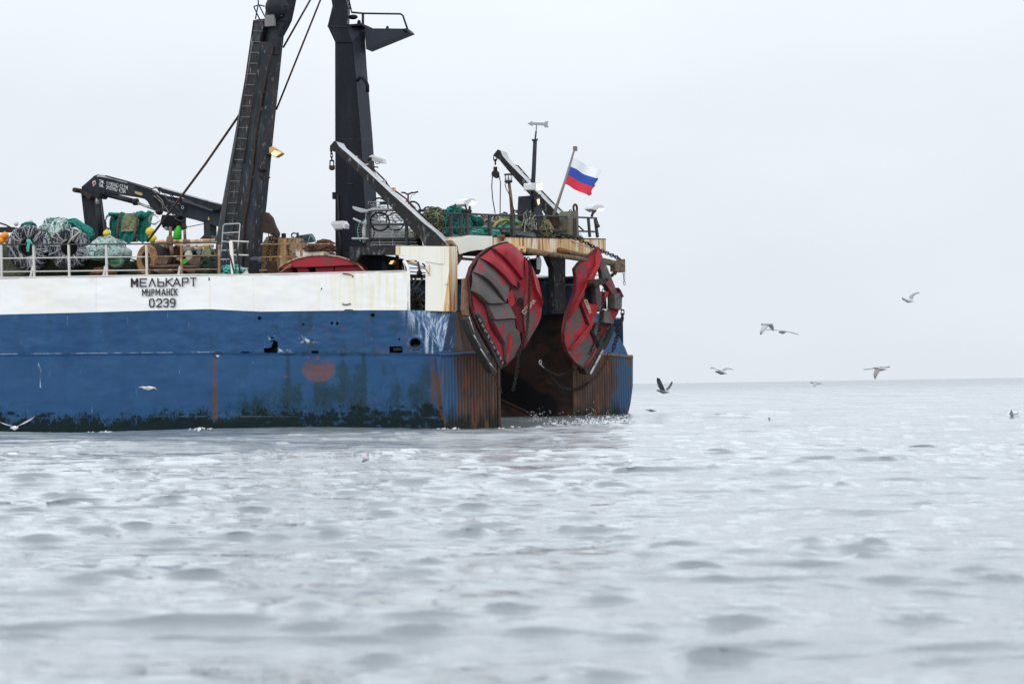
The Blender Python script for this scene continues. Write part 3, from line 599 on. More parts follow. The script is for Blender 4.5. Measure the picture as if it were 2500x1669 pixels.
# far side of the hull, far bulwark seen from inside, decks either side of the ramp
b_ = MB()
fe = pt(tE-.35,0,0); fz = T(6,1300,382).z
ff = lambda f_, z_, d_=0: V((fe.x,fe.y,0))+FW*f_-IN*d_+UP*z_
b_.add([ff(.2,-.9), ff(.2,zb), ff(32,zb+.6), ff(32,-.9)], [(0,1,2,3)], 'hull_blue')
b_.build('hull_side', SHIP)
b_ = MB(); zz5 = P('S', 1330, 681, 11.2).z; print('far bulwark top', zz5)
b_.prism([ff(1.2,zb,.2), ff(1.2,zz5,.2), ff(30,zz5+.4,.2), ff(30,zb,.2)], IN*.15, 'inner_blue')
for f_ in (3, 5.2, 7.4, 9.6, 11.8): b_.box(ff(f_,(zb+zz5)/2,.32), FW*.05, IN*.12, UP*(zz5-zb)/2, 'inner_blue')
b_.tube([ff(1.2,zz5+.03,.28), ff(30,zz5+.43,.28)], .07, 'shade_black', 6)
b_.build('far_bulwark', SHIP)
b_ = MB(); b_.add([pt(tB,0,zb), pt(tE-.5,0,zb), pt(tE-.5,26,zb+.3)+FW*0, pt(tB,26,zb+.3)], [(0,1,2,3)], 'shade_black')
b_.add([pt(.6,1.2,zb-.01), pt(tA,.4,zb-.01), pt(tA,26,zb+.29), A1+IN*.4+FW*24], [(0,1,2,3)], 'shade_black')
b_.build('working_deck', SHIP)
# ---------------------------------------------------------------- painted letters: single-stroke shapes cut as thin raised strips
GLY = {'М':[[(0,0),(0,1),(.5,.35),(1,1),(1,0)]], 'Е':[[(1,1),(0,1),(0,0),(1,0)],[(0,.5),(.85,.5)]], 'Л':[[(0,0),(.5,1),(1,0)]], 'Ь':[[(0,1),(0,0),(.95,0),(1,.1),(1,.42),(.9,.52),(0,.52)]],
 'К':[[(0,0),(0,1)],[(1,1),(0,.48)],[(.22,.6),(1,0)]], 'А':[[(0,0),(.5,1),(1,0)],[(.2,.32),(.8,.32)]], 'Р':[[(0,0),(0,1),(.9,1),(1,.9),(1,.58),(.9,.48),(0,.48)]], 'Т':[[(0,1),(1,1)],[(.5,1),(.5,0)]],
 'У':[[(0,1),(0,.5),(1,.5)],[(1,1),(1,0),(.1,0)]], 'Н':[[(0,0),(0,1)],[(1,0),(1,1)],[(0,.5),(1,.5)]], 'С':[[(1,.85),(.85,1),(.15,1),(0,.85),(0,.15),(.15,0),(.85,0),(1,.15)]],
 '0':[[(.2,0),(0,.2),(0,.8),(.2,1),(.8,1),(1,.8),(1,.2),(.8,0),(.2,0)]], '2':[[(0,.78),(.2,1),(.8,1),(1,.8),(1,.6),(0,0),(1,0)]], '3':[[(0,.85),(.2,1),(.8,1),(1,.8),(.85,.55),(.4,.53)],[(.85,.55),(1,.3),(.8,0),(.2,0),(0,.15)]],
 '9':[[(1,.5),(.2,.45),(0,.6),(0,.85),(.2,1),(.8,1),(1,.85),(1,.3),(.75,0),(.1,0)]], '1':[[(.2,.8),(.55,1),(.55,0)]], '4':[[(.75,0),(.75,1),(0,.3),(1,.3)]], 'S':[[(1,.85),(.8,1),(.2,1),(0,.8),(.1,.55),(.9,.45),(1,.2),(.8,0),(.2,0),(0,.15)]],
 'W':[[(0,1),(.22,0),(.5,.7),(.78,0),(1,1)]], 'L':[[(0,1),(0,0),(1,0)]], 'K':[[(0,0),(0,1)],[(1,1),(0,.48)],[(.22,.6),(1,0)]], 'G':[[(1,.85),(.8,1),(.2,1),(0,.8),(0,.2),(.2,0),(.8,0),(1,.2),(1,.45),(.6,.45)]],
 'M':[[(0,0),(0,1),(.5,.35),(1,1),(1,0)]], '-':[[(.2,.5),(.8,.5)]], ',':[[(.4,.1),(.3,-.12)]], 'C':[[(1,.85),(.85,1),(.15,1),(0,.85),(0,.15),(.15,0),(.85,0),(1,.15)]], 'O':[[(.2,0),(0,.2),(0,.8),(.2,1),(.8,1),(1,.8),(1,.2),(.8,0),(.2,0)]],
 'B':[[(0,0),(0,1),(.8,1),(1,.85),(1,.65),(.8,.53),(0,.53)],[(.8,.53),(1,.38),(1,.12),(.8,0),(0,0)]], 'R':[[(0,0),(0,1),(.9,1),(1,.9),(1,.6),(.9,.48),(0,.48)],[(.45,.48),(1,0)]], 'A':[[(0,0),(.5,1),(1,0)],[(.2,.32),(.8,.32)]]}
def letters(b_, boxes, proj, wid, nrm, mat, thick=.006):
    """boxes: (char, bottom-left px, bottom-right px, top-left px) ; wid: stroke half-width in px ; proj: px -> point"""
    for ch, bl, br, tl in boxes:
        f = lambda p: (bl[0]+(br[0]-bl[0])*p[0]+(tl[0]-bl[0])*p[1], bl[1]+(br[1]-bl[1])*p[0]+(tl[1]-bl[1])*p[1])
        for st in GLY[ch]:
            q = [f(p) for p in st]
            for i, ((x0,y0),(x1,y1)) in enumerate(zip(q, q[1:])):
                L = math.hypot(x1-x0, y1-y0) or 1e-6; ux, uy = (x1-x0)/L, (y1-y0)/L; ex = wid*.8
                c = [(x0-ux*ex-uy*wid, y0-uy*ex+ux*wid), (x1+ux*ex-uy*wid, y1+uy*ex+ux*wid), (x1+ux*ex+uy*wid, y1+uy*ex-ux*wid), (x0-ux*ex+uy*wid, y0-uy*ex-ux*wid)]
                b_.prism([proj(*k)+nrm*(.0008*(i%3)) for k in c], nrm*thick, mat)
def row(text, xs, ys0, ys1, x_to_y=0):
    """xs: left/right edges of each letter; ys0/ys1: top and bottom y at the two ends of the line"""
    X0, X1 = xs[0][0], xs[-1][1]; r = []
    for ch, (a, c) in zip(text, xs):
        t0 = (a-X0)/(X1-X0); t1 = (c-X0)/(X1-X0)
        top = lambda t: ys0[0]+(ys0[1]-ys0[0])*t; bot = lambda t: ys1[0]+(ys1[1]-ys1[0])*t
        r.append((ch, (a, bot(t0)), (c, bot(t1)), (a, top(t0))))
    return r
pa = lambda x, y: P('a', x, y, -.05)
b_ = MB(); rw = row('МЕЛЬКАРТ', [(1146,1194),(1220,1274),(1298,1350),(1374,1424),(1446,1500),(1508,1568),(1588,1636),(1658,1706)], (146,137), (211,206))
letters(b_, rw[:1], pa, 7.5, -IN, 'letters'); letters(b_, rw[1:], pa, 5.2, -IN, 'letters'); b_.build('ship_name', BUL)
b_ = MB(); letters(b_, row('МУРМАНСК', [(1240,1272),(1283,1304),(1322,1340),(1358,1390),(1408,1438),(1453,1474),(1490,1508),(1520,1542)], (238,231), (290,286)), pa, 4.1, -IN, 'letters'); b_.build('home_port', BUL)
b_ = MB(); letters(b_, row('0239', [(1302,1340),(1364,1406),(1424,1464),(1484,1522)], (322,319), (387,386)), pa, 5.4, -IN, 'letters'); b_.build('hull_number', BUL)

# ---------------------------------------------------------------- masts
def mast_rows(z, rows, d, dep, chamf, mat, back=None):
    """rows: (y, left, fold1, fold2, right): outline and the two folds of a mast's face"""
    L = []
    for y, l, f1, f2, r in rows:
        L.append([P(z,l,y,d+chamf), P(z,f1,y,d), P(z,f2,y,d), P(z,r,y,d+chamf), P(z,r,y,d+chamf+dep), P(z,l,y,d+chamf+dep)])
    return L
b_ = MB()
rowsN = [(1290,316,384,650,772),(900,352,425,690,792),(640,396,455,712,825),(0,513,540,760,887)]
b_.loft(mast_rows(3, rowsN, .95, .75, .30, ''), 'mast_salty')
rows2 = [(1331,513,540,760,887),(450,672,690,875,978),(400,680,700,880,983)]
b_.loft(mast_rows(2, rows2, .95, .75, .30, ''), 'mast_salty')
MN = b_.build('mast', SHIP); MN['label'] = 'salt streaked near mast leg leaning inboard with a ladder'
b_ = MB()     # stepped ladder column head and its gusset
b_.prism(PS(2, [(682,400),(703,195),(740,185),(803,180),(800,240),(775,310),(755,400)], .90), IN*.45, 'mast_salty')
b_.build('column_head', MN)
b_ = MB()
hd = [(520,772,968),(410,790,985),(350,795,990),(270,798,1035),(200,803,1068),(100,815,1090),(0,838,1110),(-150,872,1140)]
b_.loft([[P(2,l,y,1.25), P(2,l+.3*(r-l),y,1.0), P(2,l+.72*(r-l),y,1.0), P(2,r,y,1.3), P(2,r,y,2.0), P(2,l,y,2.0)] for y,l,r in hd], 'mast_black')
b_.blob(P(2,925,70,1.0), FW*.40, UP*.40, IN*.3, 'mast_black', 18, 12)
b_.tube(PS(2,[(808,195),(1068,198)],.98), .02, 'mast_black', 5)
b_.build('mast_head', MN)
b_ = MB()
for x0, y0, x1, y1 in [(703,195,508,1566),(772,400,608,1566)]:
    b_.tube(PS(2,[(x0,y0),((x0*.5+x1*.5),(y0+y1)/2),(x1,y1)],.86), .02, 'iron', 5)
b_.tube(PS(3,[(540,0),(500,235),(455,560),(432,800)],.86), .02, 'iron', 5); b_.tube(PS(3,[(636,0),(600,235),(555,560),(505,900)],.86), .02, 'iron', 5)
for k in range(14):
    y = 195+k*102.5; xl = np.interp(y,[195,1566],[703,508]); xr = np.interp(y,[195,400,1566],[800,768,608])
    b_.tube(PS(2,[(xl,y),(xr,y+3)],.86), .011, 'grey_steel', 4)
for k in range(8): 
    y = 195+k*102.5; xl = np.interp(y,[0,560,800],[540,455,432]); xr = np.interp(y,[0,560,900],[636,555,505])
    b_.tube(PS(3,[(xl,y),(xr,y+3)],.86), .011, 'grey_steel', 4)
b_.build('ladder', MN)
b_ = MB()   # conduit pipes down the mast face
b_.tube(PS(2,[(885,430),(830,700),(770,1010),(738,1180),(700,1560)],.90), .035, 'dark_rust', 6); b_.tube(PS(3,[(718,0),(690,300),(640,640),(615,760),(600,1200)],.90), .035, 'dark_rust', 6)
b_.tube(PS(2,[(875,440),(845,620),(780,1010)],.87), .018, 'iron', 5)
b_.build('conduit', MN)
b_ = MB()   # hand rails on the mast head
for pts in ([(703,65),(752,50),(806,62)], [(703,65),(758,185)], [(752,50),(812,165)], [(742,-40),(748,48)], [(718,185),(742,60)], [(875,40),(1072,60)]): b_.tube(PS(2,pts,.85), .022, 'mast_grey', 5)
b_.tube(PS(2,[(848,40),(862,26),(885,35),(882,165)],.82), .035, 'galv', 6)
b_.box(P(2,860,200,.85), FW*.17, UP*.18, IN*.06, 'grey_steel')
b_.tube(PS(2,[(1000,40),(975,100),(1000,95)],.9), .02, 'galv', 5); b_.tube(PS(2,[(975,110),(965,155)],.9), .02, 'galv', 5)
b_.build('masthead_rail', MN)
b_ = MB()   # chain bracket at the mast's aft face
b_.prism(PS(3,[(740,695),(818,697),(862,745),(888,820),(925,892),(920,935),(900,935),(862,905),(790,893),(745,880)],1.2), IN*.25, 'dark_rust'); b_.build('chain_bracket', MN)
b_ = MB(); b_.tube(PS(3,[(750,350),(800,372),(855,372),(858,362),(805,355),(750,350)],1.0), .018, 'iron', 5); b_.build('cleat', MN); b_ = MB()
b_.prism(PS(3,[(750,275),(805,292),(770,302),(750,300)],.95), IN*.2, 'mast_dark'); b_.build('cleat', MN)
b_ = MB()   # boarding gate at the mast foot
for pts in ([(385,1130),(398,1000),(410,830),(425,812),(560,805),(572,812),(556,1000),(533,1160)], [(408,898),(562,888)], [(395,975),(500,985)], [(392,1062),(530,1060)], [(388,1148),(470,1146)]): b_.tube(PS(3,pts,.5), .022, 'galv', 5)
b_.build('boarding_gate', SHIP)

D8 = 8.2
b_ = MB()
def far_rows(z, rows): return [[P(z,l,y,D8), P(z,f,y,D8), P(z,r,y,D8+.75), P(z,r-30,y,D8+1.3), P(z,l,y,D8+1.3)] for y,l,f,r in rows]
b_.loft(far_rows(3,[(1290,1483,1800,1915),(560,1483,1755,1875),(0,1481,1725,1840)]), 'mast_dark')
b_.loft(far_rows(2,[(1331,1481,1725,1840),(650,1480,1668,1783),(400,1480,1640,1768)]), 'mast_dark')
MF = b_.build('mast', SHIP); MF['label'] = 'plain dark far mast leg with a side platform'
b_ = MB()
for z, rows in ((3,[(1290,1800,1915),(560,1755,1875),(0,1725,1840)]), (2,[(1331,1725,1840),(650,1668,1783),(400,1640,1768),(262,1588,1768)])):
    b_.loft([[P(z,f+3,y,D8-.02), P(z,r,y,D8+.73), P(z,r-10,y,D8+.8), P(z,f+3,y,D8+.1)] for y,f,r in rows], 'mast_grey')
b_.build('lit_aft_face', MF)  # lighter copy of the mast colour for its brighter lit aft face
b_ = MB()
kn = [(405,1480,1642),(250,1408,1592),(60,1455,1600),(0,1445,1586),(-160,1415,1545)]
b_.loft([[P(2,l,y,D8-.05), P(2,r,y,D8-.05), P(2,r+25,y,D8+.7), P(2,r+20,y,D8+1.35), P(2,l,y,D8+1.35)] for y,l,r in kn], 'mast_dark')
b_.tube(PS(2,[(1408,254),(1590,258),(1632,250)],D8-.06), .02, 'mast_grey', 5)
b_.build('mast_knee', MF)
b_ = MB()
b_.prism(PS(2,[(1762,272),(2160,275),(2186,305),(1776,472)],D8+.35), IN*.6, 'mast_grey')
b_.blob(P(2,2172,303,D8+.5), FW*.09, UP*.10, IN*.4, 'mast_dark', 12, 8)
b_.box(P(2,1705,262,D8+.6), FW*.33, UP*.035, IN*.5, 'mast_dark')
b_.prism(PS(2,[(1965,272),(1972,248),(1980,248),(1990,272)],D8+.4), IN*.1, 'mast_dark')
b_.build('side_platform', MF)
b_ = MB()
for d in (D8+.4, D8+.9): b_.tube(PS(2,[(1640,120),(1752,130),(2105,135),(2128,150),(2172,278)],d), .035, 'mast_dark', 6)
b_.tube(PS(2,[(1746,130),(1746,270)],D8+.4), .05, 'mast_dark', 6)
b_.tube(PS(2,[(1600,-60),(1640,125)],D8+.4), .025, 'mast_dark', 5); b_.tube(PS(2,[(1572,-60),(1605,120)],D8+.4), .025, 'mast_dark', 5)
for k in range(4): b_.tube(PS(2,[(1585+k*9-20,-30+k*38),(1612+k*9,-32+k*38)],D8+.4), .018, 'mast_grey', 4)
b_.build('platform_rail', MF)
b_ = MB(); b_.blob(P(2,1652,165,D8+.3), FW*.18, UP*.09, IN*.14, 'mast_dark', 12, 8); b_.blob(P(2,1710,225,D8+.5), FW*.07, UP*.13, IN*.1, 'mast_dark', 12, 8); b_.box(P(2,1690,255,D8+.5), FW*.24, UP*.04, IN*.12, 'mast_dark'); b_.build('deck_lamp', MF)
b_ = MB(); b_.tube(PS(2,[(1690,775),(1715,742),(1745,748),(1775,780),(1790,820),(1790,882)],D8+.0), .066, 'mast_dark', 10); b_.build('vent_pipe', MF)
b_ = MB(); b_.prism(PS(3,[(1595,418),(1655,420),(1640,432),(1600,428)],D8-.02), IN*.05, 'mast_grey'); b_.build('name_plate', MF); b_ = MB(); b_.box(P(3,1478,540,D8+.1), FW*.06, UP*.12, IN*.1, 'mast_dark'); b_.build('junction_box', MF); b_ = MB(); b_.tube(PS(3,[(1850,265),(1892,268)],D8+.5), .025, 'mast_grey', 5); b_.build('stub_pipe', MF); b_ = MB(); b_.tube(PS(3,[(1505,530),(1520,870),(1538,1120)],D8-.06), .03, 'iron', 5); b_.build('cable_conduit', MF)
# stays
for pts, d0, d1 in (([(1345,-10),(918,1050)],2.2,1.6), ([(1250,-10),(985,455)],3.0,1.7)):
    b_ = MB(); b_.tube([P(2,*pts[0],d0), P(2,*pts[1],d1)], .032, 'dark_rust', 6); b_.build('stay_wire', SHIP)
b_ = MB(); b_.tube([P(2,575,1085,1.4), P(1,2105,0,1.3), P(1,1860,330,1.0), P(1,1505,800,.35)], .04, 'dark_rust', 6); b_.build('stay_wire', SHIP)
b_ = MB(); b_.tube(PS('k',[(-30,215),(120,265),(240,325)],2.5), .03, 'iron', 5); b_.build('stay_wire', SHIP)

# ---------------------------------------------------------------- stern gantry
EG = (P(6,490,400,.05)-O).dot(AF)
b_ = MB()
c0 = P(6,490,625,.05); c1 = P(6,490,128,.05)
def gx(z, x, y): return T(z, x, y, EG)
b_.prism(PS(6,[(308,622),(311,236),(450,236),(450,128),(490,128),(490,625)],.07), IN*.62, 'cream')
b_.prism([gx(6,492,128), gx(6,556,130), gx(6,553,622), gx(6,490,625)], -AF*.5, 'rusty_cream')
GP = b_.build('gantry_pillar', SHIP)
b_ = MB(); b_.prism(PS('g',[(1058,85),(2050,92),(2050,455),(1950,450),(1640,400),(1400,335),(1225,290),(1058,268)],.04), IN*.75, 'cream')
b_.prism(PS('g',[(1060,86),(1150,86),(1150,262),(1060,262)],.03), IN*.02, 'rusty_cream'); b_.build('gantry_bracket', SHIP)
b_ = MB(); b_.prism(PS('g',[(1725,475),(1745,475),(1750,690),(1735,690)],.02), IN*.04, 'rusty_cream'); b_.build('hinge', GP); b_ = MB(); b_.tube(PS('g',[(1640,500),(1690,590),(1735,660)],0), .012, 'rust', 4); b_.build('cable_end', GP); b_ = MB(); b_.tube(PS('g',[(2065,870),(2110,880),(2135,845)],0), .012, 'rust', 4); b_.build('cable_end', GP)
b_ = MB()
# crossbeam athwart the stern
b_.prism([gx(6,*p) for p in [(512,82),(650,45),(860,55),(1689,74),(1689,182),(1560,186),(1320,178),(1050,160),(900,140),(790,148),(650,166),(566,192),(556,130)]], -AF*1.0, 'rusty_cream')
b_.prism([gx(6,*p)+AF*.02 for p in [(820,52),(1240,62),(1689,70),(1689,76),(1240,68),(820,58)]], -AF*.3, 'dark_rust')
GB = b_.build('gantry_crossbeam', SHIP)
b_ = MB(); b_.prism([gx(6,*p)+AF*.012 for p in [(513,80),(650,44),(820,52),(820,150),(700,158),(650,166),(566,190),(556,132)]], -AF*.05, 'cream'); b_.build('haunch_plate', GB)
b_ = MB(); b_.prism([gx(6,*p)-AF*.35 for p in [(1310,176),(1450,182),(1450,640),(1370,640),(1360,290)]], -AF*.22, 'boom_side'); b_.build('far_pillar', SHIP); b_ = MB(); b_.prism([gx(6,*p)-AF*.5 for p in [(566,200),(700,165),(700,215),(640,300),(566,380)]], -AF*.3, 'old_brown'); b_.build('inner_bracket', SHIP)
b_ = MB(); b_.add([gx(6,520,118)-AF*.1, gx(6,1685,178)-AF*.1, gx(6,1685,178)-AF*1.0+FW*3.2, gx(6,520,118)-AF*1.0+FW*3.2], [(0,1,2,3)], 'shade_black'); 
b_.box(gx(6,1200,205)-AF*2.6, TD*2.0, UP*.04, AF*.06, 'brass_box'); b_.build('platform_underside', SHIP)
# side platform forward of the gantry
b_ = MB(); b_.prism(PS('g',[(105,105),(1057,98),(1057,268),(345,265),(240,400),(108,400)],.1), IN*.25, 'boom_side'); b_.build('side_platform_beam', SHIP)
b_ = MB(); b_.add([P('g',108,120,.12), P('g',2050,100,.12), P('g',2050,100,.12)+IN*2.9, P('g',108,120,.12)+IN*2.9], [(0,1,2,3)], 'iron')
b_.prism(PS('g',[(380,268),(780,268),(760,610),(420,610)],1.0), IN*1.2, 'shade_black'); b_.prism(PS('g',[(240,400),(360,290),(390,610),(240,610)],1.6), IN*.6, 'dark_rust'); b_.build('side_platform_deck', SHIP)

# ---------------------------------------------------------------- the two derrick booms
def boom(d, z, low, top, outer, label, th):
    b_ = MB(); b_.prism(PS(z, top+low[::-1], d), IN*th, 'boom_side')
    BO = b_.build('derrick_boom', SHIP); BO['label'] = label
    b_ = MB(); n = min(len(top), len(outer)); a = PS(z, top, d); c = PS(z, outer, d+th)
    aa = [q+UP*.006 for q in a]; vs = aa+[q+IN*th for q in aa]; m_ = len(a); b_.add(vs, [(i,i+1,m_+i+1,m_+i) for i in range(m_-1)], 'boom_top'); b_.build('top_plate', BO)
    return BO
top4 = [(110,75),(155,20),(178,28),(205,75),(350,200),(560,390),(740,560),(920,720),(1080,870),(1230,990),(1365,1128)]
low4 = [(112,110),(150,132),(165,128),(430,370),(620,580),(780,740),(930,905),(1080,1065),(1110,1130)]
BN = boom(.22, 4, low4, top4, top4, 'near derrick boom with a salt whitened top and a ladder rail', .62)
b_ = MB()
for pts in ([(345,200),(400,182),(520,265),(700,440),(745,515),(800,545),(930,640),(1010,740),(1200,895),(1255,935)], [(530,340),(640,440),(740,500),(745,545),(800,545)], [(940,650),(1000,720),(1080,830),(1180,920),(1260,940)]): b_.tube(PS(4,pts,.95), .028, 'dark_rust' if pts[0][0] == 345 else 'iron', 5)
for x0,y0,x1,y1 in [(345,200,400,184),(440,280,520,266),(540,365,610,355),(640,450,710,438),(740,545,800,545)]: b_.tube([P(4,x0,y0,.5), P(4,x1,y1,.95)], .025, 'galv', 5)
b_.box(P(4,765,540,.9), FW*.12, UP*.07, IN*.06, 'locker'); b_.build('ladder_rail', BN)
top5 = [(545,425),(588,372),(615,380),(640,440),(720,530),(850,660),(950,770),(1050,870),(1180,1000),(1330,1150),(1450,1300)]
low5 = [(548,440),(590,470),(605,480),(720,620),(940,865),(1060,1010),(1150,1160),(1230,1300)]
BFa = boom(10.3, 5, low5, top5, top5, 'far derrick boom rising beyond the stern platform', .75)
b_ = MB()
for pts in ([(705,520),(805,545),(930,690),(1060,815),(1200,960),(1340,1085),(1500,1230)], ): b_.tube(PS(5,pts,11.2), .03, 'iron', 5)
for x0,y0,x1,y1 in [(705,520,805,545),(790,600,865,605),(860,665,945,690),(1050,860,1110,870),(1140,955,1200,960),(1220,1030,1275,1030)]: b_.tube([P(5,x0,y0,10.9), P(5,x1,y1,11.2)], .025, 'galv', 5)
b_.build('ladder_rail', BFa)

# ---------------------------------------------------------------- railings
b_ = MB(); RD = .06
b_.tube(PS(1,[(-40,826),(0,826),(700,826),(1500,820),(2230,808),(2290,815)],RD)+PS(3,[(440,1030),(480,1130),(520,1290)],RD), .026, 'rail_dark', 6); RL1 = b_.build('railing', SHIP); RL1['label'] = 'side railing above the white bulwark'
b_ = MB(); b_.tube(PS(1,[(-40,968),(0,968),(705,960),(1500,952)],RD), .024, 'rail_white', 6); b_.build('rail_bar', RL1)
b_ = MB(); b_.tube(PS(1,[(1500,952),(1860,945),(2240,938)],RD), .024, 'rail_rust', 6); b_.build('rail_bar', RL1)
b_ = MB(); b_.tube(PS(1,[(-40,1106),(705,1098),(1500,1088)],RD), .024, 'rail_white', 6); b_.build('rail_bar', RL1)
b_ = MB(); b_.tube(PS(1,[(1500,1088),(1860,1084),(2240,1078)],RD), .024, 'rail_rust', 6); b_.build('rail_bar', RL1)
for xt, xb, mt in [(12,18,'rail_white'),(343,352,'rail_white'),(703,712,'rail_white'),(1088,1096,'rail_white'),(1500,1506,'rail_white'),(1858,1862,'rail_rust'),(2244,2246,'rail_rust')]:
    b_ = MB(); b_.bar(P(1,xt,830,RD), P(1,xb,1168 if xb < 1400 else 1150,RD), .075, .05, mt, IN); b_.build('rail_post', RL1)
for xt, xb in [(340,312),(1080,1058),(1846,1822)]:
    b_ = MB(); b_.bar(P(1,xt,1045,RD), P(1,xb,1165,RD), .07, .04, 'rail_white', IN); b_.build('rail_brace', RL1)
b_ = MB()
for pts in ([(478,972),(655,980)], [(500,1105),(652,1108)], [(540,1235),(640,1237)]): b_.tube(PS(3,pts,.1), .03, 'rail_white', 6)
b_.bar(P(3,485,972,.1), P(3,505,1285,.1), .11, .06, 'cream', IN); b_.prism(PS(3,[(590,1290),(635,1245),(652,1290)],.1), IN*.05, 'rail_white'); b_.build('railing', SHIP)
b_ = MB()
for pts in ([(770,1003),(1480,1000)], [(770,1128),(1120,1120)], [(755,1253),(830,1250)]): b_.tube(PS(3,pts,.5), .026, 'rail_rust', 6)
b_.bar(P(3,1150,1000,.5), P(3,1160,1130,.5), .07, .05, 'rail_rust', IN); b_.build('railing', SHIP)
# cage and rail on the side platform
b_ = MB(); RP = .95
for pts in ([(355,722),(430,742),(500,760),(560,748),(700,745),(830,752)],[(365,735),(440,768),(520,770)]): b_.tube(PS(4,pts,RP-.1), .04, 'galv', 6)
for pts in ([(500,762),(810,758)],[(520,910),(930,906)],[(520,1056),(1062,1054)]): b_.tube(PS(4,pts,RP), .03, 'rail_dark', 6)
for pts in ([(360,842),(440,880),(500,905)],[(345,1055),(520,1056)]): b_.tube(PS(4,pts,RP-.1), .035, 'galv', 6)
R2 = b_.build('railing', SHIP); R2['label'] = 'dark railing round the side platform with bent grey ends'
for x in (520, 926):
    b_ = MB(); b_.bar(P(4,x,690 if x < 600 else 880,RP), P(4,x,1140,RP), .10, .06, 'rail_dark', IN); b_.build('rail_post', R2)
b_ = MB()
for k in range(17):
    y = 665+k*28.5; xr = np.interp(y,[665,800,900,1140],[760,850,930,1060]); b_.tube(PS(4,[(518,y),(xr,y+1)],RP+.12), .011, 'galv', 4)
for x in (518,640,778): b_.tube(PS(4,[(x,668),(x,1135)],RP+.12), .012, 'galv', 4)
b_.build('wire_cage', SHIP)
# rail of the stern platform
EP = EG-.25
b_ = MB()
for pts, mt in (([(-20,1058),(150,1052),(270,1052),(420,1062),(860,1075),(1200,1080),(1640,1100)],'rail_dark'), ([(-10,1208),(130,1205),(270,1200),(500,1205),(980,1222),(1650,1245)],'rail_dark')): b_.tube([T(5,x,y,EP) for x,y in pts], .035, mt, 6)
R3 = b_.build('railing', SHIP); R3['label'] = 'dark railing along the stern platform above the gantry beam'
for x0,y0,x1,y1,w in [(262,1045,268,1292,.16),(500,1070,505,1282,.12),(1552,1100,1568,1302,.10),(1625,1110,1650,1305,.12),(200,1060,195,1290,.06),(90,1060,100,1290,.06)]:
    b_ = MB(); b_.bar(T(5,x0,y0,EP), T(5,x1,y1,EP), w, .07, 'rail_dark', AF); b_.build('rail_post', R3)
for x, y, w in [(178,1130,.06),(60,1100,.05)]:
    b_ = MB(); b_.bar(T(5,x,1080,EP-.1), T(5,x+25,1290,EP-.1), w, .05, 'dark_rust', AF); b_.build('rail_post', R3)
b_ = MB()   # upper rail on the far side and hoops
b_.tube([T(4,x,y,EP-2.2) for x,y in [(1060,758),(1340,757)]], .05, 'rail_dark', 6)
b_.tube([T(4,x,y,EP-2.2) for x,y in [(1105,752),(1125,728),(1160,720),(1195,735),(1205,752)]], .03, 'rail_dark', 6)
b_.build('railing', SHIP); b_ = MB(); b_.tube([T(5,x,y,EP-1.5) for x,y in [(730,1050),(760,1020),(800,1020),(830,1050)]], .03, 'rail_dark', 6); b_.build('rail_hoop', SHIP); b_ = MB(); b_.tube([T(5,x,y,EP-1.5) for x,y in [(780,1040),(830,1030),(870,1060)]], .03, 'rail_dark', 6)
b_.build('rail_hoop', SHIP); b_ = MB(); b_.tube([T(5,x,y,EP-.7) for x,y in [(1050,1010),(1090,1020),(1120,1080),(1135,1160)]], .03, 'rail_dark', 6); b_.build('rail_hoop', SHIP)
# platform floor
b_ = MB(); b_.add([gx(6,640,50), gx(6,1688,72), gx(6,1688,72)-AF*.2+FW*3.6, gx(6,640,50)+FW*3.6], [(0,1,2,3)], 'iron'); b_.build('stern_platform_deck', SHIP)

# ---------------------------------------------------------------- poles, lamps and fittings on the stern platform
b_ = MB(); b_.tube([T(5,986,275,EP-.2), T(5,972,600,EP-.2), T(5,955,880,EP-.2), T(5,945,1040,EP-.2)], [.068,.072,.08,.085], 'mast_black', 8); b_.tube([T(5,997,180,EP-.2), T(5,986,270,EP-.2)], .032, 'mast_black', 6); b_.tube([T(5,1000,112,EP-.2), T(5,997,180,EP-.2)], .016, 'iron', 5); b_.tube([T(5,960,272,EP-.2), T(5,1008,266,EP-.2)], .04, 'mast_black', 6)
b_.prism([T(5,x,y,EP-.15) for x,y in [(945,860),(1040,860),(1050,1000),(1080,1080),(1010,1300),(960,1300),(935,1050)]], -AF*.5, 'mast_black')
PO = b_.build('vane_pole', SHIP)
b_ = MB(); b_.prism([T(5,x,y,EP-.2) for x,y in [(912,94),(962,66),(955,82),(1095,86),(1100,72),(1130,74),(1118,102),(1130,138),(1098,136),(1092,118),(955,108),(965,122)]], -AF*.03, 'vane'); b_.build('wind_arrow', PO)
b_ = MB(); b_.tube([T(5,708,715,EP), T(5,728,880,EP), T(5,742,1060,EP)], [.05,.055,.06], 'old_brown', 7); b_.bar(T(5,742,1050,EP), T(5,750,1295,EP), .17, .12, 'rail_dark', AF)
b_.tube([T(5,x,y,EP+.06) for x,y in [(690,725),(665,740),(680,790),(715,855),(740,950),(762,1010),(768,1100)]], .016, 'iron', 4)
SL = b_.build('signal_lamp', SHIP)
b_ = MB(); b_.loft([[T(5,703,y,EP)+(TD*math.cos(a)+AF*math.sin(a))*r for a in [i*math.pi/5 for i in range(10)]] for y,r in [(712,.10),(690,.13),(650,.13),(636,.10)]], 'lens_white', smooth=True); b_.build('lamp_lens', SL)
b_ = MB()
for y,r,h in ((638,.14,.05),(712,.13,.06)): b_.disc(T(5,703,y,EP), TD, AF, r, h, 'iron', 12)
for x in (670,703,735): b_.tube([T(5,x,640,EP+.12), T(5,x,712,EP+.12)], .012, 'iron', 4)
b_.build('lamp_guard', SL)
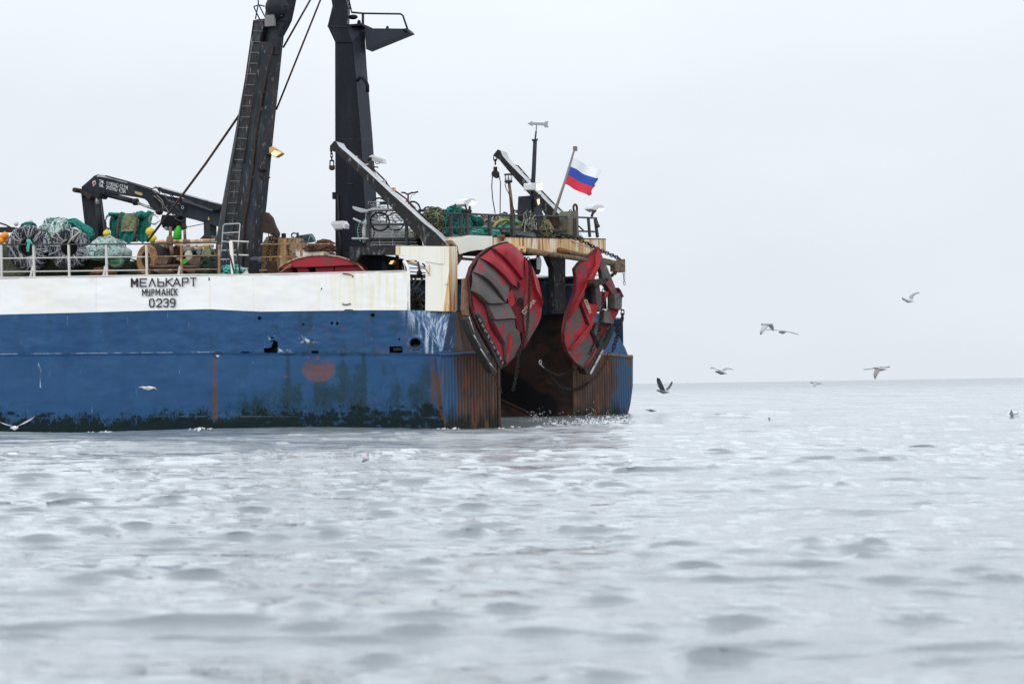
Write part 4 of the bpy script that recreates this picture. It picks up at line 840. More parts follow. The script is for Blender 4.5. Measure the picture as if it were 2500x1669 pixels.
def floodlight(z, pl, house, glass, lit, hmat, depth, posts=(), label=None, nrm=None):
    """house / glass: outlines in sight-line pixels; pl: px -> point"""
    b_ = MB(); b_.prism([pl(z,*p) for p in house], depth, hmat); o = b_.build('floodlight', SHIP)
    if label: o['label'] = label
    n = depth.normalized()
    b_ = MB(); b_.prism([pl(z,*p)-n*.012 for p in glass], n*.03, lit); b_.build('lamp_glass', o)
    if posts:
        b_ = MB()
        for pts, r in posts: b_.tube([pl(z,*p) for p in pts], r, 'iron', 5)
        b_.build('lamp_bracket', o)
    return o
eT = lambda e: (lambda z, x, y: T(z,x,y,e)); dP = lambda d: (lambda z, x, y: P(z,x,y,d))
floodlight(5, eT(EP+.05), [(948,740),(955,725),(1065,722),(1072,805),(990,812),(948,795)], [(1000,735),(1062,728),(1066,798),(1004,804)], 'lamp_lit_pale', 'lamp_white', -AF*.3, [([(975,800),(970,840),(1000,860)],.04),([(940,862),(1045,858)],.03)], 'lit floodlight on the vane pole')
floodlight(5, eT(EP+.02), [(228,950),(240,912),(300,888),(340,895),(372,925),(320,972),(250,975)], [(275,965),(315,915),(368,928),(322,968)], 'lamp_lit_pale', 'lamp_white', -AF*.3, [([(240,950),(250,985),(270,1040)],.03),([(292,975),(290,1020)],.04),([(212,1022),(300,1025)],.06)], 'lit floodlight on the railing above the teal net')
floodlight(5, eT(EP), [(1590,1000),(1600,975),(1640,958),(1700,962),(1730,990),(1705,1020),(1640,1032)], [(1645,1028),(1665,1000),(1725,996),(1702,1020)], 'lamp_lit_pale', 'lamp_white', -AF*.3, [([(1590,1080),(1600,1050),(1625,1020)],.05),([(1600,1040),(1590,1090),(1640,1110),(1625,1180),(1650,1240)],.015),([(1640,1110),(1665,1180)],.02)], 'lit floodlight at the aft end of the platform railing')
floodlight(3, dP(1.15), [(848,82),(878,68),(968,128),(960,142),(908,172),(852,140)], [(868,140),(902,106),(962,130),(912,166)], 'lamp_lit', 'lamp_rust', IN*.25, [([(790,135),(870,148)],.05)], 'glowing orange floodlight on the near mast')
floodlight(3, dP(7.9), [(1805,165),(1830,148),(1935,185),(1942,232),(1860,215),(1825,195)], [(1830,165),(1925,195),(1935,226),(1865,208)], 'lamp_glass', 'lamp_white', IN*.3, [([(1790,200),(1830,180)],.05),([(1860,218),(1880,238),(1910,228)],.015)], 'white floodlight on the far mast')
floodlight(3, dP(1.6), [(1437,808),(1450,785),(1555,778),(1576,812),(1572,850),(1470,860)], [(1445,812),(1540,806),(1562,845),(1475,852)], 'lamp_glass', 'lamp_white', IN*.35, [([(1480,862),(1490,872),(1560,868),(1562,850)],.02),([(1515,870),(1530,960),(1538,1115)],.035)], 'white floodlight on a thin post in front of the far mast')
floodlight('g', dP(1.3), [(918,455),(960,382),(1032,380),(1042,400),(985,465)], [(920,455),(962,388),(1030,386),(980,460)], 'lamp_lit', 'lamp_rust', IN*.2, [([(985,345),(975,390)],.03)], 'small lit lamp under the side platform')
floodlight('g', dP(1.5), [(1290,385),(1330,358),(1445,378),(1450,410),(1320,400)], [(1310,378),(1330,364),(1440,384),(1440,404)], 'lamp_lit', 'lamp_rust', IN*.2, (), 'lit lamp under the gantry bracket')
floodlight(5, eT(EP+.08), [(985,900),(1050,880),(1055,960),(1000,985)], [(1003,905),(1030,895),(1032,945),(1018,962)], 'lamp_lit', 'mast_black', -AF*.1, (), 'small lamp on the pole base')
# bollard post with a ring
b_ = MB(); b_.prism([T(5,x,y,EP+.1) for x,y in [(1345,1095),(1372,1025),(1445,1022),(1452,1310),(1340,1305)]], -AF*.45, 'post_grey'); b_.torus(T(5,1413,995,EP-.05), TD, UP, .13, .04, 'dark_rust', 18, 7); b_.torus(T(5,1362,1040,EP+.05), (TD+AF)*.7, UP, .05, .02, 'dark_rust', 12, 5, .09)
b_.prism([T(5,x,y,EP+.12) for x,y in [(1395,1100),(1425,1100),(1430,1290),(1390,1290)]], -AF*.05, 'dark_rust'); b_.build('towing_post', SHIP)
b_ = MB(); b_.prism([T(5,x,y,EP-.2) for x,y in [(1165,1085),(1245,1090),(1240,1190),(1170,1185)]], -AF*.3, 'dark_rust'); b_.build('winch_box', SHIP)
b_ = MB(); b_.tube([T(5,1412,345,EP-.1), T(5,1300,720,EP-.1), T(5,1182,1075,EP-.1)], [.035,.045,.055], 'staff', 7); b_.box(T(5,1412,362,EP-.1), TD*.07, UP*.08, AF*.05, 'staff'); b_.build('flagstaff', SHIP)
# outrigger
b_ = MB()
p0, p1 = T(6,1090,165,EG+.18), T(6,1800,272,EG+.75); b_.tube([p0, p0.lerp(p1,.18)], .10, 'old_brown', 10); b_.tube([p0.lerp(p1,.17), p1], .083, 'pipe_rust', 10)
p2, p3 = T(6,1330,158,EG+.18), T(6,1790,262,EG+.7); b_.tube([p2, p2.lerp(p3,.12)], .095, 'rust', 10); b_.tube([p2.lerp(p3,.12), p3], .078, 'pipe_rust', 10)
OG = b_.build('outrigger', SHIP)
b_ = MB(); b_.prism([T(6,x,y,EG+.85) for x,y in [(1765,262),(1810,240),(1815,228),(1838,226),(1840,328),(1768,322)]], -AF*.22, 'pipe_rust'); b_.disc(T(6,1800,268,EG+.75), UP, AF, .12, .3, 'pipe_rust', 14); b_.build('end_bracket', OG)
b_ = MB(); b_.disc(T(6,1048,154,EG+.1), TD, UP, .10, .2, 'locker', 16); b_.disc(T(6,1048,154,EG+.22), TD, UP, .03, .08, 'drum_brown', 10); b_.prism([T(6,*p,EG+.04) for p in [(1015,125),(1050,132),(1080,165),(1050,178),(1020,172)]], -AF*.05, 'rusty_cream'); b_.build('hinge', OG)
b_ = MB()   # running wires
for a, c in ((T(6,1240,0,EP), T(6,1640,170,EG+.3)), (T(6,1150,358,-1.2), T(6,1640,350,EG+.7)), (T(6,1130,395,-1.2), T(6,1605,432,EG+.5))):
    w = MB(); w.tube([a, a.lerp(c,.5)-UP*.04, c], .016, 'rope_grey', 4); w.build('running_wire', SHIP)
# things seen through the gap between bulwark and pillar, and under the platform
for i, (y0, y1, x0, x1) in enumerate([(540,548,1300,1665),(608,640,1300,1665),(686,692,1300,1700),(728,734,1300,1700),(360,470,1115,1540),(330,405,1110,1330),(320,340,830,1130),(400,520,1120,1640)]):
    w = MB(); w.tube([P('g',x0,y0,6.0), P('g',x1,y1,6.0)], .035 if i in (2,3) else .018, 'iron', 4); w.build('running_wire', SHIP)
b_ = MB(); b_.tube(PS('g',[(1510,410),(1530,500),(1545,590),(1545,680)],5.8), .042, 'old_brown', 8); b_.blob(P('g',1540,650,5.7), FW*.10, UP*.12, IN*.1, 'dark_rust', 12, 8, .15, 3); b_.tube(PS('g',[(1600,450),(1640,470),(1660,520)],5.7), .03, 'dark_rust', 6); b_.build('guide_roller', SHIP)
b_ = MB(); b_.bar(P('g',885,340,1.6), P('g',880,600,1.6), .075, .1, 'net_olive', IN); b_.bar(P('g',1090,280,1.6), P('g',1080,605,1.6), .08, .1, 'rust', IN); b_.build('platform_leg', SHIP)
b_ = MB()
for k, x in enumerate((960,1150,1190,1240)): b_.torus(P('g',x-110,570,2.4+.12*k), FW, UP, .24, .032, 'shade_black', 24, 6, .31)
b_.disc(P('g',960,560,2.6), FW, UP, .25, .8, 'shade_black', 20); WN = b_.build('net_winch', SHIP)
b_ = MB(); b_.disc(P('g',400,520,1.3), FW, UP, .2, .3, 'shade_black', 18); b_.torus(P('g',455,530,1.1), FW, UP, .09, .014, 'grey_steel', 16, 5); b_.prism(PS('g',[(690,360),(770,380),(795,470),(800,620),(700,620)],1.0), IN*.4, 'inner_blue'); b_.prism(PS('g',[(420,480),(700,480),(700,620),(420,620)],1.1), IN*.4, 'inner_blue'); b_.build('hydraulic_motor', SHIP)
# ---------------------------------------------------------------- things standing on, lying on or hanging from the ship
def strands(b_, c, ax, ay, az, n, r, mats, seed, ln=(10,26), step=.16, flat=.9, wild=.5):
    """rope and net strands wandering over a lumpy heap"""
    rr = random.Random(seed)
    for k in range(n):
        d = V((rr.gauss(0,1), rr.gauss(0,1)-.5, abs(rr.gauss(0,1))*.9+.05)).normalized(); h = V((rr.gauss(0,1), rr.gauss(0,1), rr.gauss(0,.6))); pts = []
        s_ = rr.uniform(.98,1.07)
        for i in range(rr.randint(*ln)):
            lump = 1+.10*math.sin(d.x*7+seed)*math.sin(d.z*8+seed*2)+.05*math.sin(d.x*17+d.z*13)
            pts.append(c+(ax*d.x+ay*d.y+az*(d.z if d.z > 0 else d.z*.15))*s_*lump)
            h = (h+V((rr.gauss(0,1), rr.gauss(0,1), rr.gauss(0,1)))*wild); h = (h-d*h.dot(d)); h.normalize(); d = (d+h*step).normalized()
        if len(pts) > 2: b_.tube(pts, r*rr.uniform(.8,1.2), rr.choice(mats), 4, False)
def heap(name, label, z, box, pl, dep, core, mats, n, r, seed, cat='net', group=None, amp=.12, parts=1, wild=.5, loop=True, flat=None):
    """box: x0,y0,x1,y1 in sight-line pixels"""
    x0,y0,x1,y1 = box; c = (pl(z,x0,y1)+pl(z,x1,y1))/2; w = (pl(z,x1,y1)-pl(z,x0,y1))/2; h = (pl(z,(x0+x1)/2,y0)-pl(z,(x0+x1)/2,y1)).length
    w = V((w.x,w.y,0)); dn = UP.cross(w).normalized()
    b_ = MB(); b_.blob(c, w*.95, dn*dep, UP*h*.93, core, 34, 22, amp*1.5, seed, 3.6, .15)
    strands(b_, c, w, dn*dep, UP*h, n, r, mats, seed+5, wild=wild)
    o = b_.build(name); return tag(o, label, cat, group)
NG = 'fishing nets heaped on the trawler'
# --- tyres at the left
for (cx, cy, rx, ry, lab, seed, hx) in [(650,800,430,520,'big black tyre fender streaked white, hung with a teal rope loop, leftmost of the two',1,-40),(1580,810,430,470,'big black tyre fender streaked white beside the crumpled teal net, right of the other tyre',2,30)]:
    c = P('k',cx,cy,1.35); Rz = (P('k',cx,cy-ry,1.35)-P('k',cx,cy,1.35)).length; Rx = (P('k',cx+rx,cy,1.35)-P('k',cx,cy,1.35)).length
    ax = (FW*.90-IN*.43).normalized(); w = UP.cross(ax).normalized()
    t_ = thing('tyre_fender', lab, 'tyre', tuple(c-UP*Rz), 'tyre fenders on the side deck')
    b_ = MB(); n, k = 72, 20; loops = []
    prof = []
    for j in range(k):
        a = 2*math.pi*j/k; sx = abs(math.cos(a))**.6*(1 if math.cos(a) > 0 else -1); sy = abs(math.sin(a))**.6*(1 if math.sin(a) > 0 else -1); prof.append((sx*.36, sy*.42))   # radial, axial
    for i in range(n):
        a = 2*math.pi*i/n; dr = -ax*math.cos(a)*Rx+UP*math.sin(a)*Rz; R0 = .66; tr = 1 if (i//2)%2 else .955; lp = []
        for (pr, pw) in prof:
            kk = R0+pr*.92*(tr if pr > .25 else 1); lp.append(c+dr*kk+w*pw*1.0)
        loops.append(lp)
    b_.loft(loops+[loops[0]], 'rubber', False, True); b_.build('tyre', t_)
    b_ = MB(); rr = random.Random(seed)
    for q in range(26):   # salt whitened net cords wrapped round the tyre
        a = rr.uniform(0, 2*math.pi); pts = []; a2 = a; 
        for i in range(14):
            j = 2*math.pi*i/13*.40+2.35; sx = math.cos(j+1.6); sy = math.sin(j+1.6); dr = -ax*math.cos(a2)*Rx+UP*math.sin(a2)*Rz
            pts.append(c+dr*(.66+.345*(abs(sx)**.6)*(1 if sx > 0 else -1))-w*.45*(abs(sy)**.6)*(1 if sy > 0 else -1)); a2 += rr.gauss(.012,.045)
        b_.tube(pts, rr.uniform(.006,.012), 'salt_strand', 4, False)
    b_.build('cord_wrapping', t_)
    b_ = MB(); b_.disc(c-w*.2, ax*(Rx/Rz), UP, Rz*.40, .3, 'rubber_in', 24); b_.build('inner_filling', t_)
b_ = MB()
for pts in ([(605,600),(640,650),(660,700),(640,860),(615,860),(612,780),(640,690)],[(640,590),(700,660),(720,700)],[(600,640),(680,640),(720,680)],[(680,600),(620,680)],[(630,600),(690,690)]): b_.tube(PS('k',pts,-.02), .028, 'tie_teal', 5)
tag(b_.build('rope_loop'), 'short teal rope loop knotted on the side railing', 'rope')
for i, pts in enumerate(([(560,700),(800,420),(900,385),(1050,400),(1120,500),(1170,640),(1200,720)], [(1520,720),(1600,590),(1820,400)], [(1340,800),(1400,660),(1500,600)], [(100,700),(230,770),(330,950),(450,1080)])):
    b_ = MB(); b_.tube(PS('k',pts,.5), .03, ('net_olive','rope_pale','rope_grey','rope_grey')[i], 5); tag(b_.build('lashing_rope'), ('olive rope arching over the left tyre','pale rope slung from the rail over the right tyre','grey cord round the left side of the right tyre','grey cord drooping low across the left tyre')[i], 'rope', 'ropes lashing the tyres')
b_ = MB(); b_.prism(PS('k',[(-400,320),(330,320),(330,420),(-400,420)],6), IN*.2, 'grey_steel')
for k in range(24): x = -330+k*28; b_.bar(P('k',x,318,5.9), P('k',x+2,440,5.9), .05, .05, 'iron', IN)
tag(b_.build('slatted_rack'), 'grey slatted rack behind the orange floats', 'rack')
# --- nets and gear of the side deck
pk = lambda d: (lambda z, x, y: P(z,x,y,d))
heap('net_pile','crumpled pale teal and white net mound between the two tyres',1,(395,600,760,900),pk(2.2),.9,'net_pale',['net_white','net_teal','net_pale'],260,.012,11,group=NG)
heap('net_pile','dark green net bundle in shadow beneath the left railing',1,(-60,850,1320,1150),pk(2.6),.7,'net_olive',['net_olive','net_brown','net_teal_dark'],120,.02,12,group=NG,amp=.2)
b_ = MB(); pts = PS('k',[(1110,230),(1180,200),(1260,205),(1330,190),(1400,215),(1480,210),(1540,250),(1620,225),(1700,215),(1780,260),(1850,320),(1930,360),(2000,400),(2040,500),(2050,620)],2.7); b_.tube(pts, [.07,.10,.09,.14,.11,.15,.13,.12,.15,.14,.14,.15,.16,.15,.12], 'net_teal', 12)
b_.tube(PS('k',[(1380,220),(1395,120),(1410,170)],2.6), [.06,.025,.015], 'net_teal', 8); rr = random.Random(31)
for k in range(46):
    o_ = rr.uniform(0,6.28); tw = rr.uniform(.2,.7)*rr.choice((1,-1)); rd = rr.uniform(.11,.155); b_.tube([q+IN*(math.cos(o_+tw*i)*rd)+UP*(math.sin(o_+tw*i)*rd) for i, q in enumerate(pts)], .011, rr.choice(['net_teal','net_teal_dark','tie_teal']), 4, False)
tag(b_.build('net_pile'), 'long rolled teal net lying in lumps behind the right tyre', 'net', NG)
b_ = MB(); b_.blob(P('k',650,300,3.0), FW*.23, IN*.3, UP*.14, 'net_teal_dark', 18, 10, .15, 3); strands(b_, P('k',650,300,3.0), FW*.23, IN*.3, UP*.14, 40, .012, ['net_teal'], 33); tag(b_.build('net_pile'), 'small dark teal net heap showing above the left tyre under a white float', 'net', NG)
heap('net_pile','frosted teal and white net ball heaped right of the tyres',1,(925,758,1285,960),pk(1.3),.7,'net_pale',['net_white','net_pale','net_white','net_teal'],380,.011,13,group=NG,wild=.9)
b_ = MB(); b_.tube(PS(1,[(1110,960),(1130,1010),(1180,1040),(1230,1030),(1255,980)],.9), [.08,.10,.11,.10,.08], 'rope_green', 12); strands(b_, P(1,1180,1010,.9), FW*.26, IN*.15, UP*.14, 30, .010, ['rope_green'], 34); tag(b_.build('rope_coil'), 'pale green rope coil low behind the railing', 'rope')
b_ = MB(); b_.blob(P(1,1060,1120,1.1), FW*.42, IN*.3, UP*.2, 'rust', 14, 9, .2, 4); strands(b_, P(1,1060,1120,1.1), FW*.42, IN*.3, UP*.2, 50, .014, ['rust','drum_brown'], 35); tag(b_.build('chain_heap'), 'small rusty orange chain heap behind the lower rail', 'chain')
# net hung over the drum
def net_mesh(b_, f, nu, nv, r, mat):
    """diamond netting over the patch f(u, v)"""
    for i in range(-nv, nu+1):
        for s_ in (1,-1):
            pts = []
            for k in range(nv+1):
                u_ = (i+k)/nu if s_ > 0 else (nu-i-k)/nu
                if 0 <= u_ <= 1: pts.append(f(u_, k/nv))
            if len(pts) > 1: b_.tube(pts, r, mat, 3, False)
t_ = thing('net_drum', 'draped teal net over a drum with a khaki middle panel, between yellow floats', 'net', tuple(P(1,1315,810,3.0)), NG)
def drape(x0, x1, y0, y1, d, bow=.45):
    def f(u_, v_):
        q = P(1, x0+(x1-x0)*u_, y0+(y1-y0)*v_ + 10*math.sin(u_*9+v_*3), d); return q + IN*(bow*(1-v_)**2) - IN*(.12*math.sin(u_*14+v_*5)*.4)
    return f
b_ = MB()
for (x0,x1,y0,y1,mt,dd) in ((1125,1245,492,800,'net_teal_dark',3.0),(1395,1522,478,800,'net_teal_dark',3.0)):
    f = drape(x0,x1,y0,y1,dd+.06); n = 12; b_.add([f(i/n,j/n) for i in range(n+1) for j in range(n+1)], [(i*(n+1)+j,i*(n+1)+j+1,(i+1)*(n+1)+j+1,(i+1)*(n+1)+j) for i in range(n) for j in range(n)], mt, True)
    net_mesh(b_, drape(x0,x1,y0,y1,dd-.03), 6, 16, .019, 'net_teal')
b_.blob(P(1,1170,520,3.1), FW*.17, IN*.3, UP*.09, 'net_teal', 12, 8, .2, 6); b_.blob(P(1,1450,520,3.1), FW*.18, IN*.3, UP*.13, 'net_teal', 12, 8, .2, 7)
b_.build('side_net', t_)
b_ = MB(); f = drape(1232,1402,500,690,2.9,.4); n = 16; b_.add([f(i/n,j/n) for i in range(n+1) for j in range(n+1)], [(i*(n+1)+j,i*(n+1)+j+1,(i+1)*(n+1)+j+1,(i+1)*(n+1)+j) for i in range(n) for j in range(n)], 'net_khaki', True)
net_mesh(b_, drape(1232,1402,500,690,2.85,.4), 12, 13, .018, 'net_khaki'); b_.build('middle_panel', t_)
b_ = MB(); f = drape(1225,1395,672,805,2.92,0); n = 10; b_.add([f(i/n,j/n) for i in range(n+1) for j in range(n+1)], [(i*(n+1)+j,i*(n+1)+j+1,(i+1)*(n+1)+j+1,(i+1)*(n+1)+j) for i in range(n) for j in range(n)], 'net_teal_dark', True)
net_mesh(b_, drape(1225,1395,672,805,2.88,0), 14, 14, .016, 'net_teal'); strands(b_, P(1,1310,690,2.85), FW*.24, IN*.08, UP*.08, 24, .008, ['net_khaki','rope_pale'], 37); b_.build('lower_net', t_)
b_ = MB()
for pts in ([(1240,500),(1215,560),(1205,690),(1195,800)], [(1405,490),(1400,600),(1385,700),(1370,800)]): b_.tube(PS(1,pts,2.85), .04, 'net_brown', 6)
b_.build('edge_rope', t_)
b_ = MB(); b_.disc(P(1,1320,620,3.75), UP, IN, .38, 1.1, 'net_teal_dark', 18); b_.build('drum', t_)
b_ = MB(); rr = random.Random(9)
for k in range(16):
    a0 = rr.uniform(0,3); pts = [P(1, 1530+45+50*math.cos(a0+i*.5)+rr.gauss(0,5), 570+48*math.sin(a0+i*.5)+rr.gauss(0,5), 3.0) for i in range(7)]; b_.tube(pts, .010, 'rope_grey', 3, False)
for k in range(14):
    a0 = rr.uniform(0,3); pts = [P(1, 1110+30*math.cos(a0+i*.5)+rr.gauss(0,6), 600+70*math.sin(a0+i*.5)+rr.gauss(0,6), 3.0) for i in range(6)]; b_.tube(pts, .010, 'net_teal_dark', 3, False)
b_.build('loose_mesh', t_)
# floats
def ball(name, z, x, y, r, d, mat, lab, group):
    b_ = MB(); c = P(z,x,y,d); R = (P(z,x+r,y,d)-c).length; b_.blob(c, V((R,0,0)), V((0,R,0)), UP*R*1.0, mat, 18, 12); b_.torus(c, FW, IN, R*1.005, R*.035, mat, 20, 5); o = b_.build(name); tag(o, lab, 'float', group)
    bb = MB(); bb.torus(c+UP*R*1.02, FW, UP, R*.16, R*.06, mat, 10, 5); bb.build('eyelet', o)
YG = 'yellow floats by the draped net'
ball('net_float',1,1092,715,34,2.4,'buoy_yellow','yellow ball float left of the draped net',YG); ball('net_float',1,1535,695,40,2.4,'buoy_yellow','upper of two yellow ball floats right of the draped net',YG); ball('net_float',1,1562,770,40,2.3,'buoy_yellow','lower of two yellow ball floats right of the draped net',YG)
OGp = 'orange floats at the left edge'
ball('net_float','k',110,515,78,1.9,'buoy_orange','largest orange ball float beside the left tyre',OGp); ball('net_float','k',5,640,76,1.7,'buoy_orange','lower orange ball float cut by the left edge',OGp); ball('net_float','k',0,560,60,2.0,'buoy_orange','upper orange ball float at the left edge',OGp); ball('net_float','k',125,620,50,1.95,'buoy_orange','small pale orange ball float tucked against the left tyre',OGp)
WG = 'white floats above the tyres'
ball('net_float','k',675,195,56,3.0,'buoy_white','large white ball float on the teal net above the left tyre',WG); ball('net_float','k',362,240,48,3.6,'buoy_white','small white ball float above the slatted rack',WG)
# cable reel
t_ = thing('cable_reel', 'rusty brown steel reel with a dark hollow middle behind the railing', 'reel', tuple(P('j',350,1400,1.2)))
cx, cy = 360, 1050; c = P('j',cx,cy,1.25); Rz = (P('j',cx,cy-345,1.25)-c).length; ax = (FW*.94+IN*.34).normalized(); w = UP.cross(ax).normalized()
if w.y > 0: w = -w
b_ = MB(); n = 40
def ringp(R, off): return [c+(ax*math.cos(2*math.pi*i/n)*.93+UP*math.sin(2*math.pi*i/n))*R+w*off for i in range(n)]
b_.loft([ringp(Rz*.52,.03), ringp(Rz*.53,.06), ringp(Rz*.95,.06), ringp(Rz,.0), ringp(Rz,-.06), ringp(Rz*.52,-.06), ringp(Rz*.52,.03)], 'drum_brown', False); b_.build('flange', t_)
b_ = MB(); b_.loft([ringp(Rz*.96,-.06), ringp(Rz*1.04,-.2), ringp(Rz*1.04,-.62), ringp(Rz*.9,-.66)], 'iron', True, True); b_.build('barrel', t_)
b_ = MB(); b_.loft([ringp(Rz*.52,.0), ringp(Rz*.5,-.04), ringp(.01,-.05)], 'dark_rust', False); b_.build('hub', t_)
# windlass, bitts, anchors
t_ = thing('windlass', 'rusty deck winch with pipes and a grey drum behind the railing', 'winch', tuple(P('j',900,1400,1.6)))
b_ = MB(); b_.tube(PS('j',[(885,310),(885,520)],1.6), .052, 'old_brown', 8); b_.tube(PS('j',[(885,500),(875,560),(870,660),(880,760)],1.6), [.06,.11,.12,.09], 'old_brown', 10); b_.tube(PS('j',[(900,740),(930,950)],1.5), .07, 'old_brown', 8); b_.blob(P('j',850,720,1.65), FW*.14, IN*.15, UP*.13, 'old_brown', 12, 8, .2, 3); b_.build('vent_post', t_)
b_ = MB(); b_.tube(PS('j',[(1205,370),(1215,600)],1.7), .05, 'old_brown', 8); b_.tube(PS('j',[(1210,590),(1220,700)],1.7), .075, 'old_brown', 8); b_.build('vent_post', t_)
b_ = MB(); b_.tube(PS('j',[(640,790),(800,740)],1.7), .11, 'grey_steel', 12); b_.build('drum', t_); b_ = MB(); b_.tube(PS('j',[(1170,830),(1400,830)],1.7), .10, 'grey_steel', 12); b_.tube(PS('j',[(1380,830),(1600,815)],1.75), .05, 'grey_steel', 8); b_.build('drum', t_)
b_ = MB(); b_.disc(P('j',1740,900,1.9), FW, UP, .18, .3, 'net_khaki', 20); b_.disc(P('j',1570,890,1.85), FW, UP, .085, .3, 'grey_steel', 14); b_.build('brake_wheel', t_)
b_ = MB()
for pts, mt in (([(560,640),(1000,640),(1900,612)],'rusty_cream'), ([(990,745),(1850,745)],'rusty_cream'), ([(1000,1040),(1110,1040)],'rusty_cream')): b_.tube(PS('j',pts,1.9), .06, mt, 6)
b_.box(P('j',780,960,2.0), FW*.45, IN*.2, UP*.28, 'dark_rust'); b_.box(P('j',1480,1050,2.4), FW*.62, IN*.2, UP*.34, 'shade_black'); b_.build('base_frame', t_)
def anchor(dx, lab, d):
    t_ = thing('anchor', lab, 'anchor', tuple(P('j',700+dx,1340,d)), 'anchors lying by the railing'); f = lambda pts: PS('j',[(x+dx,y) for x,y in pts],d)
    b_ = MB(); b_.tube(f([(430,1215),(760,1205),(1080,1190)]), .056, 'anchor_brown', 8); b_.build('shank', t_)
    b_ = MB(); b_.prism(f([(470,1270),(540,1255),(730,1245),(830,1285),(955,1330),(860,1345),(620,1345),(540,1325)]), IN*.2, 'anchor_brown'); b_.build('fluke', t_)
    b_ = MB(); b_.prism(f([(540,1110),(650,1000),(850,990),(830,1090),(790,1150),(640,1160)]), IN*.22, 'anchor_brown'); b_.build('fluke', t_)
    b_ = MB(); b_.disc(P('j',450+dx,1250,d+.1), FW, UP, .1, .4, 'dark_rust', 12); b_.build('crown', t_)
anchor(0, 'brown anchor lying in front of the cable reel', .8); anchor(720, 'brown anchor lying nearer the mast, beside the green net', .85)
b_ = MB(); b_.prism(PS('j',[(1175,1040),(1260,1020),(1300,1080),(1200,1150),(1170,1150)],1.0), IN*.3, 'bright_green'); tag(b_.build('green_tub'), 'bright green plastic tub half hidden behind the right anchor', 'tub')
b_ = MB(); b_.blob(P('j',1310,970,.9), FW*.14, IN*.1, UP*.16, 'rope_pale', 12, 8, .25, 3); tag(b_.build('rag'), 'pale crumpled rag hung on the middle rail', 'cloth')
heap('net_pile','dark green net heap right of the anchors',3,(150,1130,430,1300),pk(1.2),.5,'net_olive',['net_olive','net_teal_dark'],90,.012,15,group=NG)
heap('net_pile','loose teal rope tangle at the mast foot',3,(370,1205,620,1310),pk(.45),.3,'net_teal_dark',['net_teal','tie_teal'],80,.022,16,cat='rope',group=NG)
# --- the knuckle crane
dC = 4.2
t_ = thing('deck_crane', 'black folded knuckle boom crane with white load lettering beside the near mast', 'crane', tuple(P(1,950,760,dC)))
b_ = MB(); b_.prism(PS(1,[(832,305),(955,330),(985,560),(1000,640),(1010,770),(885,770),(868,640)],dC), IN*.6, 'mast_black'); b_.prism(PS(1,[(830,300),(850,300),(888,640),(868,640)],dC-.02), IN*.2, 'mast_grey'); b_.build('lower_arm', t_)
b_ = MB(); b_.tube(PS(1,[(1008,418),(1020,560),(1040,760)],dC-.1), .108, 'mast_black', 10); b_.build('lift_cylinder', t_)
b_ = MB(); b_.tube(PS(1,[(992,330),(998,420)],dC-.1), .06, 'worn_steel', 8); b_.build('piston_rod', t_)
b_ = MB(); b_.bar(P(1,815,275,dC-.12), P(1,945,340,dC-.12), .13, .12, 'dark_rust', IN); b_.disc(P(1,815,276,dC-.05), FW, UP, .085, .7, 'dark_rust', 16); b_.disc(P(1,942,342,dC-.05), FW, UP, .085, .5, 'dark_rust', 16); b_.disc(P(1,1035,330,dC), FW, UP, .10, .6, 'mast_black', 16); b_.build('link_bar', t_)
b_ = MB(); b_.prism(PS(1,[(835,235),(900,180),(965,122),(1000,108),(1075,122),(1300,185),(1545,262),(1605,310),(1640,395),(1650,470),(1590,470),(1540,440),(1510,385),(1480,360),(1390,340),(1075,294),(1045,330),(990,335),(950,330),(840,300)],dC), IN*.35, 'mast_black')
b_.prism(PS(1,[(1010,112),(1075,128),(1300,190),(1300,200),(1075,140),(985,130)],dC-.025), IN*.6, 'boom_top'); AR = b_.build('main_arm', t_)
b_ = MB(); b_.tube(PS(1,[(1080,310),(1385,388)],dC+.1), .095, 'mast_black', 10); b_.disc(P(1,1390,390,dC+.1), UP, IN, .12, .15, 'mast_black', 14); b_.build('arm_cylinder', t_)
b_ = MB(); b_.tube(PS(1,[(1395,395),(1625,480)],dC+.1), .05, 'worn_steel', 8); b_.blob(P(1,1630,495,dC), FW*.11, UP*.10, IN*.2, 'dark_rust', 12, 8); b_.build('piston_rod', t_)
b_ = MB(); b_.prism(PS(1,[(1580,370),(1600,300),(1700,330),(1850,350),(2200,480),(2290,420),(2290,650),(2225,640),(1990,572),(1800,525),(1650,480)],dC), IN*.6, 'mast_grey'); b_.build('outer_boom', t_)
b_ = MB(); b_.prism(PS(1,[(1598,252),(1625,236),(1650,240),(2230,405),(2240,470),(2180,475),(1860,345),(1660,300)],dC-.2), IN*.5, 'mast_black'); b_.prism(PS(1,[(1650,238),(2235,403),(2235,413),(1650,250)],dC-.22), IN*.5, 'boom_top'); b_.bar(P(1,1870,372,dC-.21), P(1,2180,478,dC-.21), .07, .06, 'hose_black', IN); b_.build('extension_boom', t_)
b_ = MB(); rr = random.Random(4)
for k in range(9):
    x = 1560+rr.uniform(0,200); y = 290+rr.uniform(0,60); b_.tube(PS(1,[(x,y),(x+50+rr.uniform(-20,60),y+60+rr.uniform(-30,60)),(x+100+rr.uniform(-30,80),y+130+rr.uniform(-40,60)),(x+140,y+150+rr.uniform(-60,60))],dC-.1), .018, rr.choice(['iron','hose_black','rope_grey']), 4)
for pts in ([(1080,120),(1300,178),(1560,255),(1610,240)],[(1740,440),(1820,380),(1890,470),(1800,560),(1740,480)],[(1790,560),(1860,590),(1900,560)],[(1540,265),(1600,235),(1640,300)]): b_.tube(PS(1,pts,dC-.1), .02, 'hose_black', 5)
b_.torus(P(1,1870,448,dC-.1), FW, UP, .05, .014, 'galv', 12, 5); b_.build('hose_bundle', t_)
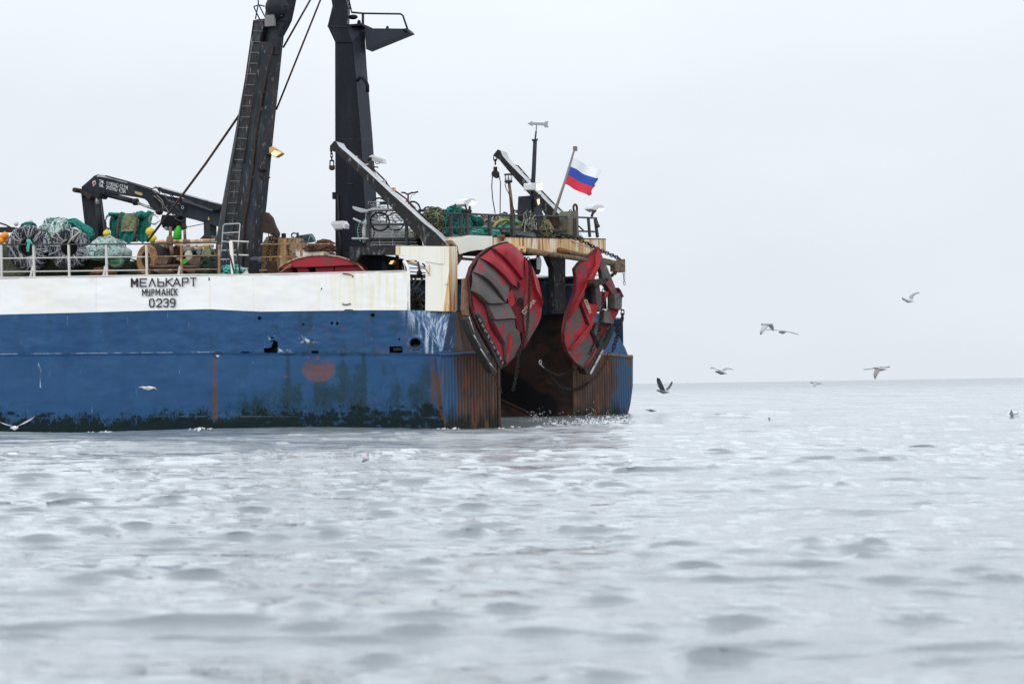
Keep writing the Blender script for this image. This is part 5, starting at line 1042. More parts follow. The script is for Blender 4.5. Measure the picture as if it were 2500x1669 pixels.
b_ = MB(); b_.prism(PS('j',[(700,40),(1090,60),(1085,200),(1110,330),(930,390),(780,385),(700,310),(690,220),(655,205)],dC+.05), IN*.5, 'mast_dark'); b_.prism(PS('j',[(935,40),(1090,60),(1080,280),(940,290)],dC-.05), IN*.2, 'shade_black'); b_.disc(P('j',800,345,dC), FW, UP, .05, .2, 'galv', 12); b_.build('slewing_housing', t_)
b_ = MB(); b_.prism(PS('j',[(1632,150),(1775,200),(1780,490),(1850,600),(1530,600),(1640,490)],dC), IN*.5, 'mast_black'); b_.prism(PS('j',[(1740,90),(1755,90),(1760,160),(1735,160)],dC-.04), IN*.05, 'buoy_yellow'); b_.build('boom_rest', t_)
b_ = MB()
SW = lambda x, y: P(1, x, y, dC-.012)
letters(b_, row('SWL', [(1024,1038),(1042,1056),(1058,1070)], (163,172), (192,202)), SW, 1.7, -IN, 'letters_white', .02); letters(b_, row('1190KG-12,3M', [(1094,1104),(1112,1124),(1130,1144),(1150,1164),(1176,1192),(1196,1212),(1216,1228),(1230,1242),(1246,1258),(1260,1266),(1268,1280),(1292,1308)], (182,226), (215,266)), SW, 1.7, -IN, 'letters_white', .02)
letters(b_, row('SWL', [(1019,1032),(1036,1050),(1054,1066)], (203,212), (232,242)), SW, 1.7, -IN, 'letters_white', .02); letters(b_, row('3930KG-4,2M', [(1090,1102),(1108,1120),(1126,1138),(1144,1156),(1168,1182),(1186,1200),(1204,1216),(1222,1234),(1238,1244),(1248,1258),(1268,1284)], (224,266), (255,304)), SW, 1.7, -IN, 'letters_white', .02); b_.build('load_lettering', AR)
b_ = MB(); b_.prism(PS(1,[(945,185),(972,168),(982,205),(955,232)],dC-.02), IN*.02, 'lamp_white'); b_.prism(PS(1,[(951,192),(970,180),(977,202),(957,220)],dC-.026), IN*.01, 'red'); b_.build('warning_plate', AR)
b_ = MB(); b_.prism(PS(1,[(1378,278),(1455,298),(1460,318),(1440,325),(1385,304)],dC-.02), IN*.02, 'brass_box'); b_.build('maker_plate', AR)
b_ = MB(); b_.loft([[P('j',x,y,dC-.2)+(FW*math.cos(a)+IN*math.sin(a))*r for a in [i*math.pi/7 for i in range(14)]] for x,y,r in [(1070,290,.05),(1055,390,.125),(1040,575,.152),(1040,595,.14)]], 'bright_green', True, True); tag(b_.build('green_bucket'), 'bright green cone shaped bucket hanging under the black crane', 'bucket')
for i, (pts, lab) in enumerate((([(1110,330),(1300,310),(1630,245)],'thin cable from the green bucket to the crane rest'),([(1780,290),(1930,450)],'thin cable between the crane rest and the near mast'),([(1080,200),(1150,185),(1230,110)],'thin hose looping under the crane boom'))):
    b_ = MB(); b_.tube(PS('j',pts,dC-.1), .014, 'iron', 4); tag(b_.build('thin_cable'), lab, 'cable')
# --- between the masts
b_ = MB(); b_.chain(PS(3,[(855,905),(858,990),(840,1080),(832,1165)],1.1), .14, .085, .02, 'dark_rust', 3); tag(b_.build('rusty_chain'), 'single rusty chain hanging from the mast bracket, left strand', 'chain')
b_ = MB(); b_.chain(PS(3,[(880,900),(886,1000),(890,1160)],1.15), .15, .09, .02, 'dark_rust', 4); b_.chain(PS(3,[(915,920),(922,960),(912,1100),(910,1160)],1.15), .17, .10, .024, 'dark_rust', 5); b_.blob(P(3,915,960,1.1), FW*.08, UP*.07, IN*.08, 'dark_rust', 10, 7, .1); b_.bar(P(3,888,1020,1.15), P(3,885,1120,1.15), .12, .1, 'dark_rust', IN); tag(b_.build('rusty_chain'), 'heavy doubled rusty chain with shackle above the dark hopper', 'chain')
b_ = MB(); b_.loft([[P(3,x,y,1.1+dd) for x,dd in ((l,0),(r,0),(r,.5),(l,.5))] for y,l,r in ((1165,832,920),(1190,825,925),(1295,788,942))], 'dark_rust'); b_.build('chain_hopper'); tag(bpy.data.objects['chain_hopper'], 'dark brown hopper shaped weight beneath the rusty chains', 'weight')
t_ = thing('rusty_locker', 'rust streaked cream steel locker behind the hanging chains', 'locker', tuple(P('h',880,800,2.2)))
b_ = MB(); b_.prism(PS('h',[(735,350),(810,235),(1050,240),(1095,260),(1095,800),(720,800)],2.2), IN*.8, 'locker'); b_.build('body', t_)
b_ = MB(); b_.prism(PS('h',[(755,335),(805,236),(1052,240),(1020,335)],2.17), IN*.05, 'locker_top'); b_.build('sloping_lid', t_)
b_ = MB(); b_.bar(P('h',1055,250,2.1), P('h',1050,800,2.1), .16, .1, 'rusty_cream', IN); b_.box(P('h',1068,220,2.1), FW*.06, UP*.08, IN*.05, 'dark_rust'); b_.build('corner_post', t_)
b_ = MB(); b_.prism(PS('h',[(1110,250),(1310,255),(1330,460),(1250,560),(1175,560),(1120,340)],2.3), IN*.5, 'flaky'); tag(b_.build('peeling_panel'), 'brown peeling painted panel leaning right of the locker', 'panel')
b_ = MB(); b_.prism(PS('h',[(1250,430),(1340,440),(1700,462),(1670,500),(1450,580),(1250,580)],2.25), IN*.8, 'cream'); b_.prism(PS('h',[(1250,425),(1700,458),(1700,466),(1250,436)],2.22), IN*.85, 'rusty_cream'); tag(b_.build('cream_bin'), 'low cream bin under the brown chain heap', 'bin')
t_ = thing('hose_coil', 'coil of black hose tied with teal cord above the locker', 'hose', tuple(P('h',1380,340,2.9)))
b_ = MB()
for k in range(9):
    f = k/8; b_.torus(P('h',1385-10*f,322-105*f,2.9+.05*math.cos(f*3)), FW-UP*.10, IN+UP*.12, .345-.09*f*f, .030, 'hose_black', 30, 7, .32-.08*f)
b_.tube(PS('h',[(1230,245),(1190,240),(1185,200),(1215,178),(1255,185),(1275,215)],2.6), .026, 'hose_black', 6); b_.build('hose', t_)
b_ = MB(); b_.tube(PS('h',[(1440,325),(1455,250),(1470,205),(1500,240),(1545,310)],2.0), .018, 'tie_teal', 5); b_.build('cord', t_)
b_ = MB(); b_.tube(PS('h',[(1280,170),(1290,240),(1340,330)],2.4), .03, 'net_olive', 6); tag(b_.build('bent_pole'), 'short dark pole leaning beside the hose coil', 'pole')
b_ = MB(); b_.blob(P('h',1600,452,2.6), FW*.55, IN*.4, UP*.21, 'chain_heap', 26, 14, .16, 6, 3.5, .2); b_.blob(P('h',1685,350,2.7), FW*.27, IN*.3, UP*.14, 'chain_heap', 16, 9, .2, 7); strands(b_, P('h',1600,452,2.6), FW*.56, IN*.42, UP*.22, 190, .011, ['chain_heap','dark_rust','rust','anchor_brown'], 41, wild=.9); strands(b_, P('h',1685,350,2.7), FW*.28, IN*.31, UP*.15, 60, .011, ['chain_heap','rust'], 42, wild=.9)
strands(b_, P('h',1760,500,2.2), FW*.18, IN*.2, UP*.07, 30, .016, ['net_brown','rope_pale'], 43); tag(b_.build('chain_heap'), 'heap of tangled brown chain piled on the cream bin', 'chain')
# spare trawl door lying behind the bulwark
t_ = thing('trawl_door', 'red rusty edged trawl door lying flat behind the white bulwark', 'trawl door', tuple(P('h',1650,800,.4)))
b_ = MB(); top = [(1000,700),(1060,655),(1200,585),(1350,540),(1500,515),(1700,508),(1900,535),(2050,580),(2180,640),(2250,710),(2305,775)]; bot = [(1000,712),(1200,690),(1500,684),(1800,672),(2000,662),(2190,660),(2240,720),(2290,778)]
b_.prism(PS('h',top+[(2290,778),(2240,720),(2190,660),(2000,664),(1800,674),(1500,686),(1200,692),(1000,714)],.35), IN*.5, 'red_lying'); b_.build('curved_plate', t_)
b_ = MB(); b_.tube(PS('h',top,.33), .03, 'flaky', 6); b_.build('rim', t_)
for pts in ([(1245,690),(1420,690),(1465,800),(1300,800)], [(1540,690),(1815,680),(1820,800),(1560,800)], [(1845,672),(2185,664),(2240,725),(2290,785),(2290,800),(1830,800)], [(1090,690),(1180,690),(1190,800),(980,800)]):
    b_ = MB(); b_.prism(PS('h',pts,.5), IN*.3, 'red_lying'); b_.build('rib', t_)
b_ = MB(); b_.prism(PS('h',[(1000,700),(2250,680),(2280,810),(1000,810)],.85), IN*.1, 'shade_black'); b_.build('back_plate', t_)
b_ = MB(); b_.tube(PS('h',[(980,800),(1050,750),(1130,690),(1190,662)],.3), .03, 'drum_brown', 6); b_.torus(P('h',1150,680,.28), FW, UP, .05, .014, 'drum_brown', 12, 5); b_.build('shackle', t_)
# black hose hanging by the gate
b_ = MB(); b_.tube(PS(3,[(540,1000),(545,1100),(560,1180),(575,1290)],.02), .028, 'iron', 6); tag(b_.build('black_hose'), 'thin black hose hanging by the boarding gate', 'hose')
b_ = MB(); b_.blob(P(3,715,1150,.7), FW*.2, UP*.1, IN*.15, 'hose_black', 12, 8); b_.tube(PS(3,[(715,1145),(750,1150),(775,1190)],.7), .1, 'hose_black', 8); tag(b_.build('hose_end'), 'dark hose nozzle at the foot of the near mast', 'hose')
# --- side platform: bulk bags and bicycles
b_ = MB(); b_.prism(PS('f',[(600,900),(860,870),(985,960),(1000,1390),(590,1390),(585,1100)],1.6), IN*.9, 'bag'); strands(b_, P('f',800,1390,2.0), FW*.30, IN*.4, UP*.77, 16, .006, ['bag_net'], 51); tag(b_.build('bulk_bag'), 'smooth pale grey bulk bag in the wire cage', 'bag', 'bulk bags on the side platform')
b_ = MB(); b_.blob(P('f',1310,1390,2.1), FW*.52, IN*.5, UP*.52, 'bag_net', 30, 18, .12, 8, 3.0, .2); strands(b_, P('f',1310,1390,2.1), FW*.52, IN*.5, UP*.52, 46, .006, ['bag_net','net_khaki'], 52); tag(b_.build('bulk_bag'), 'creased greenish white bulk bag behind the near boom', 'bag', 'bulk bags on the side platform')
def bicycle(name, lab, wheels, lines, d, frame, extra=()):
    t_ = thing(name, lab, 'bicycle', tuple(P('f',*wheels[0][:2],d)), 'bicycles stowed on the side platform')
    for (x,y,rx,ry) in wheels:
        c = P('f',x,y,d); X = (P('f',x+rx,y,d)-c); Y = (P('f',x,y-ry,d)-c)
        yaw = X.normalized()*.8+IN*.6 if rx < ry*.8 else X.normalized()
        b_ = MB(); b_.torus(c, yaw, UP, X.length/max(.3,abs(yaw.normalized().dot(X.normalized()))), .028, 'bike_black', 30, 6, Y.length); o = b_.build('wheel', t_)
        b_ = MB(); u_ = yaw.normalized()
        for k in range(8):
            a = math.pi*k/8+.2; dd = u_*math.cos(a)*X.length*.95/max(.3,abs(u_.dot(X.normalized())))+UP*math.sin(a)*Y.length*.95; b_.tube([c-dd, c+dd], .005, 'bike_steel', 3)
        b_.blob(c, FW*.04, IN*.05, UP*.04, 'bike_steel', 8, 6); b_.build('spokes', o)
    b_ = MB()
    for pts, r in lines: b_.tube(PS('f',pts,d), r, frame, 6)
    b_.build('frame', t_)
    for nm, pts, r, mt in extra:
        b_ = MB(); b_.tube(PS('f',pts,d-.03), r, mt, 6); b_.build(nm, t_)
    return t_
bicycle('bicycle', 'bicycle with a white frame upside down in the wire cage, orange reflector', [(745,570,190,190),(1090,880,190,185)], [([(745,570),(800,700),(850,800),(1090,880)],.022),([(800,700),(980,740),(1090,880)],.022),([(980,740),(850,800)],.02),([(745,570),(860,560)],.02)], 1.35, 'bike_white',
  [('fork', [(1100,740),(1160,800),(1230,870)], .05, 'bike_white'), ('handlebar', [(600,700),(640,690),(660,740),(680,790)], .035, 'bike_white'), ('saddle', [(760,490),(900,480)], .06, 'bike_black'), ('fender', [(790,740),(810,690),(740,700)], .05, 'bag'), ('reflector', [(700,800),(725,800)], .045, 'orange_lens')])
bicycle('bicycle', 'bicycle standing at the cage corner with its wheel outside the post', [(445,1085,150,250),(760,880,200,190)], [([(445,1085),(455,900),(475,700)],.025),([(470,760),(760,880)],.022),([(460,840),(640,900),(760,880)],.02)], 1.05, 'bike_steel',
  [('mudguard', [(470,850),(440,1000),(430,1090),(440,1330)], .075, 'bag'), ('saddle', [(560,620),(700,600)], .05, 'bike_steel')])
bicycle('bicycle', 'red framed bicycle behind the near boom with its handlebar against the sky', [(1470,640,150,185)], [([(1365,330),(1365,430),(1400,500),(1470,640)],.022),([(1310,440),(1400,480),(1520,600)],.025)], 2.4, 'bike_red',
  [('handlebar', [(1220,262),(1290,265),(1345,300),(1385,290),(1440,265),(1500,265),(1575,245)], .028, 'bike_black'), ('stem', [(1360,300),(1365,400)], .03, 'bike_black'), ('brake_cable', [(1520,300),(1440,320),(1400,420),(1480,470)], .008, 'bike_black')])
b_ = MB(); b_.tube(PS('f',[(440,860),(330,900),(285,1050),(300,1200),(350,1300)],.8), .012, 'tie_teal', 4); tag(b_.build('blue_cord'), 'thin pale teal cord hanging by the cage corner', 'rope')
# --- hanging tackle
b_ = MB(); b_.chain(PS(4,[(122,95),(128,150),(132,235)],.5), .13, .075, .017, 'chain_iron', 6)
b_.tube(PS(4,[(112,235),(112,320)],.5), .02, 'chain_iron', 5); b_.tube(PS(4,[(152,235),(152,320)],.5), .02, 'chain_iron', 5); b_.tube(PS(4,[(112,235),(120,228),(145,228),(152,235)],.5), .03, 'chain_iron', 5); b_.bar(P(4,108,300,.5), P(4,158,300,.5), .10, .12, 'dark_rust'); b_.tube(PS(4,[(115,325),(152,325)],.5), .02, 'chain_iron', 5); tag(b_.build('hanging_chain'), 'short chain with a swivel hanging from the tip of the near boom', 'chain')
b_ = MB(); b_.chain(PS(5,[(560,440),(563,480),(563,560)],10.6), .20, .115, .026, 'chain_iron', 7); b_.tube(PS(5,[(563,555),(563,610)],10.6), .072, 'dark_rust', 8); b_.disc(P(5,565,630,10.6), FW, UP, .13, .15, 'iron', 16); b_.prism(PS(5,[(545,650),(590,650),(575,672),(555,672)],10.5), IN*.2, 'dark_rust'); tag(b_.build('pulley_block'), 'dark pulley block on a chain at the tip of the far boom', 'pulley')
for i, pts in enumerate(([(532,650),(525,760),(535,900),(562,1050)], [(602,645),(618,720),(615,900),(614,1055)])):
    b_ = MB(); b_.tube(PS(5,pts,10.55), .018, 'iron', 4); tag(b_.build('hanging_wire'), ('thin wire falling from the left side of the far pulley block','thin wire falling from the right side of the far pulley block')[i], 'wire')
b_ = MB(); c = T('n',540,800,-2.4); 
b_.prism([T('n',x,y,-2.4) for x,y in [(485,690),(510,665),(540,660),(600,685),(600,800),(585,900),(560,955),(520,925),(485,940),(470,870)]], -AF*.25, 'shade_black'); b_.box(T('n',545,755,-2.39), TD*.16, UP*.22, AF*.02, 'lamp_glass'); b_.tube([T('n',540,650,-2.4), T('n',540,600,-2.6)], .06, 'shade_black', 6); tag(b_.build('pulley_block'), 'black pulley block hanging beneath the gantry beam', 'pulley')
b_ = MB(); b_.chain([T('n',x,y,-2.2) for x,y in [(890,740),(890,1010)]], .15, .085, .02, 'chain_iron', 9); b_.bar(T('n',850,690,-2.25), T('n',848,1025,-2.25), .07, .06, 'shade_black'); b_.torus(T('n',945,975,-2.2), TD, UP, .06, .016, 'chain_iron', 14, 5); tag(b_.build('hanging_chain'), 'chain hanging by the far pillar under the gantry', 'chain')
# outrigger chains
b_ = MB(); b_.chain([T(6,1262,12,EP+.1), T(6,1480,75,EG+.5), T(6,1650,160,EG+.7), T(6,1815,232,EG+.85)], .20, .115, .023, 'chain_iron', 10); tag(b_.build('long_chain'), 'long chain slanting from the stern platform to the outrigger end', 'chain')
b_ = MB(); b_.chain([T(6,1828,325,EG+.8), T(6,1834,430,EG+.8)], .12, .07, .015, 'galv', 11); tag(b_.build('hanging_chain'), 'short pale chain hanging from the outrigger end', 'chain')
b_ = MB(); b_.chain([T(6,1775,322,EG+.75), T(6,1690,385,EG+1.0)], .21, .115, .026, 'chain_iron', 12); b_.prism([T(6,x,y,EG+1.0) for x,y in [(1600,385),(1700,372),(1720,385),(1660,425),(1610,435),(1598,410)]], -AF*.25, 'dark_rust'); tag(b_.build('shackle_plate'), 'dark rusty shackle plate and links in front of the far red trawl door', 'shackle')
# --- nets on the stern platform
eP = lambda e: (lambda z, x, y: T(z,x,y,e))
heap('net_pile','dark olive ribbed net roll at the near end of the stern platform','l',(-60,235,560,760),eP(EP-1.6),.7,'net_olive',['net_olive','net_olive','net_khaki'],170,.018,61,group=NG)
t_ = heap('net_pile','bright teal rope bundle under the lit floodlight','l',(480,150,830,760),eP(EP-.9),.5,'net_teal_dark',['net_teal','net_teal','net_teal_dark'],150,.024,62,group=NG)
b_ = MB(); rr = random.Random(63)
for k in range(60):
    o_ = rr.uniform(0,1); b_.tube([T('l', 700+o_*180+rr.gauss(0,10), 380-o_*120+rr.gauss(0,10), EP-.75), T('l', 900+o_*170, 300+o_*40+rr.gauss(0,20), EP-.7+rr.gauss(0,.1)), T('l', 1060+o_*150, 400+rr.gauss(0,25), EP-.68), T('l', 1120+o_*110+rr.gauss(0,15), 520+rr.gauss(0,40), EP-.7), T('l', 1080+o_*100, 640+rr.gauss(0,40), EP-.75)], .024, rr.choice(['net_teal','net_teal','tie_teal','net_teal_dark']), 4, False)
b_.blob(T('l',1030,500,EP-.95), TD*.55, AF*.3, UP*.34, 'net_teal_dark', 18, 12, .1, 5); tag(b_.build('net_pile'), 'teal rope hank draped right of the lit floodlight post', 'net', NG)
heap('net_pile','teal coiled rope lying low along the stern platform','l',(900,590,1600,770),eP(EP-.45),.3,'net_teal_dark',['net_teal','tie_teal'],140,.02,64,cat='rope',group=NG)
heap('net_pile','brown net mound on the stern platform behind the rail','l',(1200,330,1560,700),eP(EP-1.3),.5,'net_brown',['net_brown','rope_pale'],110,.018,65,group=NG)
heap('net_pile','yellow green rope and net mound by the signal lamp','l',(1440,350,2300,700),eP(EP-1.1),.6,'rope_yellow',['rope_yellow','rope_yellow','net_khaki','net_teal'],240,.026,66,group=NG)
b_ = MB()
for pts in ([(1480,590),(1580,470),(1720,420),(1850,450),(1980,470),(2090,560),(2040,600),(1800,600)], [(1960,450),(2060,480),(2090,570),(2000,590),(1760,590)], [(1600,600),(1640,560),(1660,610)]): b_.tube([T('l',x,y,EP-.55) for x,y in pts], .05, 'tie_teal' if pts[0][0] != 1480 else 'rope_yellow', 6)
tag(b_.build('mooring_rope'), 'thick yellow and teal mooring rope looped on the stern platform', 'rope')
heap('net_pile','grey mesh net bundle left of the vane pole','l',(1740,620,2340,780),eP(EP-.35),.3,'net_grey',['net_grey','rope_grey'],150,.014,67,group=NG,wild=.9)
heap('net_pile','olive net bundle at the foot of the vane pole','m',(200,560,620,1060),eP(EP-.3),.35,'net_olive',['rope_yellow','net_khaki','net_olive'],110,.018,68,group=NG)
heap('net_pile','long grey green net roll lying right of the vane pole','m',(420,860,1420,1080),eP(EP-.35),.4,'net_olive',['net_olive','net_brown','net_grey'],170,.018,69,group=NG)
b_ = MB()
for k in range(6): b_.tube([T('m',880+k*45,860,EP-.2), T('m',930+k*38,760,EP-.25), T('m',1060+k*14,700,EP-.4)], .055, 'net_khaki' if k%2 else 'net_brown', 7)
b_.blob(T('m',1050,860,EP-.5), TD*.28, AF*.25, UP*.2, 'net_khaki', 14, 9, .1, 4); tag(b_.build('rope_coil'), 'khaki rope hank draped beside the towing post', 'rope')
b_ = MB(); rr = random.Random(70)
for k in range(26):
    x = 40+rr.gauss(0,60); y = 360+rr.gauss(0,50); b_.tube([T('m',x,y,EP+.12), T('m',x+rr.uniform(-160,60),y+rr.uniform(100,300),EP+.14), T('m',x+rr.uniform(-120,160),y+rr.uniform(250,560),EP+.12), T('m',x+rr.uniform(-60,160),y+rr.uniform(100,200),EP+.1)], .013, rr.choice(['rope_grey','net_olive','rope_pale','net_teal_dark']), 4, False)
b_.blob(T('m',30,390,EP+.05), TD*.22, AF*.1, UP*.10, 'net_olive', 12, 8, .25, 5); tag(b_.build('rope_tangle'), 'tangle of grey green cord knotted on the rail at the vane pole', 'rope')
b_ = MB(); b_.prism([T('m',x,y,EP-.6) for x,y in [(400,540),(450,470),(500,640),(440,640)]], -AF*.2, 'tarp_blue'); b_.prism([T('m',x,y,EP-.65) for x,y in [(455,470),(530,520),(580,690),(500,650)]], -AF*.2, 'bag'); tag(b_.build('folded_tarp'), 'blue and white folded tarpaulin behind the vane pole', 'tarpaulin')
b_ = MB(); b_.blob(T('l',1700,340,EP-1.6), TD*.30, AF*.3, UP*.09, 'dark_cloth', 16, 10, .2, 3); b_.blob(T('l',1745,290,EP-1.7), TD*.10, AF*.1, UP*.09, 'dark_cloth', 12, 8, .2, 5); tag(b_.build('dark_tarp'), 'dark blue bundled tarpaulin between the thin wires and signal lamp', 'tarpaulin')
b_ = MB(); b_.blob(T('m',2055,740,EP+.1), TD*.09, AF*.05, UP*.065, 'dark_cloth', 10, 8, .1, 2); tag(b_.build('small_float'), 'small dark float hanging at the aft rail end', 'float')
# chain bundle rusty on the crossbeam
b_ = MB()
for k in range(3): b_.chain([gx('l',1600+k*32,770)+AF*.08, gx('l',1600+k*30,920)+AF*.10], .12, .075, .018, 'rust', 20+k)
tag(b_.build('rusty_chain'), 'rusty chain bundle hung over the gantry beam above the near red door', 'chain')
# flag
t_ = thing('flag', 'white, blue and red striped flag blowing from the slanting staff', 'flag', tuple(T(5,1330,640,EP-.1)))
def flagp(u_, v_):      # u along the fly, v down the hoist
    a = (1378+(1300-1378)*v_, 455+(735-455)*v_); c_ = (1660+(1565-1660)*v_, 590+(872-590)*v_)
    x = a[0]+(c_[0]-a[0])*u_; y = a[1]+(c_[1]-a[1])*u_ + 12*math.sin(u_*3.3-.4)*u_ - 10*u_*(1-u_)*2
    if u_ > .93: y += 8*math.sin(v_*17); x += 9*math.sin(v_*23)
    return T(5,x,y,EP-.1)+AF*(.10*math.sin(u_*8+v_*1.5)*u_)
for nm, v0, v1, mt in (('white_stripe',0,.333,'flag_white'),('blue_stripe',.333,.666,'flag_blue'),('red_stripe',.666,1,'flag_red')):
    b_ = MB(); nu, nv = 22, 8; fr = [flagp(i/nu, v0+(v1-v0)*j/nv) for i in range(nu+1) for j in range(nv+1)]; k = len(fr)
    fs = [(i*(nv+1)+j,i*(nv+1)+j+1,(i+1)*(nv+1)+j+1,(i+1)*(nv+1)+j) for i in range(nu) for j in range(nv)]
    b_.add(fr, fs, mt, True); b_.build(nm, t_)

# ---------------------------------------------------------------- the two trawl doors hung at the stern
class Door:
    def __init__(s, z, cx, cy, dist, yaw, tilt=0):
        s.z = z; s.c = at_depth(z, cx, cy, dist); s.u = V((math.cos(yaw), math.sin(yaw), 0)); s.n = V((math.sin(yaw), -math.cos(yaw), 0))
        if s.n.y > 0: s.n = -s.n
    def __call__(s, x, y, h=0.0):
        X, Y = px(s.z, x, y); return on_plane(X, Y, s.c, s.n) + s.n*h
    def panel(s, b_, pts, hs, mat, base=0.0):
        """raised plate: outline with a relief for each corner, sides down to the base"""
        if not isinstance(hs, (list,tuple)): hs = [hs]*len(pts)
        f = [s(x,y,h) for (x,y),h in zip(pts,hs)]; g_ = [s(x,y,base) for x,y in pts]; n = len(pts)
        b_.add(f+g_, [tuple(range(n))]+[(i,i+n,(i+1)%n+n,(i+1)%n) for i in range(n)], mat)
    def slat(s, b_, A, B, ha, hb, mat, n=16, m=6, bulge=.06):
        """cambered plate between two curves"""
        def res(C):
            L = [0]; 
            for p, q in zip(C, C[1:]): L.append(L[-1]+math.dist(p,q))
            return [(np.interp(L[-1]*i/n, L, [p[0] for p in C]), np.interp(L[-1]*i/n, L, [p[1] for p in C])) for i in range(n+1)]
        a, c = res(A), res(B); rows = []
        for j in range(m+1):
            v_ = j/m; rows.append([s(a[i][0]+(c[i][0]-a[i][0])*v_, a[i][1]+(c[i][1]-a[i][1])*v_, (ha+(hb-ha)*v_)*(1-.75*(max(0,1-i/4)**2))+bulge*math.sin(math.pi*v_)) for i in range(n+1)])
        rows.append([s(p[0],p[1],0) for p in c]); vs = [q for r_ in rows for q in r_]
        b_.add(vs, [(j*(n+1)+i,j*(n+1)+i+1,(j+1)*(n+1)+i+1,(j+1)*(n+1)+i) for j in range(m+1) for i in range(n)], mat, False)
    def hole(s, b_, x, y, rx, ry, h):
        c = s(x,y,h); U = s(x+rx,y,h)-c; W = s(x,y-ry,h)-c
        b_.torus(c, U, W, U.length, .012, 'bare', 18, 5, W.length); b_.disc(c, U.normalized(), W.normalized()*(W.length/U.length), U.length, .03, 'shade_black', 18)  # dark disc painted on for the shade inside the hole
TG = 'red trawl doors hung at the stern'
DN = Door('c', 570, 650, 60.6, math.radians(33))
t_ = thing('trawl_door', 'big red trawl door with worn grey slats hung at the near side of the ramp', 'trawl door', tuple(DN(570,1360)), TG)
out = [(595,50),(520,63),(400,110),(300,190),(220,310),(187,420),(190,500),(205,580),(207,700),(245,830),(300,960),(370,1090),(450,1230),(520,1330),(558,1368),(590,1345),(640,1290),(760,1180),(800,1120),(900,950),(945,850),(955,760),(940,600),(910,470),(850,330),(760,195),(660,100)]
b_ = MB(); b_.prism([DN(x,y,0) for x,y in out], -DN.n*.16, 'red_deep'); b_.build('frame_plate', t_)
b_ = MB(); b_.tube([DN(x,y,.03) for x,y in out+out[:1]], .030, 'shoe', 6); b_.build('rim', t_)
Tc = [(425,112),(510,72),(595,58),(665,112),(745,205),(742,330),(722,445)]; A = [(425,122),(500,190),(560,250),(620,320),(670,385),(718,450)]; B = [(290,215),(360,265),(430,320),(530,415),(600,500)]; C = [(218,362),(350,450),(450,560),(500,640),(530,692)]; Dd = [(200,560),(290,640),(350,702),(380,705),(525,697)]
ST = [(Tc,A,.20,.30,'red'),(A[:]+[(700,560)],B,.14,.30,'red'),(B,C,.14,.32,'bare'),(C,Dd,.14,.32,'bare')]
for q, (a_, c_, ha, hb, mt) in enumerate(ST):
    b_ = MB(); DN.slat(b_, a_, c_, ha, hb, mt); b_.build('foil_slat', t_)
b_ = MB(); DN.panel(b_, [(600,500),(690,455),(722,450),(742,330),(760,500),(745,720),(690,640),(640,600)], [.16,.18,.2,.22,.2,.12,.1,.12], 'red'); DN.panel(b_, [(530,690),(600,500),(640,600),(690,640),(740,730),(755,900),(745,1010),(700,1000),(660,860),(632,860),(580,700)], [.10,.13,.12,.1,.1,.1,.12,.1,.08,.08,.1], 'red_deep'); b_.build('middle_web', t_)
b_ = MB(); DN.panel(b_, [(560,600),(610,560),(650,700),(610,745),(580,700)], [.2,.24,.2,.2,.2], 'red_bright'); b_.build('web_gusset', t_)
b_ = MB(); DN.hole(b_, 655,510,40,38,.24); DN.hole(b_, 712,680,36,40,.14); b_.build('rigging_hole', t_)
b_ = MB(); DN.panel(b_, [(362,708),(580,702),(632,858),(418,872)], [.18,.20,.34,.32], 'bare'); b_.build('box_panel', t_)
b_ = MB(); DN.panel(b_, [(415,880),(632,868),(650,960),(700,1010),(720,1120),(640,1285),(585,1340),(570,1310),(555,1130),(480,1010)], [.22,.24,.22,.18,.16,.12,.08,.1,.18,.22], 'bare'); b_.build('lower_fin', t_)
b_ = MB(); DN.panel(b_, [(575,1060),(600,1000),(612,1100),(585,1330),(572,1330)], [.26,.26,.24,.12,.12], 'red_bright', .1); b_.build('fin_stripe', t_)
b_ = MB(); DN.panel(b_, [(755,225),(800,290),(812,400),(850,560),(930,690),(950,780),(940,850),(900,945),(800,1115),(765,1000),(745,820),(760,500)], [.20,.2,.2,.18,.14,.10,.10,.10,.10,.16,.16,.2], 'red'); b_.build('side_wing', t_)
b_ = MB(); DN.panel(b_, [(765,205),(850,335),(908,470),(938,600),(950,740),(925,690),(855,560),(818,400),(805,300)], [.16,.16,.16,.16,.14,.34,.34,.34,.30], 'red_bright'); b_.build('wing_fold', t_)
b_ = MB(); DN.panel(b_, [(770,1010),(800,1115),(760,1180),(735,1010)], [.2,.12,.12,.16], 'red_deep'); DN.panel(b_, [(215,590),(330,705),(372,780),(395,900),(420,990),(540,1140),(560,1330),(525,1320),(440,1180),(370,1060),(300,930),(250,800)], .03, 'red', -.0); b_.build('recess_plate', t_)
b_ = MB()
for k in range(3):
    DN.panel(b_, [(255+k*4,830),(285+k*2,810),(550,1330),(530,1390),(505,1385)], [.1+.0*k]*5, 'shoe') if k == 0 else None
rr = random.Random(5)
for k in range(26):
    f = k/25; x = 270+f*265; y = 850+f*480; b_.blob(DN(x+rr.uniform(-6,6),y,.12), DN.u*.035, DN.n*.03, UP*.045, 'grey_steel' if k%3 else 'iron', 8, 6)
b_.build('toothed_shoe', t_)
b_ = MB(); DN.panel(b_, [(140,870),(175,838),(300,1100),(440,1370),(470,1430),(430,1440),(290,1190),(205,1030)], .12, 'shoe', -.25); b_.build('shoe_plate', t_)
b_ = MB()
for (x0,y0,x1,y1) in [(172,840,228,1015),(222,1035,300,1165),(295,1180,385,1320),(390,1330,460,1425)]: b_.tube([DN(x0,y0,.13), DN(x1,y1,.13)], .018, 'worn_steel', 5)
b_.build('shoe_edge', t_)
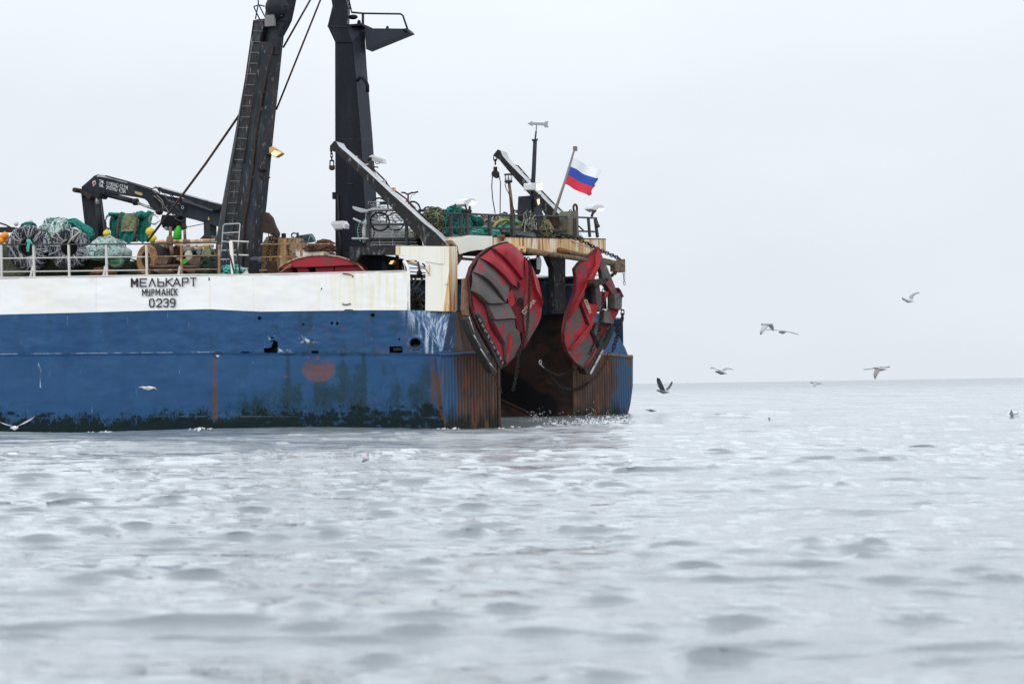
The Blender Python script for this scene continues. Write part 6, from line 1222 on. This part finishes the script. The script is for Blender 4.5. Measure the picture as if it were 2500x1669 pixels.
b_ = MB(); DN.panel(b_, [(160,440),(190,425),(205,570),(215,830),(170,820),(150,760),(158,560)], -.08, 'old_brown', -.25); b_.build('back_bracket', t_)
def door_text(D, z, text, x0, y0, x1, y1, hgt, h, wid, mat, sx=.72):
    L = math.dist((x0,y0),(x1,y1)); ux, uy = (x1-x0)/L, (y1-y0)/L; vx, vy = uy, -ux
    if vy > 0: vx, vy = -vx, -vy
    n = len(text); bxs = []
    for i, ch in enumerate(text):
        a = L*i/n; c_ = a+L/n*sx; bxs.append((ch, (x0+ux*a, y0+uy*a), (x0+ux*c_, y0+uy*c_), (x0+ux*a+vx*hgt, y0+uy*a+vy*hgt)))
    b_ = MB(); letters(b_, bxs, lambda x, y: D(x, y, h), wid, D.n, mat, .012); return b_
door_text(DN, 'c', 'COBRA', 745, 815, 872, 672, 36, .205, 4.5, 'letters_cream').build('door_lettering', t_)
b_ = MB()
for x, y in [(905,605),(915,625),(922,650),(928,675)]: b_.blob(DN(x,y,.34), DN.u*.018, DN.n*.02, UP*.018, 'iron', 8, 6)
b_.build('bolt', t_)
DF = Door('d', 520, 760, 66.8, math.radians(36))
t_ = thing('trawl_door', 'big red trawl door with dark openings hung beneath the outrigger on the far side', 'trawl door', tuple(DF(500,1450)), TG)
fl = [(590,112),(500,190),(400,265),(350,330),(368,450),(358,580),(310,705),(260,840),(236,1000),(240,1110),(275,1215),(350,1325),(430,1385),(480,1400),(510,1290),(560,1180)]
fr_ = [(600,900),(570,700),(545,480),(590,300),(640,200)]
b_ = MB(); DF.panel(b_, fl+[(600,1140),(560,1050),(510,960),(480,900),(440,820),(400,710),(455,620),(470,520),(480,490),(545,445),(580,330),(595,220),(620,150)], .05, 'red', -.1); b_.build('wing_plate', t_)
b_ = MB(); b_.tube([DF(x,y,.06) for x,y in fl], .03, 'shoe', 6); b_.build('rim', t_)
b_ = MB(); DF.panel(b_, [(590,112),(625,165),(640,215),(590,330),(545,440),(480,480),(460,520),(400,690),(280,870),(262,862),(320,740),(420,560),(560,300),(560,200)], [.1,.1,.1,.14,.14,.14,.12,.1,.08,.08,.1,.12,.14,.12], 'red_bright'); b_.build('front_fold', t_)
b_ = MB()
for pts in ([(560,300),(470,480),(385,640),(270,862)], [(495,940),(420,1030),(350,1120),(275,1195)], [(560,1180),(510,1280),(445,1375)]): b_.tube([DF(x,y,.16) for x,y in pts], .032, 'red_bright', 6)
DF.panel(b_, [(540,800),(500,930),(420,1040),(290,1195),(330,1190),(440,1090),(520,950),(560,860)], .14, 'red_bright'); b_.build('weld_rail', t_)
b_ = MB(); DF.panel(b_, [(240,1110),(275,1200),(330,1190),(440,1090),(500,1000),(520,1080),(560,1170),(510,1280),(450,1380),(350,1325),(275,1220)], .09, 'bare'); b_.build('lower_panel', t_)
b_ = MB(); DF.panel(b_, [(476,492),(548,452),(556,560),(562,690),(530,712),(500,640)], -.12, 'shade_black', -.3); DF.panel(b_, [(400,720),(420,710),(490,910),(470,920)], .10, 'shade_black', 0); DF.panel(b_, [(500,985),(530,970),(610,1140),(590,1170)], .11, 'shade_black', 0); b_.build('opening_shade', t_)  # near black plates, painted for the shade of the openings
b_ = MB(); DF.panel(b_, [(415,715),(440,640),(480,700),(560,720),(580,760),(545,860),(500,930),(470,860)], [.14,.14,.16,.2,.18,.14,.12,.12], 'red_bright'); b_.build('middle_web', t_)
b_ = MB(); DF.panel(b_, [(600,240),(640,222),(690,320),(735,430),(775,540),(800,590),(735,600),(690,520),(650,470),(640,380)], [.05,.1,.1,.1,.12,.14,.14,.12,.1,.05], 'bare', -.15); b_.build('foil_slat', t_)
b_ = MB(); DF.panel(b_, [(735,600),(800,590),(828,640),(830,770),(795,768),(735,755),(740,680)], [.24,.26,.2,.16,.24,.26,.26], 'bare', -.15); b_.build('foil_slat', t_)
b_ = MB(); DF.panel(b_, [(775,535),(800,565),(832,635),(800,600)], .28, 'red_deep', 0); DF.panel(b_, [(730,760),(828,772),(820,800),(745,940),(720,860)], .02, 'red', -.15); b_.build('foil_slat', t_)
b_ = MB(); DF.panel(b_, [(610,570),(660,575),(720,575),(690,640),(640,760),(620,720)], .06, 'red_bright', -.12); DF.panel(b_, [(555,500),(600,500),(640,760),(600,790),(570,700)], .12, 'bare', -.1); b_.build('inner_web', t_)
b_ = MB(); DF.panel(b_, [(645,770),(700,790),(740,915),(630,905),(640,840)], [.16,.18,.22,.22,.18], 'bare', -.1); b_.build('foil_slat', t_)
b_ = MB(); DF.panel(b_, [(600,900),(730,920),(700,1000),(650,1100),(600,1150),(560,1060),(580,960)], -.02, 'bare', -.2); DF.panel(b_, [(640,915),(735,920),(690,990),(640,1110),(625,1120)], .02, 'red_deep', -.1); DF.panel(b_, [(690,620),(725,640),(730,760),(690,740)], -.14, 'shade_black', -.2); b_.build('lower_web', t_)
b_ = MB(); DF.panel(b_, [(445,1385),(510,1290),(650,1040),(760,930),(785,960),(690,1160),(640,1215),(505,1450),(470,1440)], .08, 'shoe', -.3); b_.build('shoe_plate', t_)
b_ = MB()
for k in range(16):
    f = k/15; b_.blob(DF(512+f*125,1440-f*235,.11), DF.u*.05, DF.n*.03, UP*.05, 'worn_steel', 8, 6)
rr = random.Random(6)
for k in range(12):
    f = k/11; x = 660+f*70; y = 1100-f*150; b_.blob(DF(x,y,.11), DF.u*.05, DF.n*.03, UP*.03, 'iron', 8, 6)
b_.build('toothed_shoe', t_)
door_text(DF, 'd', 'COBRA', 425, 672, 478, 817, 26, .205, 4.0, 'letters_cream').build('door_lettering', t_)
b_ = MB()
for x, y in [(438,632),(425,655),(410,675),(395,695)]: b_.blob(DF(x,y,.2), DF.u*.025, DF.n*.02, UP*.025, 'iron', 8, 6)
b_.build('bolt', t_)
# chains over the doors
def dchain(D, pts, h, L, w, r, seed, lab, mat='chain_iron'):
    b_ = MB(); b_.chain([D(x,y,h) for x,y in pts], L, w, r, mat, seed); tag(b_.build('door_chain'), lab, 'chain', 'chains of the trawl doors')
dchain(DN, [(748,225),(770,300),(765,500),(758,700),(745,900),(735,1010)], .40, .12, .075, .018, 21, 'upper chain hanging down the face of the near red door')
dchain(DN, [(745,1000),(700,1120),(650,1270),(640,1400),(615,1540),(590,1640)], .36, .13, .08, .018, 22, 'lower chain trailing below the near red door')
dchain(DN, [(440,1440),(470,1530),(500,1600),(520,1650)], .1, .12, .075, .017, 23, 'short chain below the shoe of the near red door', 'dark_rust')
dchain(DF, [(600,560),(600,700),(590,800),(560,950),(545,1050)], .34, .15, .09, .022, 24, 'chain hanging down the middle of the far red door')
dchain(DF, [(805,780),(800,870),(770,960),(730,1110),(690,1230)], .34, .18, .105, .026, 25, 'thick chain along the right edge of the far red door')
dchain(DF, [(545,1050),(510,1120),(480,1190),(450,1260)], .3, .14, .085, .019, 26, 'thin chain trailing down the lower left of the far red door')
dchain(DF, [(690,1230),(640,1340),(560,1470),(470,1540)], .2, .14, .085, .018, 28, 'rusty chain sagging beneath the shoe of the far red door', 'dark_rust')
b_ = MB(); b_.chain([T('i',x,y,.15) for x,y in [(690,600),(745,690),(830,810),(950,950),(1060,990),(1180,990),(1320,940),(1390,880)]], .18, .10, .024, 'chain_iron', 27); tag(b_.build('ramp_chain'), 'dark chain sagging across the stern ramp below the far door', 'chain')
b_ = MB(); b_.torus(T('i',690,605,.3), TD, UP, .07, .016, 'galv', 16, 6); b_.tube([T('i',700,640,.3), T('i',742,685,.3)], .016, 'galv', 5); tag(b_.build('shackle'), 'bright steel shackle at the end of the ramp chain', 'shackle')
b_ = MB(); b_.chain([T('i',x,y,.2) for x,y in [(800,740),(930,795),(1060,760),(1180,700)]], .16, .09, .02, 'chain_iron', 29); tag(b_.build('ramp_chain'), 'upper of two dark chains across the stern ramp', 'chain')
# clutter on the trawl deck between the doors
b_ = MB(); rr = random.Random(71)
for k in range(44):
    a = T(6, rr.uniform(1180,1310), rr.uniform(690,800), -rr.uniform(4,7)); b_.tube([a, a+FW*rr.uniform(-.5,.5)+UP*rr.uniform(-.05,.2)+TD*rr.uniform(-.5,.5), a+FW*rr.uniform(-1,1)+TD*rr.uniform(-.8,.8)-UP*.1], .018, rr.choice(['grey_steel','iron','rope_grey','iron']), 4, False)
tag(b_.build('wire_tangle'), 'grey wire tangle on the dark trawl deck between the doors', 'wire', None)
b_ = MB(); rr = random.Random(72)
for k in range(50):
    a = P('g', rr.uniform(1360,1660), rr.uniform(1100,1400), rr.uniform(2,4)); b_.tube([a, a+FW*rr.uniform(-.4,.4)+UP*rr.uniform(0,.3), a+FW*rr.uniform(-.8,.8)-UP*.1], .022, rr.choice(['old_brown','iron','rope_grey','dark_rust']), 4, False)
tag(b_.build('rope_tangle'), 'brown rope tangle seen between bulwark and cream pillar', 'rope')
for i, pts in enumerate(([(1640,690),(1560,820),(1480,930),(1390,1010)],[(1480,720),(1430,850),(1355,950)],[(1400,730),(1370,800),(1340,860)])):
    b_ = MB(); b_.tube(PS('g',pts,2.5), .035, 'rope_pale', 5); tag(b_.build('slack_rope'), ('longest of three slack tan ropes between bulwark and pillar','middle of three slack tan ropes between bulwark and pillar','shortest of three slack tan ropes between bulwark and pillar')[i], 'rope', 'slack ropes at the bulwark gap')

# ---------------------------------------------------------------- foam
b_ = MB(); rr = random.Random(81)
def foam_at(X_, Y_, spread, n, size):
    for k in range(n):
        x = X_+rr.gauss(0,spread); y = Y_+rr.gauss(0,1.2); 
        d = ray(x,y); q = CAM+d*(-CH/d.z); z_ = float(sea_z(np.array([q.x]), np.array([q.y]), np.array([.05]))[0]); s_ = size*rr.uniform(.4,1.3)
        b_.blob(V((q.x,q.y,z_)), V((s_*1.15,0,0)), V((0,s_,0)), UP*s_*.7, 'foam', 8, 6, .45, k)
for x in range(1330,1535,6): foam_at(x, 1034-(x-1330)*.035, 7, 24, .022)
for x in range(1220,1330,12): foam_at(x, 1037, 8, 4, .035)
for (x,y,n) in [(120,1056,14),(225,1055,18),(260,1057,8),(485,1051,16),(505,1049,8),(1090,1040,14),(1110,1041,8)]: foam_at(x, y, 9, int(n*3), .022)
for k in range(150):
    x = rr.choice([rr.uniform(1290,1540), rr.gauss(1455,18), rr.gauss(1310,12)]); y = 1028-abs(rr.gauss(0,14)); q = T('S',x,y,.5); s_ = rr.uniform(.004,.015); b_.blob(q, V((s_,0,0)), V((0,s_,0)), UP*s_, 'foam', 6, 4)
tag(b_.build('sea_foam'), kind='stuff')
# ---------------------------------------------------------------- the birds
def lin(c): return tuple(((v/255+.055)/1.055)**2.4 if v > 10 else v/3294 for v in c)
def bird(lab, z, dist, head, tail, rad, wings, body=(176,172,172), under=(120,118,122), wing=(128,130,136), tip=(62,64,70), beakc=(90,80,60), tailw=1.0, group='fulmars flying over the sea', water=False, name='seabird'):
    if water:
        X, Y = px(z, (head[0]+tail[0])/2, tail[1]+rad*.55); d = ray(X, Y); tt = np.linspace(.75, 1.35, 900)*(-CH/d.z)   # where this sight line meets the waves
        zw = sea_z(d.x*tt, d.y*tt, .05*np.ones_like(tt)); hit = np.nonzero(CH+d.z*tt <= zw)[0]; dist = float(tt[hit[0]]) if len(hit) else -CH/d.z
    A_ = lambda x, y, dd=0: at_depth(z, x, y, dist+dd)
    v=[]; f=[]; col=[]
    hc = A_(*head); tc_ = A_(*tail); ax = tc_-hc; L = ax.length; t_ = ax.normalized(); side = t_.cross(UP)
    if side.length < .2: side = V((0,1,0)).cross(t_)
    side.normalize(); up = side.cross(t_).normalized();  up = up if up.z > 0 else -up
    R = (A_(head[0]+rad, head[1])-hc).length
    prof = [(-.055,.03,-.12),(-.03,.16,-.05),(.0,.26,.0),(.04,.46,.06),(.10,.52,.08),(.17,.52,.04),(.26,.74,.0),(.38,.95,-.05),(.52,1.0,-.05),(.66,.80,.0),(.80,.52,.06),(.90,.40,.08),(1.0,.34,.08)]
    n = 12
    for s_, r_, o_ in prof:
        c = hc+t_*(L*s_)+up*(R*o_); fl = 1 if s_ < .7 else 1-.62*(s_-.7)/.3; wd = 1 if s_ < .75 else 1+tailw*(s_-.75)
        for i in range(n):
            a = 2*math.pi*i/n; v.append(c+side*math.cos(a)*R*r_*wd+up*math.sin(a)*R*r_*fl)
            k = .5+.5*math.sin(a); col.append(lin(beakc) if s_ < .01 else tuple(lin(under)[q]*(1-k)+lin(body)[q]*k for q in range(3)))
            if .05 < s_ < .12 and abs(math.cos(a)) > .8: col[-1] = tuple(x*.35 for x in col[-1])
    m_ = len(prof)
    f += [(j*n+i, j*n+(i+1)%n, (j+1)*n+(i+1)%n, (j+1)*n+i) for j in range(m_-1) for i in range(n)]+[tuple(range(n-1,-1,-1)), tuple(range((m_-1)*n, m_*n))]
    for le, te, deps in wings:       # leading edge, trailing edge, depth offsets; cambered, with thickness
        ns = 14; ch = 5; par = np.linspace(0,1,len(le)); rows = []
        for i in range(ns+1):
            q = i/ns
            if len(le) == 3:         # smooth curve through the three points
                w0, w1, w2 = (1-q)*(1-2*q), 4*q*(1-q), q*(2*q-1); g_ = lambda P_: tuple(P_[0][k]*w0+P_[1][k]*w1+P_[2][k]*w2 for k in range(2)); l_, r_ = g_(le), g_(te)
            else: l_ = tuple(np.interp(q, par, [p[k] for p in le]) for k in range(2)); r_ = tuple(np.interp(q, par, [p[k] for p in te]) for k in range(2))
            dd = np.interp(q, par, deps); lp = []
            th = R*.16*(1-.8*q)
            for j in range(ch+1):
                w = j/ch; p = A_(l_[0]+(r_[0]-l_[0])*w, l_[1]+(r_[1]-l_[1])*w, dd+.10*R*math.sin(math.pi*w)); lp.append((p, th*math.sin(math.pi*min(1,w*1.15+.12)*.9)+.002))
            rows.append(lp)
        b0 = len(v); m2 = 2*(ch+1)
        for i, lp in enumerate(rows):
            nr = (rows[min(i+1,ns)][2][0]-rows[max(i-1,0)][2][0]).cross(lp[-1][0]-lp[0][0])
            nr = nr.normalized() if nr.length > 1e-9 else UP
            k = i/ns; c0 = lin(wing); c1 = lin(tip)
            for s_ in (1,-1):
                for j, (p, t2) in (enumerate(lp) if s_ > 0 else reversed(list(enumerate(lp)))):
                    v.append(p+nr*t2*s_*.5); kk = min(1,max(0,(k-.55)/.4)); kk = max(kk, .5*(j/ch)**3); sh = 1+.25*math.sin(j*2.1+i*.8)*.5
                    col.append(tuple((c0[q]*(1-kk)+c1[q]*kk)*sh for q in range(3)))
        for i in range(ns):
            for j in range(m2): f.append((b0+i*m2+j, b0+i*m2+(j+1)%m2, b0+(i+1)*m2+(j+1)%m2, b0+(i+1)*m2+j))
        f.append(tuple(range(b0+ns*m2, b0+(ns+1)*m2)))
    va = np.array([tuple(q) for q in v]); org = np.array([va[:,0].mean(), va[:,1].mean(), va[:,2].min()])
    me = bpy.data.meshes.new(name); me.from_pydata((va-org).tolist(), [], f); me.materials.append(M['feather'])
    at = me.attributes.new('col','FLOAT_COLOR','POINT'); at.data.foreach_set('color', np.array([(*c,1) for c in col], dtype=np.float32).ravel())
    me.polygons.foreach_set('use_smooth', np.ones(len(f), bool)); me.update(); o = bpy.data.objects.new(name, me); COL.objects.link(o); o.location = org; return tag(o, lab, 'seabird', group)
bird('grey seabird with both dark wings raised steeply, low over the water right of the stern','e',70,(140,866),(240,884),15,[([(165,860),(142,815),(138,768)],[(203,866),(182,815),(158,770)],[-.05,-.25,-.4]),([(205,860),(232,828),(250,798)],[(222,866),(250,835),(262,800)],[.05,.25,.4])],body=(140,140,146),wing=(92,95,102),under=(110,110,116))
bird('seabird gliding with wings level just above the horizon nearest the stern','e',75,(592,720),(682,738),13,[([(612,712),(585,690),(552,691)],[(640,716),(600,702),(557,697)],[-.05,-.2,-.4]),([(640,712),(675,690),(734,706)],[(665,716),(690,702),(733,708)],[.05,.25,.45])],body=(126,128,134),under=(95,97,104),wing=(160,163,168),tip=(120,122,128))
bird('seabird with both wings beating downward, above and left of another gliding bird','e',62,(948,354),(1042,352),17,[([(958,358),(942,395),(938,435)],[(1005,366),(975,402),(949,432)],[-.1,-.3,-.35]),([(1003,362),(1016,385),(1040,405)],[(1036,358),(1044,378),(1044,402)],[.1,.3,.35])],body=(205,203,208),under=(130,130,136),wing=(176,176,180),tip=(96,98,104))
bird('seabird seen head on with thin flat wings, right of the bird beating its wings','e',62,(1084,416),(1148,412),14,[([(1100,402),(1045,396),(974,393)],[(1118,406),(1045,401),(978,397)],[-.05,-.1,-.1]),([(1128,404),(1180,414),(1240,432)],[(1146,410),(1180,421),(1238,435)],[.05,.2,.3])],body=(140,142,148),under=(112,114,120),wing=(140,144,148),tip=(110,113,118))
bird('small seabird with a drooped wing crossing the horizon line','e',85,(1330,804),(1424,814),12,[([(1352,806),(1346,822),(1355,838)],[(1395,812),(1375,828),(1360,837)],[-.1,-.25,-.3])],body=(176,172,176),under=(140,138,144),wing=(168,168,174),tip=(120,120,126))
bird('seabird with one wing pointing straight down just above the horizon at right','e',68,(1818,692),(1922,706),16,[([(1832,700),(1818,735),(1826,778)],[(1872,706),(1850,742),(1833,776)],[-.1,-.25,-.3]),([(1838,686),(1795,696),(1738,701)],[(1850,692),(1797,702),(1744,706)],[-.05,-.1,-.1]),([(1864,680),(1905,684),(1946,678)],[(1888,687),(1910,691),(1942,688)],[.1,.25,.3])][:3],body=(178,172,172),under=(120,116,118),wing=(140,136,138),tip=(84,84,90))
bird('highest seabird, at far right, one wing lifted up','e',64,(2044,160),(2132,178),18,[([(2090,160),(2112,122),(2176,107)],[(2118,164),(2138,128),(2170,113)],[.05,.25,.4]),([(2066,158),(2048,148),(2036,148)],[(2085,165),(2062,160),(2040,160)],[-.1,-.3,-.45])],body=(206,206,210),under=(170,170,176),wing=(150,152,158),tip=(100,102,108))
bird('seabird with folded wings skimming the waves beside the stern','e',66,(56,1017),(138,1025),11,[([(72,1016),(95,1014),(128,1024)],[(85,1024),(105,1024),(138,1026)],[-.08,-.1,-.05])],body=(150,152,158),under=(190,190,194),wing=(96,98,104),tip=(66,68,74))
bird('white gull with short wings flying in front of the blue hull','a',52,(1240,1097),(1352,1092),17,[([(1262,1084),(1235,1080),(1196,1090)],[(1310,1088),(1240,1088),(1202,1093)],[-.05,-.15,-.25]),([(1310,1080),(1342,1090),(1376,1110)],[(1335,1090),(1348,1099),(1373,1112)],[.05,.15,.2])],body=(225,224,224),under=(200,196,192),wing=(215,213,210),tip=(120,116,110),group='gulls flying by the hull')
bird('white gull with wings in a wide V low at the left edge','a',50,(160,1438),(88,1443),19,[([(98,1424),(48,1404),(-4,1386)],[(128,1430),(52,1414),(2,1393)],[-.05,-.1,-.15]),([(158,1424),(215,1388),(306,1338)],[(138,1430),(222,1398),(292,1357)],[.05,.15,.2])],body=(226,222,226),under=(214,208,214),wing=(212,206,212),tip=(150,146,152),group='gulls flying by the hull')
# birds on the water
bird('grey seabird sitting upright on the water in front of the hull','p',30,(1150,560),(900,900),190,[([(1060,720),(960,800),(840,920)],[(1150,800),(1050,900),(900,935)],[-.02,-.04,-.02])],body=(190,182,188),under=(190,182,188),wing=(150,146,156),tip=(40,44,52),group='seabirds resting on the water',water=True)
bird('small white seabird swimming right of the upright one','q',30,(730,1010),(1010,1040),120,[([(850,960),(900,1000),(1020,1050)],[(850,1040),(920,1070),(1040,1080)],[-.02,-.03,-.01])],body=(240,240,242),under=(240,240,242),wing=(225,225,230),tip=(170,160,160),group='seabirds resting on the water',water=True)
bird('grey seabird splashing down at the far right edge','r',66,(1440,1110),(1760,1150),130,[([(1480,1080),(1500,980),(1545,890)],[(1640,1110),(1620,1020),(1560,900)],[-.1,-.2,-.2]),([(1680,1090),(1800,1100),(1990,1020)],[(1720,1150),(1850,1150),(1985,1030)],[.1,.2,.3])],body=(205,208,212),under=(110,114,118),wing=(150,156,160),tip=(70,78,84),group='seabirds resting on the water',water=True)
bird('tiny dark seabird afloat in the middle distance behind the others','e',70,(1002,1080),(1018,1084),8,[([(1006,1077),(1012,1080),(1020,1086)],[(1006,1086),(1014,1087),(1021,1088)],[-.02,-.02,-.02])],body=(110,112,118),under=(110,112,118),wing=(90,92,98),tip=(60,62,68),group='seabirds resting on the water',water=True)
scene.frame_set(1)
